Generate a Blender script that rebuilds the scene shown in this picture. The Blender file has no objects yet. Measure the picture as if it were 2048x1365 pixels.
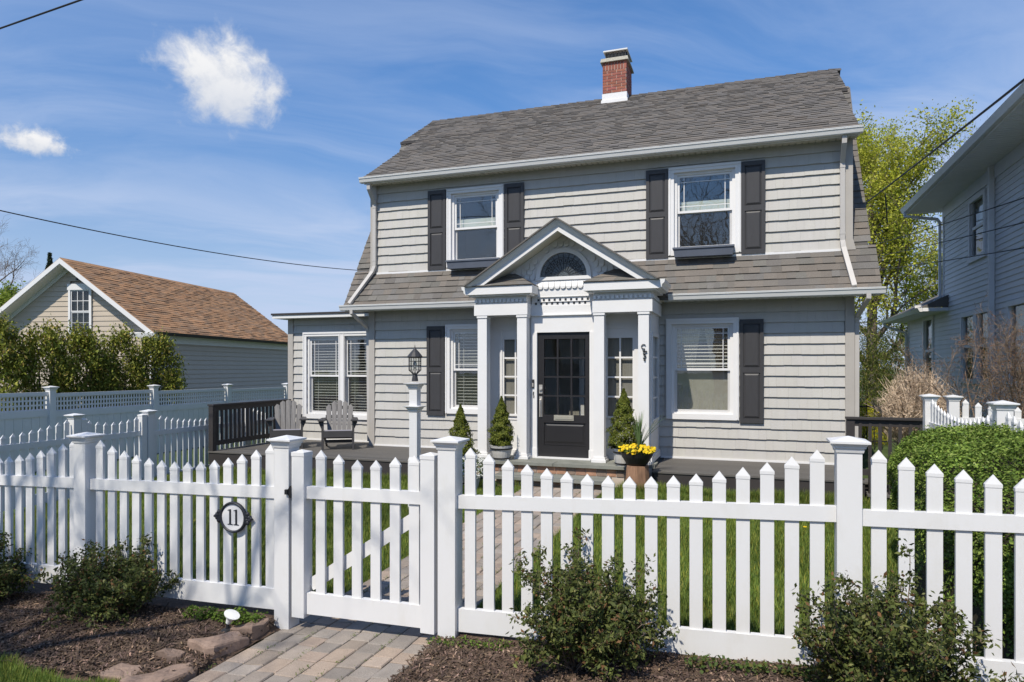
import bpy, math, random
import numpy as np
from math import sin, cos, tan, atan2, radians, pi, sqrt, hypot
from mathutils import Vector, Matrix, Quaternion

random.seed(11)
rng = np.random.default_rng(7)
SC = bpy.context.scene
COL = SC.collection

# ------------------------------------------------------------------ camera
CAM_H = 1.9
YAW = radians(19.07)
cam_d = bpy.data.cameras.new('camera')
cam_d.sensor_width = 36.0
cam_d.lens = 23.99
cam_d.shift_y = 53.5 / 2048.0
cam_d.clip_start = 0.05
cam_d.clip_end = 2000.0
cam = bpy.data.objects.new('camera', cam_d)
COL.objects.link(cam)
cam.location = (0, 0, CAM_H)
cam.rotation_euler = (radians(90), 0, YAW)
SC.camera = cam
SC.render.resolution_x = 1024
SC.render.resolution_y = 682

# ------------------------------------------------------------------ sky, sun, exposure
SUN_EL = radians(52.5)
SUN_AZ = radians(11.5)
world = bpy.data.worlds.new('World')
SC.world = world
world.use_nodes = True
SKY_STRENGTH = 0.105

def build_world():
    nt = world.node_tree
    N, L = nt.nodes, nt.links
    N.clear()
    out = N.new('ShaderNodeOutputWorld')
    bg = N.new('ShaderNodeBackground')
    bg.inputs['Strength'].default_value = SKY_STRENGTH
    L.new(bg.outputs[0], out.inputs[0])
    sky = N.new('ShaderNodeTexSky')
    sky.sky_type = 'NISHITA'
    sky.sun_disc = False
    sky.sun_elevation = SUN_EL
    sky.sun_rotation = pi + SUN_AZ
    sky.air_density = 1.0
    sky.dust_density = 0.25
    sky.ozone_density = 1.6
    tc = N.new('ShaderNodeTexCoord')

    def math_n(op, a, b=None, c=None, clamp=False):
        n = N.new('ShaderNodeMath'); n.operation = op; n.use_clamp = clamp
        for i, v in enumerate((a, b, c)):
            if v is None: continue
            if isinstance(v, (int, float)): n.inputs[i].default_value = v
            else: L.new(v, n.inputs[i])
        return n.outputs[0]

    def vdot(v):
        n = N.new('ShaderNodeVectorMath'); n.operation = 'DOT_PRODUCT'
        L.new(tc.outputs['Generated'], n.inputs[0]); n.inputs[1].default_value = v
        return n.outputs['Value']

    def smooth(x, lo, hi):
        n = N.new('ShaderNodeMapRange'); n.interpolation_type = 'SMOOTHSTEP'; n.clamp = True
        L.new(x, n.inputs['Value']); n.inputs['From Min'].default_value = lo; n.inputs['From Max'].default_value = hi
        return n.outputs[0]

    def comb(x, y, z=0.0):
        n = N.new('ShaderNodeCombineXYZ')
        for i, v in enumerate((x, y, z)):
            if isinstance(v, (int, float)): n.inputs[i].default_value = v
            else: L.new(v, n.inputs[i])
        return n.outputs[0]

    def noise(vec, scale, detail=6, rough=0.55, dist=0.0):
        n = N.new('ShaderNodeTexNoise'); n.inputs['Scale'].default_value = scale
        n.inputs['Detail'].default_value = detail; n.inputs['Roughness'].default_value = rough
        n.inputs['Distortion'].default_value = dist
        L.new(vec, n.inputs['Vector'])
        return n.outputs['Fac']

    # high thin cirrus, drawn on a flat layer overhead
    sep = N.new('ShaderNodeSeparateXYZ'); L.new(tc.outputs['Generated'], sep.inputs[0])
    h = math_n('ADD', math_n('MAXIMUM', sep.outputs['Z'], 0.0), 0.12)
    px = math_n('DIVIDE', sep.outputs['X'], h)
    py = math_n('DIVIDE', sep.outputs['Y'], h)
    u = math_n('ADD', math_n('MULTIPLY', px, 0.80), math_n('MULTIPLY', py, 0.60))
    v = math_n('SUBTRACT', math_n('MULTIPLY', py, 0.80), math_n('MULTIPLY', px, 0.60))
    warp = noise(comb(px, py, 2.0), 0.7, 3, 0.5)
    u = math_n('ADD', u, math_n('MULTIPLY', warp, 1.4))
    v = math_n('ADD', v, math_n('MULTIPLY', warp, 1.1))
    streak = noise(comb(math_n('MULTIPLY', u, 0.40), math_n('MULTIPLY', v, 1.05)), 1.3, 8, 0.60, 0.5)
    patch = noise(comb(math_n('MULTIPLY', u, 0.30), math_n('MULTIPLY', v, 0.45), 4.3), 0.9, 3, 0.5)
    cir = math_n('MULTIPLY', smooth(streak, 0.34, 0.66), smooth(patch, 0.22, 0.54))
    low = smooth(sep.outputs['Z'], 0.50, 0.05)
    cir = math_n('MULTIPLY', cir, math_n('ADD', math_n('MULTIPLY', low, 1.0), 0.36), clamp=True)
    haze = math_n('MULTIPLY', smooth(sep.outputs['Z'], 0.36, -0.02), 0.62)
    cir = math_n('SUBTRACT', 1.0, math_n('MULTIPLY', math_n('SUBTRACT', 1.0, math_n('MULTIPLY', cir, 0.85)), math_n('SUBTRACT', 1.0, haze)))

    # separate fair-weather cumulus: centre direction, half width, half height
    puffs = [((-0.724, 0.808, 0.424), 0.074, 0.062, 0.0),
             ((-0.985, 0.714, 0.330), 0.040, 0.017, 7.0),
             ((0.95, 0.25, 0.40), 0.11, 0.05, 3.0),
             ((0.35, -0.80, 0.45), 0.12, 0.06, 9.0),
             ((-0.75, -0.60, 0.38), 0.13, 0.055, 5.0)]
    cum = None; shade = None
    for d, ra, rb, seed in puffs:
        d = Vector(d).normalized()
        r = d.cross(Vector((0, 0, 1))).normalized()
        up = r.cross(d).normalized()
        den = vdot(d)
        a = math_n('DIVIDE', vdot(r), math_n('MAXIMUM', den, 0.05))
        b = math_n('DIVIDE', vdot(up), math_n('MAXIMUM', den, 0.05))
        vec = comb(a, b, seed)
        n1 = noise(vec, 1.9 / ra, 9, 0.62, 0.3)
        n0 = noise(vec, 0.85 / ra, 2, 0.5, 0.0)
        rr = math_n('SQRT', math_n('ADD', math_n('POWER', math_n('DIVIDE', a, ra), 2.0),
                                   math_n('POWER', math_n('DIVIDE', b, rb), 2.0)))
        q = math_n('ADD', math_n('SUBTRACT', 1.0, rr),
                   math_n('ADD', math_n('MULTIPLY', math_n('SUBTRACT', n1, 0.5), 1.7),
                          math_n('MULTIPLY', math_n('SUBTRACT', n0, 0.5), 0.6)))
        m = math_n('MULTIPLY', smooth(q, -0.12, 0.62), smooth(den, 0.6, 0.8))
        cum = m if cum is None else math_n('MAXIMUM', cum, m)
        s = math_n('MULTIPLY', smooth(math_n('DIVIDE', b, rb), -1.1, 0.5), smooth(noise(vec, 2.6 / ra, 5, 0.6), 0.25, 0.60))
        s = math_n('MULTIPLY', s, m)
        shade = s if shade is None else math_n('MAXIMUM', shade, s)

    def mix(fac, c1, c2):
        n = N.new('ShaderNodeMix'); n.data_type = 'RGBA'; n.clamp_factor = True
        L.new(fac, n.inputs[0])
        for i, c in ((6, c1), (7, c2)):
            if isinstance(c, tuple): n.inputs[i].default_value = c
            else: L.new(c, n.inputs[i])
        return n.outputs[2]
    k = 1.0 / SKY_STRENGTH
    tint = N.new('ShaderNodeMix'); tint.data_type = 'RGBA'; tint.blend_type = 'MULTIPLY'
    tint.inputs[0].default_value = 1.0
    L.new(sky.outputs[0], tint.inputs[6])
    L.new(mix(smooth(sep.outputs['Z'], 0.48, 0.02), (0.66, 1.04, 1.40, 1), (0.62, 0.74, 0.90, 1)), tint.inputs[7])
    c = mix(cir, tint.outputs[2], (0.46 * k, 0.55 * k, 0.74 * k, 1))
    puff = mix(shade, (0.55 * k, 0.59 * k, 0.67 * k, 1), (0.79 * k, 0.79 * k, 0.80 * k, 1))
    c = mix(cum, c, puff)
    L.new(c, bg.inputs['Color'])

build_world()
world.cycles.sampling_method = 'MANUAL'
world.cycles.sample_map_resolution = 256
sun_d = bpy.data.lights.new('sun', 'SUN')
sun_d.energy = 4.4
sun_d.angle = radians(0.53)
sun_d.color = (1.0, 0.925, 0.80)
sun = bpy.data.objects.new('sun', sun_d)
COL.objects.link(sun)
SUN_VEC = Vector((-sin(SUN_AZ) * cos(SUN_EL), -cos(SUN_AZ) * cos(SUN_EL), sin(SUN_EL)))
sun.rotation_euler = SUN_VEC.to_track_quat('Z', 'Y').to_euler()
sun.location = (-4, -12, 20)

SC.view_settings.view_transform = 'Standard'
SC.view_settings.look = 'None'
SC.view_settings.gamma = 1.0
SC.view_settings.exposure = 0.22
SC.render.engine = 'CYCLES'
SC.cycles.use_denoising = True
SC.cycles.max_bounces = 7
SC.cycles.diffuse_bounces = 3
SC.cycles.glossy_bounces = 3
SC.cycles.transmission_bounces = 4
SC.cycles.transparent_max_bounces = 24
SC.cycles.caustics_reflective = False
SC.cycles.caustics_refractive = False

# ------------------------------------------------------------------ helpers
def screen(p):
    c, s = cos(YAW), sin(YAW)
    xc = p[0] * c + p[1] * s
    z = -p[0] * s + p[1] * c
    if z < 0.1: return None
    return 1024 + 1365 * xc / z, 736 - 1365 * (p[2] - CAM_H) / z, z

class MB:
    def __init__(self):
        self.v = []; self.f = []; self.c = []
    def add(self, verts, faces, tint=(1, 1, 1)):
        if isinstance(tint, (int, float)): tint = (tint, tint, tint)
        b = len(self.v)
        self.v.extend([tuple(p) for p in verts])
        self.c.extend([tint] * len(verts))
        self.f.extend([tuple(i + b for i in f) for f in faces])
        return self
    def merge(self, piece):
        return self.add(*piece)
    def box(self, x0, x1, y0, y1, z0, z1, tint=(1, 1, 1)):
        return self.add(*box8(x0, x1, y0, y1, z0, z1), tint)

BOXF = [(0, 3, 2, 1), (4, 5, 6, 7), (0, 1, 5, 4), (1, 2, 6, 5), (2, 3, 7, 6), (3, 0, 4, 7)]

def box8(x0, x1, y0, y1, z0, z1):
    return ([(x0, y0, z0), (x1, y0, z0), (x1, y1, z0), (x0, y1, z0),
             (x0, y0, z1), (x1, y0, z1), (x1, y1, z1), (x0, y1, z1)], BOXF)

def hexa(bottom, top):
    return (list(bottom) + list(top), BOXF)

def prism_x(prof, x0, x1):
    """profile of (y, z) points, counter-clockwise seen from +x, swept along x"""
    n = len(prof)
    v = [(x0, y, z) for y, z in prof] + [(x1, y, z) for y, z in prof]
    f = [tuple(range(n - 1, -1, -1)), tuple(range(n, 2 * n))]
    f += [(i, (i + 1) % n, n + (i + 1) % n, n + i) for i in range(n)]
    return v, f

def prism_y(prof, y0, y1):
    """profile of (x, z) points swept along y"""
    n = len(prof)
    v = [(x, y0, z) for x, z in prof] + [(x, y1, z) for x, z in prof]
    f = [tuple(range(n)), tuple(range(2 * n - 1, n - 1, -1))]
    f += [(i, n + i, n + (i + 1) % n, (i + 1) % n) for i in range(n)]
    return v, f

def prism_z(prof, z0, z1):
    n = len(prof)
    v = [(x, y, z0) for x, y in prof] + [(x, y, z1) for x, y in prof]
    f = [tuple(range(n - 1, -1, -1)), tuple(range(n, 2 * n))]
    f += [(i, (i + 1) % n, n + (i + 1) % n, n + i) for i in range(n)]
    return v, f

def lathe(profile, cx, cy, n=16, a0=0.0):
    """profile of (radius, z) from bottom to top"""
    v = []; f = []
    m = len(profile)
    for r, z in profile:
        for k in range(n):
            a = a0 + 2 * pi * k / n
            v.append((cx + r * cos(a), cy + r * sin(a), z))
    for i in range(m - 1):
        for k in range(n):
            f.append((i * n + k, i * n + (k + 1) % n, (i + 1) * n + (k + 1) % n, (i + 1) * n + k))
    f.append(tuple(range(n - 1, -1, -1)))
    f.append(tuple((m - 1) * n + k for k in range(n)))
    return v, f

def tube(pts, rad, n=6):
    pts = [Vector(p) for p in pts]
    if not hasattr(rad, '__len__'): rad = [rad] * len(pts)
    v = []; f = []
    ref = None
    for i, p in enumerate(pts):
        d = (pts[min(i + 1, len(pts) - 1)] - pts[max(i - 1, 0)])
        if d.length < 1e-9: d = Vector((0, 0, 1))
        d.normalize()
        if ref is None:
            ref = Vector((1, 0, 0)) if abs(d.x) < 0.8 else Vector((0, 1, 0))
        a = (ref - d * ref.dot(d)).normalized()
        ref = a
        b = d.cross(a)
        for k in range(n):
            t = 2 * pi * k / n
            v.append(tuple(p + (a * cos(t) + b * sin(t)) * rad[i]))
    for i in range(len(pts) - 1):
        for k in range(n):
            f.append((i * n + k, i * n + (k + 1) % n, (i + 1) * n + (k + 1) % n, (i + 1) * n + k))
    f.append(tuple(range(n - 1, -1, -1)))
    f.append(tuple((len(pts) - 1) * n + k for k in range(n)))
    return v, f

def rect_tube(pts, w, d, wdir=(1, 0, 0)):
    """rectangular pipe: w along wdir, d across"""
    pts = [Vector(p) for p in pts]; wd = Vector(wdir)
    v = []; f = []
    for i, p in enumerate(pts):
        t = Vector((0, 0, 0))
        if i > 0: t += (pts[i] - pts[i - 1]).normalized()
        if i < len(pts) - 1: t += (pts[i + 1] - pts[i]).normalized()
        t.normalize()
        a = (wd - t * wd.dot(t)).normalized()
        b = t.cross(a)
        for sa, sb in ((-1, -1), (1, -1), (1, 1), (-1, 1)):
            v.append(tuple(p + a * sa * w / 2 + b * sb * d / 2))
    for i in range(len(pts) - 1):
        for k in range(4):
            f.append((i * 4 + k, i * 4 + (k + 1) % 4, (i + 1) * 4 + (k + 1) % 4, (i + 1) * 4 + k))
    f.append((3, 2, 1, 0)); m = (len(pts) - 1) * 4
    f.append((m, m + 1, m + 2, m + 3))
    return v, f

def moved(piece, mtx):
    v, f = piece[0], piece[1]
    return [tuple(mtx @ Vector(p)) for p in v], f

ORG = {}

def set_tint(me, cols):
    at = me.color_attributes.new('tint', 'FLOAT_COLOR', 'POINT')
    a = np.ones((len(cols), 4), dtype=np.float32)
    a[:, :3] = np.asarray(cols, dtype=np.float32)
    at.data.foreach_set('color', a.ravel())

def mesh_from(name, verts, faces, cols, mat, smooth=False):
    me = bpy.data.meshes.new(name)
    me.from_pydata(verts, [], faces)
    if cols is not None: set_tint(me, cols)
    me.materials.append(mat)
    if smooth:
        me.polygons.foreach_set('use_smooth', [True] * len(me.polygons))
    me.validate()
    return me

def obj(name, mb, mat, parent, smooth=False, kind=None, label=None):
    """one mesh as a part under its thing (or as a sub-part under a part)"""
    o0 = ORG[parent.name]
    vs = [(x - o0[0], y - o0[1], z - o0[2]) for x, y, z in mb.v]
    o = bpy.data.objects.new(name, mesh_from(name, vs, mb.f, mb.c, mat, smooth))
    COL.objects.link(o)
    o.parent = parent
    ORG[o.name] = o0
    if kind: o['kind'] = kind
    if label: o['label'] = label
    return o

def tag(o, label=None, cat=None, group=None, kind=None):
    if label: o['label'] = label
    if cat: o['category'] = cat
    if group: o['group'] = group
    if kind: o['kind'] = kind
    return o

def thing(name, label, cat, loc, group=None, rotz=0.0):
    o = bpy.data.objects.new(name, None)
    o.empty_display_size = 0.2
    COL.objects.link(o)
    o.location = loc
    o.rotation_euler = (0, 0, rotz)
    ORG[o.name] = tuple(loc) if rotz == 0.0 else (0.0, 0.0, 0.0)
    return tag(o, label, cat, group)

def top(name, mb, mat, label=None, cat=None, group=None, kind=None, smooth=False):
    """a top-level thing (or piece of the setting) that is one mesh"""
    a = np.array(mb.v)
    lo, hi = a.min(0), a.max(0)
    o0 = ((lo[0] + hi[0]) / 2, (lo[1] + hi[1]) / 2, lo[2])
    vs = [(x - o0[0], y - o0[1], z - o0[2]) for x, y, z in mb.v]
    o = bpy.data.objects.new(name, mesh_from(name, vs, mb.f, mb.c, mat, smooth))
    COL.objects.link(o)
    o.location = o0
    ORG[o.name] = o0
    return tag(o, label, cat, group, kind)

def np_obj(name, V, F, cols, mat, parent=None, kind=None, smooth=False, label=None, cat=None, group=None):
    """big mesh from arrays: V (n,3), F (m,k), cols (n,3)"""
    V = np.asarray(V, dtype=np.float32); F = np.asarray(F, dtype=np.int32)
    if parent is not None: o0 = np.array(ORG[parent.name])
    else:
        lo, hi = V.min(0), V.max(0); o0 = np.array(((lo[0] + hi[0]) / 2, (lo[1] + hi[1]) / 2, lo[2]))
    V = V - o0.astype(np.float32)
    me = bpy.data.meshes.new(name)
    m, k = F.shape
    me.vertices.add(len(V)); me.vertices.foreach_set('co', V.ravel())
    me.loops.add(m * k); me.loops.foreach_set('vertex_index', F.ravel())
    me.polygons.add(m); me.polygons.foreach_set('loop_start', np.arange(0, m * k, k, dtype=np.int32))
    try: me.polygons.foreach_set('loop_total', np.full(m, k, dtype=np.int32))
    except Exception: pass
    if smooth: me.polygons.foreach_set('use_smooth', np.ones(m, dtype=bool))
    if cols is not None: set_tint(me, cols)
    me.materials.append(mat)
    me.update(calc_edges=True)
    o = bpy.data.objects.new(name, me)
    COL.objects.link(o)
    if parent is not None: o.parent = parent
    else: o.location = tuple(float(t) for t in o0)
    ORG[o.name] = tuple(float(t) for t in o0)
    return tag(o, label, cat, group, kind)

def pieces(name, parent, mat, plist, rest, limit=300):
    """the pieces that show largest become parts of their own, the others one joined part"""
    def size(p):
        a = np.array(p[0]); s = screen(a.mean(0))
        if s is None: return 0
        x, y, z = s
        d = float(np.linalg.norm(a.max(0) - a.min(0)))
        if not (-30 < x < 2078 and -30 < y < 1395): return d / z * 0.01
        return d / z
    order = sorted(range(len(plist)), key=lambda i: -size(plist[i]))
    for i in order[:limit]:
        mb = MB(); mb.merge(plist[i]); obj(name, mb, mat, parent)
    if len(order) > limit:
        mb = MB()
        for i in order[limit:]: mb.merge(plist[i])
        obj(rest, mb, mat, parent, kind='stuff')

# ------------------------------------------------------------------ materials
def pmat(name, base, rough=0.6, var=0.12, vscale=6.0, bump=0.0, bscale=60.0, spec=0.4, stretch=(1, 1, 1),
         tint=True, metal=0.0, fine=0.0, fscale=200.0, dirt=None, translucent=0.0):
    m = bpy.data.materials.new(name); m.use_nodes = True
    N, L = m.node_tree.nodes, m.node_tree.links
    b = N['Principled BSDF']
    out = N['Material Output']
    b.inputs['Roughness'].default_value = rough
    b.inputs['Metallic'].default_value = metal
    b.inputs['Specular IOR Level'].default_value = spec
    tc = N.new('ShaderNodeTexCoord')
    mp = N.new('ShaderNodeMapping'); mp.inputs['Scale'].default_value = stretch
    L.new(tc.outputs['Object'], mp.inputs[0])
    def nz(scale, detail=5, rough_=0.55):
        n = N.new('ShaderNodeTexNoise'); n.inputs['Scale'].default_value = scale
        n.inputs['Detail'].default_value = detail; n.inputs['Roughness'].default_value = rough_
        L.new(mp.outputs[0], n.inputs['Vector']); return n.outputs['Fac']
    def rng_(x, lo, hi, fmin=0.25, fmax=0.75):
        n = N.new('ShaderNodeMapRange'); L.new(x, n.inputs['Value'])
        n.inputs['From Min'].default_value = fmin; n.inputs['From Max'].default_value = fmax
        n.inputs['To Min'].default_value = lo; n.inputs['To Max'].default_value = hi
        return n.outputs[0]
    def mul(c, f):
        n = N.new('ShaderNodeMix'); n.data_type = 'RGBA'; n.blend_type = 'MULTIPLY'; n.inputs[0].default_value = 1.0
        if isinstance(c, tuple): n.inputs[6].default_value = c
        else: L.new(c, n.inputs[6])
        L.new(f, n.inputs[7]); return n.outputs[2]
    c = (base[0], base[1], base[2], 1.0)
    if var > 0: c = mul(c, rng_(nz(vscale), 1 - var, 1 + var))
    if fine > 0: c = mul(c, rng_(nz(fscale, 2), 1 - fine, 1 + fine))
    if dirt:
        dn = N.new('ShaderNodeMix'); dn.data_type = 'RGBA'
        L.new(rng_(nz(dirt[1], 8, 0.7), 0.0, dirt[2], 0.52, 0.78), dn.inputs[0])
        if isinstance(c, tuple): dn.inputs[6].default_value = c
        else: L.new(c, dn.inputs[6])
        dn.inputs[7].default_value = (*dirt[0], 1.0)
        c = dn.outputs[2]
    if tint:
        at = N.new('ShaderNodeAttribute'); at.attribute_name = 'tint'
        c = mul(c, at.outputs['Color'])
    if isinstance(c, tuple): b.inputs['Base Color'].default_value = c
    else: L.new(c, b.inputs['Base Color'])
    if bump > 0:
        bp = N.new('ShaderNodeBump'); bp.inputs['Strength'].default_value = bump
        bp.inputs['Distance'].default_value = 0.01
        L.new(nz(bscale, 6, 0.6), bp.inputs['Height'])
        L.new(bp.outputs[0], b.inputs['Normal'])
    if translucent > 0:
        t = N.new('ShaderNodeBsdfTranslucent')
        if isinstance(c, tuple): t.inputs['Color'].default_value = c
        else: L.new(c, t.inputs['Color'])
        mx = N.new('ShaderNodeMixShader'); mx.inputs[0].default_value = translucent
        L.new(b.outputs[0], mx.inputs[1]); L.new(t.outputs[0], mx.inputs[2])
        L.new(mx.outputs[0], out.inputs['Surface'])
    return m

def glass_mat(name, tintc=(0.95, 0.96, 0.95), boost=0.95, add=0.115, rough=0.012):
    m = bpy.data.materials.new(name); m.use_nodes = True
    N, L = m.node_tree.nodes, m.node_tree.links
    N.remove(N['Principled BSDF'])
    fr = N.new('ShaderNodeLayerWeight'); fr.inputs['Blend'].default_value = 0.5      # the same from both sides of the pane
    pw = N.new('ShaderNodeMath'); pw.operation = 'POWER'; pw.inputs[1].default_value = 5.0
    L.new(fr.outputs['Facing'], pw.inputs[0])
    ml = N.new('ShaderNodeMath'); ml.operation = 'MULTIPLY_ADD'; ml.use_clamp = True
    L.new(pw.outputs[0], ml.inputs[0]); ml.inputs[1].default_value = boost; ml.inputs[2].default_value = add
    t = N.new('ShaderNodeBsdfTransparent'); t.inputs[0].default_value = (*tintc, 1)
    g = N.new('ShaderNodeBsdfGlossy'); g.inputs['Roughness'].default_value = rough
    tc = N.new('ShaderNodeTexCoord')
    n = N.new('ShaderNodeTexNoise'); n.inputs['Scale'].default_value = 3.0; n.inputs['Detail'].default_value = 2
    L.new(tc.outputs['Object'], n.inputs['Vector'])
    bp = N.new('ShaderNodeBump'); bp.inputs['Strength'].default_value = 0.05; bp.inputs['Distance'].default_value = 0.02
    L.new(n.outputs['Fac'], bp.inputs['Height']); L.new(bp.outputs[0], g.inputs['Normal'])
    mx = N.new('ShaderNodeMixShader')
    L.new(ml.outputs[0], mx.inputs[0]); L.new(t.outputs[0], mx.inputs[1]); L.new(g.outputs[0], mx.inputs[2])
    L.new(mx.outputs[0], N['Material Output'].inputs['Surface'])
    return m

def screen_mat(name, col, through):
    m = bpy.data.materials.new(name); m.use_nodes = True
    N, L = m.node_tree.nodes, m.node_tree.links
    b = N['Principled BSDF']; b.inputs['Base Color'].default_value = (*col, 1); b.inputs['Roughness'].default_value = 0.7
    t = N.new('ShaderNodeBsdfTransparent')
    mx = N.new('ShaderNodeMixShader'); mx.inputs[0].default_value = through
    L.new(b.outputs[0], mx.inputs[1]); L.new(t.outputs[0], mx.inputs[2])
    L.new(mx.outputs[0], N['Material Output'].inputs['Surface'])
    return m

M = {}
M['vinyl'] = pmat('white_vinyl', (0.68, 0.68, 0.685), 0.38, 0.035, 2.5, bump=0.04, bscale=30, spec=0.45,
                  stretch=(1, 1, 0.35), dirt=((0.50, 0.48, 0.42), 5.0, 0.34))
M['trim'] = pmat('white_trim_paint', (0.72, 0.715, 0.715), 0.5, 0.03, 3.0, bump=0.05, bscale=40,
                 dirt=((0.6, 0.58, 0.53), 4.0, 0.10))
M['siding'] = pmat('grey_shake_vinyl', (0.455, 0.442, 0.418), 0.62, 0.04, 1.7, bump=0.12, bscale=46, stretch=(6, 6, 0.7),
                   fine=0.05, fscale=40)
M['taupe'] = pmat('taupe_corner_trim', (0.40, 0.375, 0.345), 0.55, 0.05, 3.0)
M['shutter'] = pmat('charcoal_shutter', (0.046, 0.045, 0.048), 0.5, 0.08, 4.0, bump=0.08, bscale=60, stretch=(8, 8, 1))
M['black_door'] = pmat('black_door_paint', (0.024, 0.023, 0.025), 0.32, 0.08, 3.0)
M['slate'] = pmat('slate_blue_box', (0.10, 0.115, 0.15), 0.55, 0.12, 3.0)
M['gutter'] = pmat('gutter_white', (0.70, 0.70, 0.69), 0.35, 0.05, 3.0, dirt=((0.5, 0.49, 0.45), 3.0, 0.25))
M['soffit'] = pmat('soffit_cream', (0.66, 0.63, 0.54), 0.6, 0.05, 3.0)
M['leader'] = pmat('downspout_taupe', (0.47, 0.45, 0.43), 0.4, 0.05, 3.0)
M['shingle'] = pmat('asphalt_shingle', (0.152, 0.142, 0.132), 0.92, 0.06, 1.2, bump=0.5, bscale=260, fine=0.28, fscale=120, spec=0.15)
M['brown_shingle'] = pmat('brown_shingle', (0.31, 0.192, 0.115), 0.92, 0.15, 0.8, bump=0.4, bscale=200, fine=0.25, fscale=90, spec=0.15)
M['dark'] = pmat('dark_interior', (0.035, 0.034, 0.033), 0.9, 0.2, 2.0)
M['room'] = pmat('interior_wall', (0.16, 0.155, 0.145), 0.9, 0.25, 1.3)
M['blind'] = pmat('white_blind', (0.72, 0.71, 0.68), 0.5, 0.04, 3.0)
M['curtain'] = pmat('cream_curtain', (0.55, 0.52, 0.45), 0.8, 0.10, 9.0)
M['sheer'] = pmat('sheer_panel', (0.30, 0.285, 0.25), 0.9, 0.15, 6.0, stretch=(6, 6, .5))
M['shade'] = pmat('pale_shade', (0.62, 0.66, 0.60), 0.8, 0.08, 3.0)
M['glass'] = glass_mat('window_glass')
M['glass_dark'] = glass_mat('door_glass', (0.80, 0.81, 0.80), 0.95, 0.06)
M['leaded'] = pmat('leaded_glass', (0.075, 0.085, 0.09), 0.12, 0.7, 38.0, bump=0.5, bscale=26, spec=0.9)
M['mesh'] = screen_mat('insect_screen', (0.07, 0.07, 0.072), 0.84)
M['brick'] = pmat('red_brick', (0.30, 0.105, 0.075), 0.85, 0.2, 9.0, bump=0.4, bscale=90, fine=0.15, fscale=80)
M['mortar'] = pmat('mortar', (0.52, 0.44, 0.38), 0.9, 0.1, 20.0)
M['concrete'] = pmat('concrete', (0.40, 0.38, 0.32), 0.9, 0.3, 30.0, bump=0.4, bscale=80)
M['bluestone'] = pmat('bluestone', (0.20, 0.205, 0.18), 0.75, 0.2, 5.0, bump=0.25, bscale=50)
M['steel_dark'] = pmat('dark_metal', (0.05, 0.055, 0.06), 0.4, 0.15, 6.0, metal=0.5)
M['lamp_metal'] = pmat('lantern_metal', (0.032, 0.032, 0.035), 0.5, 0.15, 20.0)
M['nickel'] = pmat('brushed_nickel', (0.66, 0.62, 0.57), 0.3, 0.05, 10.0, metal=0.55)
M['brass'] = pmat('mail_slot_metal', (0.62, 0.58, 0.48), 0.32, 0.06, 10.0, metal=0.6)
M['black'] = pmat('black_metal', (0.018, 0.018, 0.02), 0.45, 0.1, 8.0)
M['deck'] = pmat('dark_deck_board', (0.105, 0.098, 0.090), 0.7, 0.16, 3.0, bump=0.3, bscale=40, stretch=(0.6, 9, 9), fine=0.12, fscale=60)
M['railing'] = pmat('dark_railing', (0.040, 0.035, 0.034), 0.55, 0.12, 4.0)
M['chair'] = pmat('grey_poly_lumber', (0.16, 0.152, 0.148), 0.55, 0.12, 3.0, bump=0.2, bscale=30, stretch=(10, 10, 1))
M['chair_dark'] = pmat('dark_poly_lumber', (0.060, 0.057, 0.058), 0.5, 0.12, 3.0)
M['lit_slat'] = pmat('seat_slat', (0.30, 0.29, 0.33), 0.7, 0.08, 3.0)  # sunlit tone of the front seat slats, put into the colour
M['paver'] = pmat('tumbled_paver', (0.31, 0.268, 0.232), 0.9, 0.12, 9.0, bump=0.6, bscale=120, fine=0.26, fscale=170, spec=0.2)
M['step_brick'] = pmat('step_brick', (0.26, 0.19, 0.15), 0.9, 0.2, 12.0, bump=0.5, bscale=90, fine=0.2, fscale=120)
M['joint'] = pmat('joint_sand', (0.13, 0.11, 0.085), 0.95, 0.3, 20.0)
M['soil'] = pmat('soil', (0.075, 0.062, 0.040), 0.95, 0.3, 6.0, bump=0.5, bscale=60)
M['turf'] = pmat('turf_ground', (0.055, 0.085, 0.022), 0.95, 0.35, 2.0, bump=0.4, bscale=40)
M['mulch'] = pmat('bark_mulch', (0.088, 0.058, 0.041), 0.95, 0.35, 8.0, bump=1.0, bscale=70, fine=0.4, fscale=90)
M['chip'] = pmat('mulch_chip', (0.122, 0.083, 0.060), 0.9, 0.25, 30.0)
M['asphalt'] = pmat('asphalt', (0.055, 0.055, 0.056), 0.9, 0.15, 3.0, bump=0.4, bscale=150)
M['walk'] = pmat('sidewalk', (0.36, 0.35, 0.33), 0.9, 0.12, 2.0, bump=0.3, bscale=80)
M['rock'] = pmat('field_stone', (0.215, 0.155, 0.122), 0.85, 0.3, 7.0, bump=0.8, bscale=22, fine=0.15, fscale=60)
M['garage_siding'] = pmat('beige_vinyl', (0.48, 0.41, 0.33), 0.55, 0.04, 2.0)
M['neighbour_siding'] = pmat('blue_grey_siding', (0.74, 0.745, 0.75), 0.6, 0.05, 2.0)
M['neighbour_trim'] = pmat('pale_blue_trim', (0.76, 0.765, 0.78), 0.55, 0.05, 3.0)
M['grass'] = pmat('grass_blade', (0.160, 0.225, 0.045), 0.6, 0.12, 1.2, spec=0.25, translucent=0.35)
M['leaf'] = pmat('leaf', (1, 1, 1), 0.62, 0.0, 1.0, spec=0.16, translucent=0.22)
M['soft_leaf'] = pmat('soft_leaf', (1, 1, 1), 0.6, 0.0, 1.0, spec=0.2, translucent=0.4)
M['bark'] = pmat('bark', (0.13, 0.105, 0.085), 0.9, 0.3, 12.0, bump=0.6, bscale=40, stretch=(1, 1, 0.3))
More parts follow.
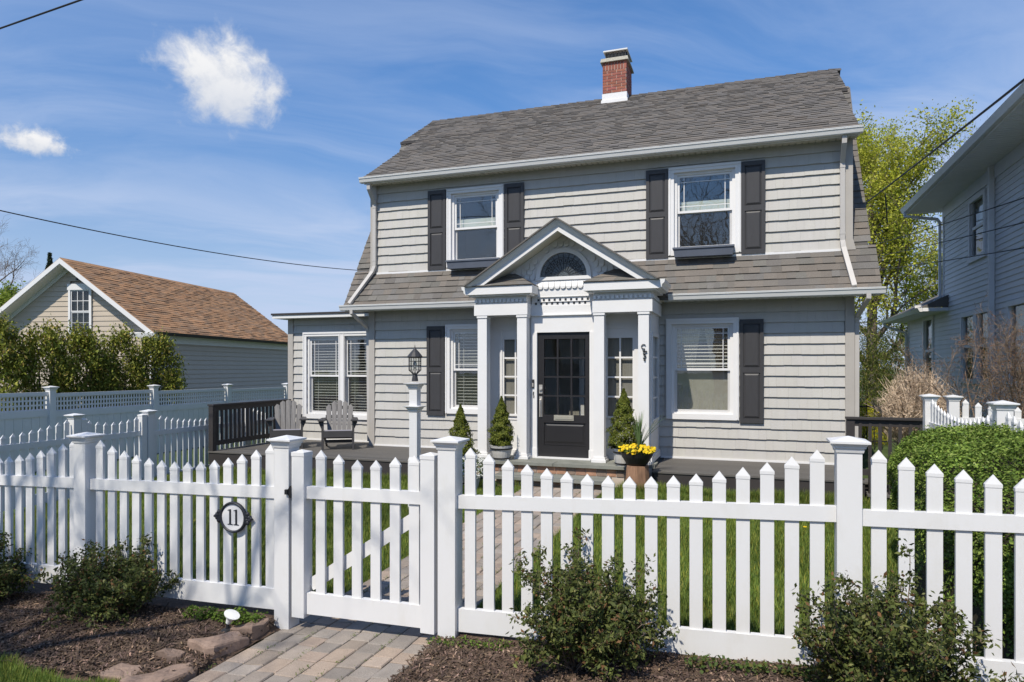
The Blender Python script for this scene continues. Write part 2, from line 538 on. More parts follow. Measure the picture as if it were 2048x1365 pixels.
M['twig'] = pmat('twig', (0.155, 0.115, 0.085), 0.85, 0.25, 10.0)
M['straw'] = pmat('dead_stem', (0.62, 0.50, 0.39), 0.8, 0.25, 10.0)
M['wood_log'] = pmat('weathered_log', (0.27, 0.155, 0.095), 0.85, 0.3, 6.0, bump=0.8, bscale=26, stretch=(5, 5, 0.5))
M['barrel'] = pmat('whitewashed_barrel', (0.52, 0.51, 0.49), 0.7, 0.14, 5.0, bump=0.3, bscale=40, stretch=(6, 6, 0.8))
M['bowl'] = pmat('black_bowl', (0.020, 0.020, 0.022), 0.45, 0.1, 6.0)
M['petal'] = pmat('petal', (1, 1, 1), 0.6, 0.0, 1.0, spec=0.2, translucent=0.25)
M['plaque_face'] = pmat('plaque_face', (0.66, 0.66, 0.68), 0.5, 0.03, 6.0)
M['plaque_dark'] = pmat('plaque_iron', (0.022, 0.024, 0.032), 0.5, 0.15, 20.0)
M['white_plastic'] = pmat('white_plastic', (0.74, 0.74, 0.72), 0.4, 0.03, 6.0)
M['wire'] = pmat('cable', (0.022, 0.022, 0.025), 0.6, 0.1, 4.0)
# ------------------------------------------------------------------ ground
def sstep(a, b, x):
    t = np.clip((np.asarray(x, dtype=float) - a) / (b - a), 0, 1)
    return t * t * (3 - 2 * t)

def gz(x, y):
    """height of the yard: it falls to the left along the street, levels out towards the house"""
    x = np.asarray(x, dtype=float); y = np.asarray(y, dtype=float)
    s = sstep(4.6, 10.2, y)
    xs = np.clip(x, -16, 5)
    z = 0.036 * (xs + 2.0) * (1 - 0.72 * s) + 0.055 * s
    return z - 0.10 * sstep(3.0, 0.5, y)

def grid_mesh(xs, ys, zf):
    X, Y = np.meshgrid(xs, ys)
    Z = zf(X, Y)
    V = np.stack([X.ravel(), Y.ravel(), Z.ravel()], 1)
    nx, ny = len(xs), len(ys)
    i, j = np.meshgrid(np.arange(nx - 1), np.arange(ny - 1))
    a = (j * nx + i).ravel()
    F = np.stack([a, a + 1, a + nx + 1, a + nx], 1)
    return V, F

xs = np.concatenate([[-400, -150, -60, -30], np.arange(-18, 6.01, 0.4), [10, 30, 60, 150, 400]])
ys = np.concatenate([[-300, -100, -40, -20, -10], np.arange(-4, 16.01, 0.4), [20, 30, 60, 120, 300, 700]])
V, F = grid_mesh(xs, ys, lambda x, y: gz(x, y) - 0.03)
np_obj('ground', V, F, np.ones((len(V), 3)), M['turf'], kind='structure', smooth=True)

# sidewalk and street on the camera's side
def sheet(name, x0, x1, y0, y1, mat, dz, nx=60, ny=4):
    V, F = grid_mesh(np.linspace(x0, x1, nx), np.linspace(y0, y1, ny), lambda x, y: gz(x, y) + dz)
    return np_obj(name, V, F, np.ones((len(V), 3)), mat, kind='structure')
sheet('sidewalk', -40, 40, 0.6, 2.2, M['walk'], -0.012)
sheet('road', -40, 40, -9.5, -1.2, M['asphalt'], -0.015)
sheet('added_asphalt', -18.0, -15.2, 2.0, 30.0, M['asphalt'], -.012, 8, 40)  # unseen asphalt strip, added to cut green bounce onto the garage wall
kb = MB(); kb.box(-40, 40, -1.2, -1.05, -0.6, -0.06)
top('kerb', kb, M['walk'], kind='structure')

# mulch beds on both sides of the walk, in front of the fence
def bed_z(x, y):
    base = gz(x, y)
    lump = 0.5 * np.sin(x * 5.1 + 1.3 * np.sin(y * 4)) * np.sin(y * 6.3 + x) * 0.012
    fine = np.sin(x * 31 + 7 * np.sin(y * 13)) * np.sin(y * 29 + 5 * np.sin(x * 17)) * 0.006
    mound = 0.065 * sstep(3.05, 3.9, y) + 0.03 * sstep(-1.4, 0.2, x)
    return base + 0.01 + mound + lump + fine

def bed(x0, x1, y0, y1):
    n = int((x1 - x0) / 0.05); m = int((y1 - y0) / 0.05)
    V, F = grid_mesh(np.linspace(x0, x1, n), np.linspace(y0, y1, m), bed_z)
    edge = np.minimum.reduce([V[:, 0] - x0, x1 - V[:, 0], V[:, 1] - y0])
    V[:, 2] -= 0.06 * (1 - sstep(0.0, 0.14, edge))
    np_obj('mulch_bed', V, F, np.ones((len(V), 3)), M['mulch'], kind='structure', smooth=True)
bed(-11.0, -3.27, 3.2, 4.60)
bed(-2.02, 2.9, 2.35, 4.60)

# bark chips scattered over both beds
def chips(n, x0, x1, y0, y1):
    x = rng.uniform(x0, x1, n); y = rng.uniform(y0, y1, n)
    z = bed_z(x, y) + 0.004
    ln = rng.uniform(0.005, 0.022, n) * rng.choice([1, 1, 1, 1.9], n); w = rng.uniform(0.002, 0.006, n)
    a = rng.uniform(0, 2 * pi, n); tilt = rng.normal(0, 0.4, n)
    d = np.stack([np.cos(a) * np.cos(tilt), np.sin(a) * np.cos(tilt), np.sin(tilt)], 1)
    s = np.stack([-np.sin(a), np.cos(a), rng.normal(0, 0.4, n)], 1)
    c = np.stack([x, y, z], 1)
    P = np.stack([c - d * ln[:, None] - s * w[:, None] * .5, c + d * ln[:, None] - s * w[:, None],
                  c + d * ln[:, None] + s * w[:, None], c - d * ln[:, None] + s * w[:, None]], 1)
    g = rng.choice([0.45, 0.7, 1.0, 1.45, 2.6], n, p=[.24, .3, .27, .14, .05])[:, None] * np.ones(3)
    g = g * np.stack([np.ones(n), rng.uniform(.92, 1.05, n), rng.uniform(.85, 1.1, n)], 1)
    return P, g
Pa, ga = chips(30000, -7.2, -3.3, 3.22, 4.25)
Pb, gb = chips(30000, -2.0, 1.6, 2.9, 4.25)
P = np.concatenate([Pa, Pb]); g = np.concatenate([ga, gb])
np_obj('mulch_chips', P.reshape(-1, 3), np.arange(len(P) * 4).reshape(-1, 4), np.repeat(g, 4, 0), M['chip'],
       kind='stuff', label='shredded brown bark mulch lying on the beds along the picket fence')

# ------------------------------------------------------------------ paver walk
WX0, WX1, WY0, WY1 = -3.27, -2.03, 2.3, 10.12
V, F = grid_mesh(np.linspace(WX0 + .01, WX1 - .01, 6), np.linspace(WY0, WY1, 40), lambda x, y: gz(x, y) + 0.002)
walk = np_obj('walkway', V, F, np.ones((len(V), 3)), M['joint'], kind='structure')
pl = []
PAV = [(1.15, 1.03, .93), (1.05, .94, .87), (.95, .96, .97), (.82, .85, .88), (1.10, 1.02, .95), (.9, .86, .82), (.74, .76, .78), (1.0, .98, .96)]
ncol = 8; cw = (WX1 - WX0) / ncol
for i in range(ncol):
    y = WY0 - random.uniform(0, .15)
    while y < WY1 - .02:
        ln = random.choice([.15, .16, .205, .225])
        y1 = min(y + ln, WY1)
        x0 = WX0 + i * cw + .0035; x1 = WX0 + (i + 1) * cw - .0035
        a, b = max(y, WY0) + .0035, y1 - .0035
        if b - a > .03:
            def zz(x, yy): return float(gz(x, yy)) + .012 + hz
            hz = random.uniform(-.003, .003); tx = random.uniform(-.004, .004); e = .006
            jx = [random.uniform(-.003, .003) for _ in range(4)]
            bot = [(x0 + jx[0], a, zz(x0, a) - .04), (x1 + jx[1], a, zz(x1, a) - .04), (x1 + jx[2], b, zz(x1, b) - .04), (x0 + jx[3], b, zz(x0, b) - .04)]
            mid = [(p[0], p[1], p[2] + .035) for p in bot]
            tp = [(x0 + jx[0] + e, a + e, zz(x0, a) + tx), (x1 + jx[1] - e, a + e, zz(x1, a) - tx), (x1 + jx[2] - e, b - e, zz(x1, b) - tx), (x0 + jx[3] + e, b - e, zz(x0, b) + tx)]
            v = bot + mid + tp
            f = [(8, 9, 10, 11)]
            for k in range(4):
                f += [(k, (k + 1) % 4, 4 + (k + 1) % 4, 4 + k), (4 + k, 4 + (k + 1) % 4, 8 + (k + 1) % 4, 8 + k)]
            t = tuple(1 + (k - 1) * .8 for k in random.choice(PAV)); q = random.uniform(.86, 1.08)
            pl.append((v, f, tuple(c * q for c in t)))
        y = y1
pieces('paver', walk, M['paver'], pl, 'far_pavers')

# ------------------------------------------------------------------ picket fences
def post_shape(cx, cy, z0, z1, w=.128):
    mb = MB(); h = w / 2
    mb.box(cx - h, cx + h, cy - h, cy + h, z0, z1)
    return mb

def cap_shape(cx, cy, zt, w=.205, neck=.14):
    """moulded post cap: stepped neck, flared rim, low pyramid"""
    mb = MB()
    prof = [(neck / 2, zt - .088), (neck / 2 + .004, zt - .074), (neck / 2 + .004, zt - .066), (neck / 2 + .012, zt - .062),
            (neck / 2 + .012, zt - .054), (w / 2 - .012, zt - .040), (w / 2, zt - .036), (w / 2, zt - .024), (.004, zt)]
    r2 = sqrt(2)
    v, f = lathe([(r * r2, z) for r, z in prof], cx, cy, 4, pi / 4)
    mb.add(v, f); return mb

def picket_piece(w, d, z0, zt, axis='x', at=0.0, c=0.0, cap_h=.052):
    """one picket standing at 'at' along the fence, centred on c across it, with a slightly proud pointed cap"""
    h = w / 2; zc = zt - cap_h
    mb = MB()
    def bx(a0, a1, b0, b1, s0, s1):
        if axis == 'x': mb.box(at + a0, at + a1, c + b0, c + b1, s0, s1)
        else: mb.box(c + b0, c + b1, at + a0, at + a1, s0, s1)
    bx(-h, h, -d / 2, d / 2, z0, zc - .016)
    e = .0022
    base = [(-h - e, -d / 2 - e), (h + e, -d / 2 - e), (h + e, d / 2 + e), (-h - e, d / 2 + e)]
    pts = [(a, b, zc - .018) for a, b in base] + [(a, b, zc) for a, b in base] + [(0, -.002, zt), (0, .002, zt)]
    if axis == 'x': v = [(at + a, c + b, z) for a, b, z in pts]
    else: v = [(c - b, at + a, z) for a, b, z in pts]
    f = [(3, 2, 1, 0), (0, 1, 5, 4), (1, 2, 6, 5), (2, 3, 7, 6), (3, 0, 4, 7), (4, 5, 8), (6, 7, 9), (5, 6, 9, 8), (7, 4, 8, 9)]
    mb.add(v, f)
    return mb

def rail_piece(x0, x1, za, zb, y0, y1, h):
    """sloping rail: top at za (left end) and zb (right end)"""
    mb = MB()
    mb.add([(x0, y0, za - h), (x1, y0, zb - h), (x1, y1, zb - h), (x0, y1, za - h),
            (x0, y0, za), (x1, y0, zb), (x1, y1, zb), (x0, y1, za)], BOXF)
    return mb

def rail_piece_y(y0, y1, za, zb, x0, x1, h):
    mb = MB()
    mb.add([(x0, y0, za - h), (x1, y0, za - h), (x1, y1, zb - h), (x0, y1, zb - h),
            (x0, y0, za), (x1, y0, za), (x1, y1, zb), (x0, y1, zb)], BOXF)
    return mb

FY = 4.285
def panel(root, x0, x1, xs, tips, rt, bt):
    """rails between posts at x0, x1; rt, bt = (z at x0, z at x1) of the rail and board tops"""
    obj('rail', rail_piece(x0, x1, rt[0], rt[1], FY - .024, FY + .024, .088), M['vinyl'], root)
    obj('bottom_board', rail_piece(x0, x1, bt[0], bt[1], FY - .022, FY + .022, .155), M['vinyl'], root)
    for x, t in zip(xs, tips):
        u = (x - x0) / (x1 - x0); zb = bt[0] + (bt[1] - bt[0]) * u - .03
        obj('picket', picket_piece(.0765, .022, zb, t, 'x', x, FY), M['vinyl'], root)

def fence_post(root, cx, cy, z0, zt):
    p = obj('post', post_shape(cx, cy, z0, zt - .07), M['vinyl'], root)
    obj('post_cap', cap_shape(cx, cy, zt), M['vinyl'], p)

# run to the right of the gate
fr = thing('picket_fence', 'white vinyl picket fence with scalloped top between the gate and the clipped hedge', 'fence', (-0.7, FY, 0.05))
fence_post(fr, -1.930, FY, -.06, 1.432)
fence_post(fr, .5375, FY, .03, 1.513)
fence_post(fr, 2.2, FY, .1, 1.55)
LN = lambda x: .0338 * (x + 2)
xs_ = [-1.779 + .1347 * k for k in range(17)]
panel(fr, -1.866, .474, xs_, [LN(x) + 1.176 + .178 * ((x + .70) / 1.09) ** 2 for x in xs_],
      (1.032, 1.112), (.262, .341))
xs_ = [.692 + .1365 * k for k in range(11)]
panel(fr, .601, 2.136, xs_, [LN(x) + 1.178 + .178 * ((x - 1.79) / 1.12) ** 2 for x in xs_], (1.100, 1.140), (.322, .372))

# run to the left of the gate
fl = thing('picket_fence', 'white vinyl picket fence carrying the oval house number plaque beside the gate', 'fence', (-5.3, FY, -.1))
fence_post(fl, -3.268, FY, -.08, 1.395)
fence_post(fl, -5.295, FY, -.16, 1.356)
fence_post(fl, -7.75, FY, -.25, 1.27)
xs_ = [-5.136 + .13253 * k for k in range(14)]
panel(fl, -5.231, -3.332, xs_, [1.150 + .0185 * (x + 4.27) + .157 * ((x + 4.27) / .86) ** 2 for x in xs_], (.966, 1.007), (.196, .238))
xs_ = [-5.437 - .1313 * k for k in range(17)]
panel(fl, -7.686, -5.359, xs_[::-1], [(1.095 + .026 * (x + 6.5) + .168 * ((x + 6.5) / 1.06) ** 2) for x in xs_[::-1]], (.903, .968), (.135, .200))

# gate
gt = thing('picket_gate', 'white vinyl picket garden gate with diagonal brace closed across the paver walk', 'gate', (-2.6, FY, -.02))
for cx, zt in ((-3.1295, 1.294), (-2.0765, 1.316)):
    st = obj('stile', post_shape(cx, FY - .005, .062 if cx < -2.6 else .078, zt - .03, .105), M['vinyl'], gt)
    mb = MB(); v, f = lathe([(.0555 * sqrt(2), zt - .045), (.0555 * sqrt(2), zt - .017), (.003, zt)], cx, FY - .005, 4, pi / 4)
    mb.add(v, f); obj('stile_cap', mb, M['vinyl'], st)
obj('rail', rail_piece(-3.076, -2.13, 1.025, 1.041, FY - .03, FY + .018, .088), M['vinyl'], gt)
obj('bottom_board', rail_piece(-3.076, -2.13, .241, .253, FY - .028, FY + .016, .155), M['vinyl'], gt)
for x, t in zip((-2.962, -2.811, -2.657, -2.504, -2.349, -2.198), (1.297, 1.270, 1.238, 1.243, 1.270, 1.290)):
    obj('picket', picket_piece(.0765, .022, .2, t, 'x', x, FY - .006), M['vinyl'], gt)
mb = MB()
a, b, hw = Vector((-3.075, FY + .022, .285)), Vector((-2.13, FY + .022, .895)), .045
n_ = Vector((-(b.z - a.z), 0, b.x - a.x)).normalized()
mb.add(*hexa([tuple(a - n_ * hw), tuple(b - n_ * hw), tuple(b - n_ * hw + Vector((0, .02, 0))), tuple(a - n_ * hw + Vector((0, .02, 0)))],
             [tuple(a + n_ * hw), tuple(b + n_ * hw), tuple(b + n_ * hw + Vector((0, .02, 0))), tuple(a + n_ * hw + Vector((0, .02, 0)))]))
obj('brace', mb, M['vinyl'], gt)
mb = MB()
for z in (.985,):
    mb.add(*prism_y([(-3.203, z - .02), (-3.183, z - .045), (-3.183, z + .045), (-3.203, z + .02)], FY - .075, FY - .058))
    mb.box(-3.225, -3.20, FY - .085, FY - .06, z - .018, z + .018)
obj('hinge', mb, M['black'], gt)

# house number plaque on the left run
PX, PZ, PYF = -3.7345, .752, FY - .033
pq = thing('house_number_plaque', 'oval grey plaque with black iron rim and the number 11 on the fence', 'plaque', (PX, PYF, .6))
RA, RB = .104, .101
n = 40
def ell(a, b, y): return [(PX + a * cos(2 * pi * k / n), y, PZ + b * sin(2 * pi * k / n)) for k in range(n)]
mb = MB()
v = ell(RA, RB, PYF - .004) + [(PX, PYF - .004, PZ)] + ell(RA, RB, PYF + .008) + [(PX, PYF + .008, PZ)]
mb.add(v, [(k, n, (k + 1) % n) for k in range(n)] + [(n + 1 + k, n + 1 + (k + 1) % n, 2 * n + 1) for k in range(n)])
obj('face', mb, M['plaque_face'], pq)
mb = MB(); rings = [ell(RA - .001, RB - .001, PYF - .004), ell(RA + .006, RB + .006, PYF - .016), ell(RA + .016, RB + .014, PYF - .014),
                    ell(RA + .023, RB + .019, PYF - .002), ell(RA + .023, RB + .019, PYF + .008)]
v = sum(rings, []); fs = []
for i in range(4):
    for k in range(n): fs.append((i * n + k, (i + 1) * n + k, (i + 1) * n + (k + 1) % n, i * n + (k + 1) % n))
mb.add(v, fs); obj('rim', mb, M['plaque_dark'], pq, smooth=True)
for s in (-1, 1):                                            # cast leaf ornaments on both sides
    mb = MB()
    for dx, dz, r in ((.135, .032, .021), (.135, -.032, .021), (.150, .008, .019), (.152, -.012, .018), (.166, .0, .016), (.178, -.002, .010), (.128, .012, .018), (.128, -.012, .018), (.160, .018, .010), (.160, -.018, .010)):
        vv, ff = lathe([(.001, -r * .55), (r * .6, -r * .48), (r, 0), (r * .6, r * .48), (.001, r * .55)], 0, 0, 8)
        mtx = Matrix.Translation((PX + s * dx, PYF - .002, PZ + dz)) @ Matrix.Rotation(radians(90), 4, 'X')
        mb.add(*moved((vv, ff), mtx))
    obj('leaf_ornament', mb, M['plaque_dark'], pq, smooth=True)
for cx in (-.024, .033):                                     # the two numerals 1
    mb = MB(); y0, y1 = PYF - .0075, PYF - .0035; x = PX + cx
    sk = -.002
    mb.add(*prism_y([(x - .0085, PZ - .052), (x + .0085, PZ - .052), (x + .0075, PZ + .060), (x - .0085, PZ + .056)], y0, y1))
    mb.add(*prism_y([(x - .025, PZ - .0565), (x + .025, PZ - .0565), (x + .025, PZ - .0535), (x + .009, PZ - .0495), (x - .009, PZ - .0495), (x - .025, PZ - .0535)], y0 - .0006, y1))
    mb.add(*prism_y([(x - .0245, PZ + .0525), (x - .022, PZ + .0505), (x - .012, PZ + .0535), (x - .004, PZ + .052), (x + .0075, PZ + .061), (x + .004, PZ + .0625), (x - .012, PZ + .059)], y0 - .0003, y1))
    obj('numeral_one', mb, M['plaque_dark'], pq)

# picket fence with gate along the left side of the yard
SX = -10.0
def side_panel(root, y0, y1, z0, npk, deep=.17, X=SX, bz=None):
    obj('rail', rail_piece_y(y0, y1, z0 + 1.035, z0 + 1.035, X - .024, X + .024, .088), M['vinyl'], root)
    obj('bottom_board', rail_piece_y(y0, y1, z0 + .255, z0 + .255, X - .022, X + .022, .155), M['vinyl'], root)
    step = (y1 - y0) / npk; ym = (y0 + y1) / 2
    for k in range(npk):
        y = y0 + step * (k + .5)
        obj('picket', picket_piece(.0765, .022, z0 + .22, z0 + 1.178 + deep * ((y - ym) / ((y1 - y0) / 2)) ** 2, 'y', y, X), M['vinyl'], root)
sf = thing('picket_fence', 'white vinyl picket fence along the left side of the lawn, in shade towards the yard', 'fence', (SX, 8.5, -.2))
ZS = -.235
for y, zt in ((5.44, 1.19), (7.89, 1.185), (9.29, 1.165), (11.74, 1.15), (14.2, 1.13)):
    fence_post(sf, SX, y, ZS - .15, zt)
side_panel(sf, 5.505, 7.825, ZS, 17)
side_panel(sf, 9.355, 11.675, ZS - .02, 17)
side_panel(sf, 11.805, 14.135, ZS - .03, 17)
sg = thing('picket_gate', 'white vinyl side yard gate between two capped posts near the dark deck railing', 'gate', (SX, 8.6, -.2))
for y in (8.02, 9.16):
    st = obj('stile', post_shape(SX, y, ZS + .06, ZS + 1.30, .105), M['vinyl'], sg)
    mb = MB(); v, f = lathe([(.0555 * sqrt(2), ZS + 1.29), (.0555 * sqrt(2), ZS + 1.315), (.003, ZS + 1.332)], SX, y, 4, pi / 4)
    mb.add(v, f); obj('stile_cap', mb, M['vinyl'], st)
obj('rail', rail_piece_y(8.0725, 9.1075, ZS + 1.035, ZS + 1.035, SX - .024, SX + .024, .088), M['vinyl'], sg)
obj('bottom_board', rail_piece_y(8.0725, 9.1075, ZS + .255, ZS + .255, SX - .022, SX + .022, .155), M['vinyl'], sg)
for k in range(7):
    y = 8.0725 + 1.035 / 7 * (k + .5)
    obj('picket', picket_piece(.0765, .022, ZS + .22, ZS + 1.23 + .07 * ((y - 8.59) / .5) ** 2, 'y', y, SX), M['vinyl'], sg)

# picket fence along the right side, behind the hedge
RXF = 2.22
rf = thing('picket_fence', 'white picket fence whose post caps and tips rise behind the clipped hedge', 'fence', (RXF, 8.6, .1))
for y, zt in ((7.42, 1.60), (10.1, 1.565)):
    fence_post(rf, RXF, y, .05, zt)
side_panel(rf, 4.36, 7.35, .17, 21, X=RXF)
side_panel(rf, 7.49, 10.03, .17, 18, X=RXF)
rc = thing('picket_fence', 'short white picket fence between the dark deck railing and the grey neighbouring house', 'fence', (3.3, 11.0, .1))
fence_post(rc, 2.74, 11.15, .05, 1.52)
obj('rail', rail_piece(2.805, 4.25, 1.2, 1.2, 11.126, 11.174, .088), M['vinyl'], rc)
obj('bottom_board', rail_piece(2.805, 4.25, .42, .42, 11.128, 11.172, .155), M['vinyl'], rc)
for k in range(9):
    x = 2.89 + .155 * k
    obj('picket', picket_piece(.0765, .022, .38, 1.36 + .13 * ((x - 3.5) / .7) ** 2, 'x', x, 11.15), M['vinyl'], rc)

# tall privacy fence with lattice top
PXF = -13.0
pf = thing('privacy_fence', 'tall white vinyl privacy fence with lattice top below the evergreen row', 'fence', (PXF, 12.0, -.35))
ys_ = [PXF * -1 * k for k in (.5625, .7502, .9405, 1.1225, 1.3101)]
for y in ys_:
    zt = 1.545 - .013 * (y - 9.75)
    p = obj('post', post_shape(PXF, y, -.45, zt - .07), M['vinyl'], pf)
    obj('post_cap', cap_shape(PXF, y, zt), M['vinyl'], p)
for a, b in zip(ys_[:-1], ys_[1:]):
    y0, y1 = a + .066, b - .066
    zt = 1.41 - .013 * ((a + b) / 2 - 9.75)
    obj('rail', rail_piece_y(y0, y1, zt, zt, PXF - .025, PXF + .025, .07), M['vinyl'], pf)
    obj('rail', rail_piece_y(y0, y1, zt - .35, zt - .35, PXF - .025, PXF + .025, .13), M['vinyl'], pf)
    mb = MB()
    nv = int((y1 - y0) / .068)
    for k in range(nv + 1):
        y = y0 + (y1 - y0) * k / nv
        mb.box(PXF + .002, PXF + .008, y - .017, y + .017, zt - .36, zt - .06)
    for k in range(4):
        z = zt - .07 - k * .0925
        mb.box(PXF - .006, PXF + .002, y0, y1, z - .017, z + .017)
    obj('lattice', mb, M['vinyl'], pf)
    nb = 14
    for k in range(nb):
        ya = y0 + (y1 - y0) * k / nb
        mb = MB(); mb.box(PXF - .011, PXF + .011, ya + .0025, ya + (y1 - y0) / nb - .0025, -.40, zt - .47)
        obj('board', mb, M['vinyl'], pf)
# ------------------------------------------------------------------ the house
HX0, HX1, WY = -7.26, 1.60, 12.2
PC = -2.9475                                    # centre line of the entry
house = thing('house', 'grey shake-sided Dutch colonial house with gambrel roof and white columned entry', 'house', (-2.83, 12.2, 0.0))

def subtract(rects, hole):
    out = []
    for (a, b, c, d) in rects:
        ha, hb, hc, hd = hole
        if hb <= a or ha >= b or hd <= c or hc >= d: out.append((a, b, c, d)); continue
        if ha > a: out.append((a, ha, c, d))
        if hb < b: out.append((hb, b, c, d))
        m0, m1 = max(a, ha), min(b, hb)
        if hc > c: out.append((m0, m1, c, hc))
        if hd < d: out.append((m0, m1, hd, d))
    return out

def shakes(x0, x1, z0, z1, Y, holes, expo=.1778):
    pl = []; i = 0
    z = z0
    while z < z1 - .01:
        zt = min(z + expo, z1); x = x0 - random.uniform(0, .12)
        while x < x1:
            w = random.uniform(.115, .205)
            a, b = max(x, x0) + .0006, min(x + w, x1) - .0006
            x += w
            if b - a < .012: continue
            tint = random.uniform(.98, 1.02); dz = random.choice((0, 0, 0, .002, .004, -.002))
            tint = (tint, tint * random.uniform(.995, 1.005), tint * random.uniform(.985, 1.01))
            zb = z + dz; dpth = random.uniform(0, .0022)
            for (ra, rb, rc, rd) in _cut([(a, b, zb, zt + (.012 if zt < z1 else 0))], holes):
                def yf(q): return Y - .034 - dpth + .027 * (q - z) / expo
                v = [(ra, yf(rc), rc), (rb, yf(rc), rc), (rb, Y + .004, rc), (ra, Y + .004, rc),
                     (ra, yf(rd), rd), (rb, yf(rd), rd), (rb, Y + .004, rd), (ra, Y + .004, rd)]
                pl.append((v, BOXF, tint))
        z = zt; i += 1
    return pl

def _cut(r, holes):
    for h in holes: r = subtract(r, h)
    return [q for q in r if q[1] - q[0] > .006 and q[3] - q[2] > .006]

def sheathing(name, x0, x1, z0, z1, Y, holes, mat, parent):
    xs = sorted(set([x0, x1] + [h[0] for h in holes] + [h[1] for h in holes]))
    zs = sorted(set([z0, z1] + [h[2] for h in holes] + [h[3] for h in holes]))
    xs = [x for x in xs if x0 <= x <= x1]; zs = [z for z in zs if z0 <= z <= z1]
    mb = MB()
    for a, b in zip(xs[:-1], xs[1:]):
        for c, d in zip(zs[:-1], zs[1:]):
            mx, mz = (a + b) / 2, (c + d) / 2
            if any(h[0] < mx < h[1] and h[2] < mz < h[3] for h in holes): continue
            mb.add([(a, Y, c), (b, Y, c), (b, Y, d), (a, Y, d)], [(0, 1, 2, 3)])
    return obj(name, mb, mat, parent)

# outer casing of every window: x0, x1, z0, z1
WIN = {'ul': (-5.548, -4.366, 3.85, 5.372), 'ur': (-1.311, -.109, 3.85, 5.385),
       'lr': (-1.355, -.142, 1.010, 2.752), 'll': (-5.574, -4.37, 1.010, 2.740)}
CW = .095
def opening(w): return (w[0] + CW - .01, w[1] - CW + .01, w[2] + CW - .01, w[3] - CW + .01)
holes = [opening(w) for w in WIN.values()]
porch_hole = (PC - 1.47, PC + 1.47, .2, 3.20)
frame_mb = sheathing('wall', HX0, HX1, .2, 5.62, WY + .006, holes, M['taupe'], house)
low = shakes(HX0 + .11, HX1 - .115, .345, 3.05, WY, holes + [porch_hole])
upp = shakes(HX0 + .16, HX1 - .14, 3.815, 5.60, WY, holes)
pieces('shake', house, M['siding'], low + upp, 'shake_siding')

# corner boards, base strip, flashing
mb = MB(); mb.box(HX0 - .02, HX0 + .11, WY - .05, WY + .25, .3, 3.05); obj('corner_board', mb, M['taupe'], house)
mb = MB(); mb.box(HX1 - .115, HX1 + .02, WY - .05, WY + .25, .3, 3.05); obj('corner_board', mb, M['taupe'], house)
for s, x in ((-1, HX0), (1, HX1)):
    mb = MB()
    xa, xb = (x + .02, x + .16) if s < 0 else (x - .14, x - .005)
    fl = -.05 if s < 0 else .045
    out = 0 if s < 0 else 1
    bot = [(xa + (fl if s < 0 else 0), WY - .05, 3.80), (xb + (fl if s > 0 else 0), WY - .05, 3.80), (xb, WY + .3, 3.80), (xa, WY + .3, 3.80)]
    mid = [(xa, WY - .05, 3.98), (xb, WY - .05, 3.98), (xb, WY + .3, 3.98), (xa, WY + .3, 3.98)]
    up = [(xa, WY - .05, 5.6), (xb, WY - .05, 5.6), (xb, WY + .3, 5.6), (xa, WY + .3, 5.6)]
    mb.add(*hexa(bot, mid)); mb.add(*hexa(mid, up))
    obj('corner_board', mb, M['taupe'], house)
obj('base_strip', MB().box(HX0 + .11, PC - 1.47, WY - .05, WY, .325, .358), M['trim'], house)
obj('base_strip', MB().box(PC + 1.5, HX1 - .115, WY - .05, WY, .325, .358), M['trim'], house)
mb = MB()
mb.box(HX0 + .16, HX1 - .14, WY - .05, WY, 3.785, 3.823)
obj('flashing_strip', mb, M['trim'], house)

# side and back walls (gambrel outline)
gam = [(WY + .01, .0), (19.4, 0.0), (19.4, 3.1), (17.45, 7.0), (15.85, 8.12), (14.27, 7.06), (WY + .01, 3.75)]
mb = MB()
for x in (HX0, HX1): mb.add([(x, y, z) for y, z in gam], [tuple(range(7))])
mb.add([(HX0, 19.4, 0), (HX1, 19.4, 0), (HX1, 19.4, 3.1), (HX0, 19.4, 3.1)], [(0, 1, 2, 3)])
for x in (HX0 + .02, HX1 - .01):
    mb.add([(x, WY + .01, 3.75), (x, 14.27, 7.06), (x, WY + .01, 5.68)], [(0, 1, 2)])
obj('side_wall', mb, M['siding'], house)

# ---- roof planes and shingles
def tabs(O, slope, length, xl, xr, expo=.14, t0=.012, wmin=.10, wmax=.27, pal=None, lift=0.0):
    """asphalt tabs on a plane that rises from (y, z) = O towards +y"""
    c, s = 1 / hypot(1, slope), slope / hypot(1, slope)
    def pt(x, d, h): return (x, O[0] + d * c - h * s, O[1] + d * s + h * c)
    pl = []; n = int(length / expo) + 1
    for i in range(n):
        d0, d1 = i * expo, min((i + 1) * expo, length) + .03
        if d0 >= length - .02: break
        a, b = xl(d0), xr(d0)
        x = a - random.uniform(0, wmin)
        while x < b:
            w = random.uniform(wmin, wmax)
            x0, x1 = max(x, a), min(x + w, b); x += w
            if x1 - x0 < .01: continue
            h = t0 + random.choice((0, 0, .006, .010)) + random.uniform(-.001, .001)
            dd = d0 - random.uniform(0, .002)
            v = [pt(x0, dd, 0), pt(x1, dd, 0), pt(x1, d1, -.002), pt(x0, d1, -.002),
                 pt(x0, dd, h + lift), pt(x1, dd, h + lift), pt(x1, d1, .001 + lift), pt(x0, d1, .001 + lift)]
            t = random.choice(pal); q = random.uniform(.90, 1.08)
            pl.append((v, BOXF, tuple(k * q for k in t)))
    return pl
GREY = [(1.0, .99, .98), (1.03, 1.0, .97), (.95, .95, .96), (.90, .90, .91), (1.04, .99, .95), (.98, .98, 1.0), (1.06, 1.03, 1.0)]
GREY2 = [(1.08, 1.06, 1.03), (1.10, 1.05, 1.0), (1.05, 1.07, 1.09), (.93, .93, .94), (1.12, 1.06, 1.0), (1.02, 1.04, 1.02), (.98, .96, .93)]
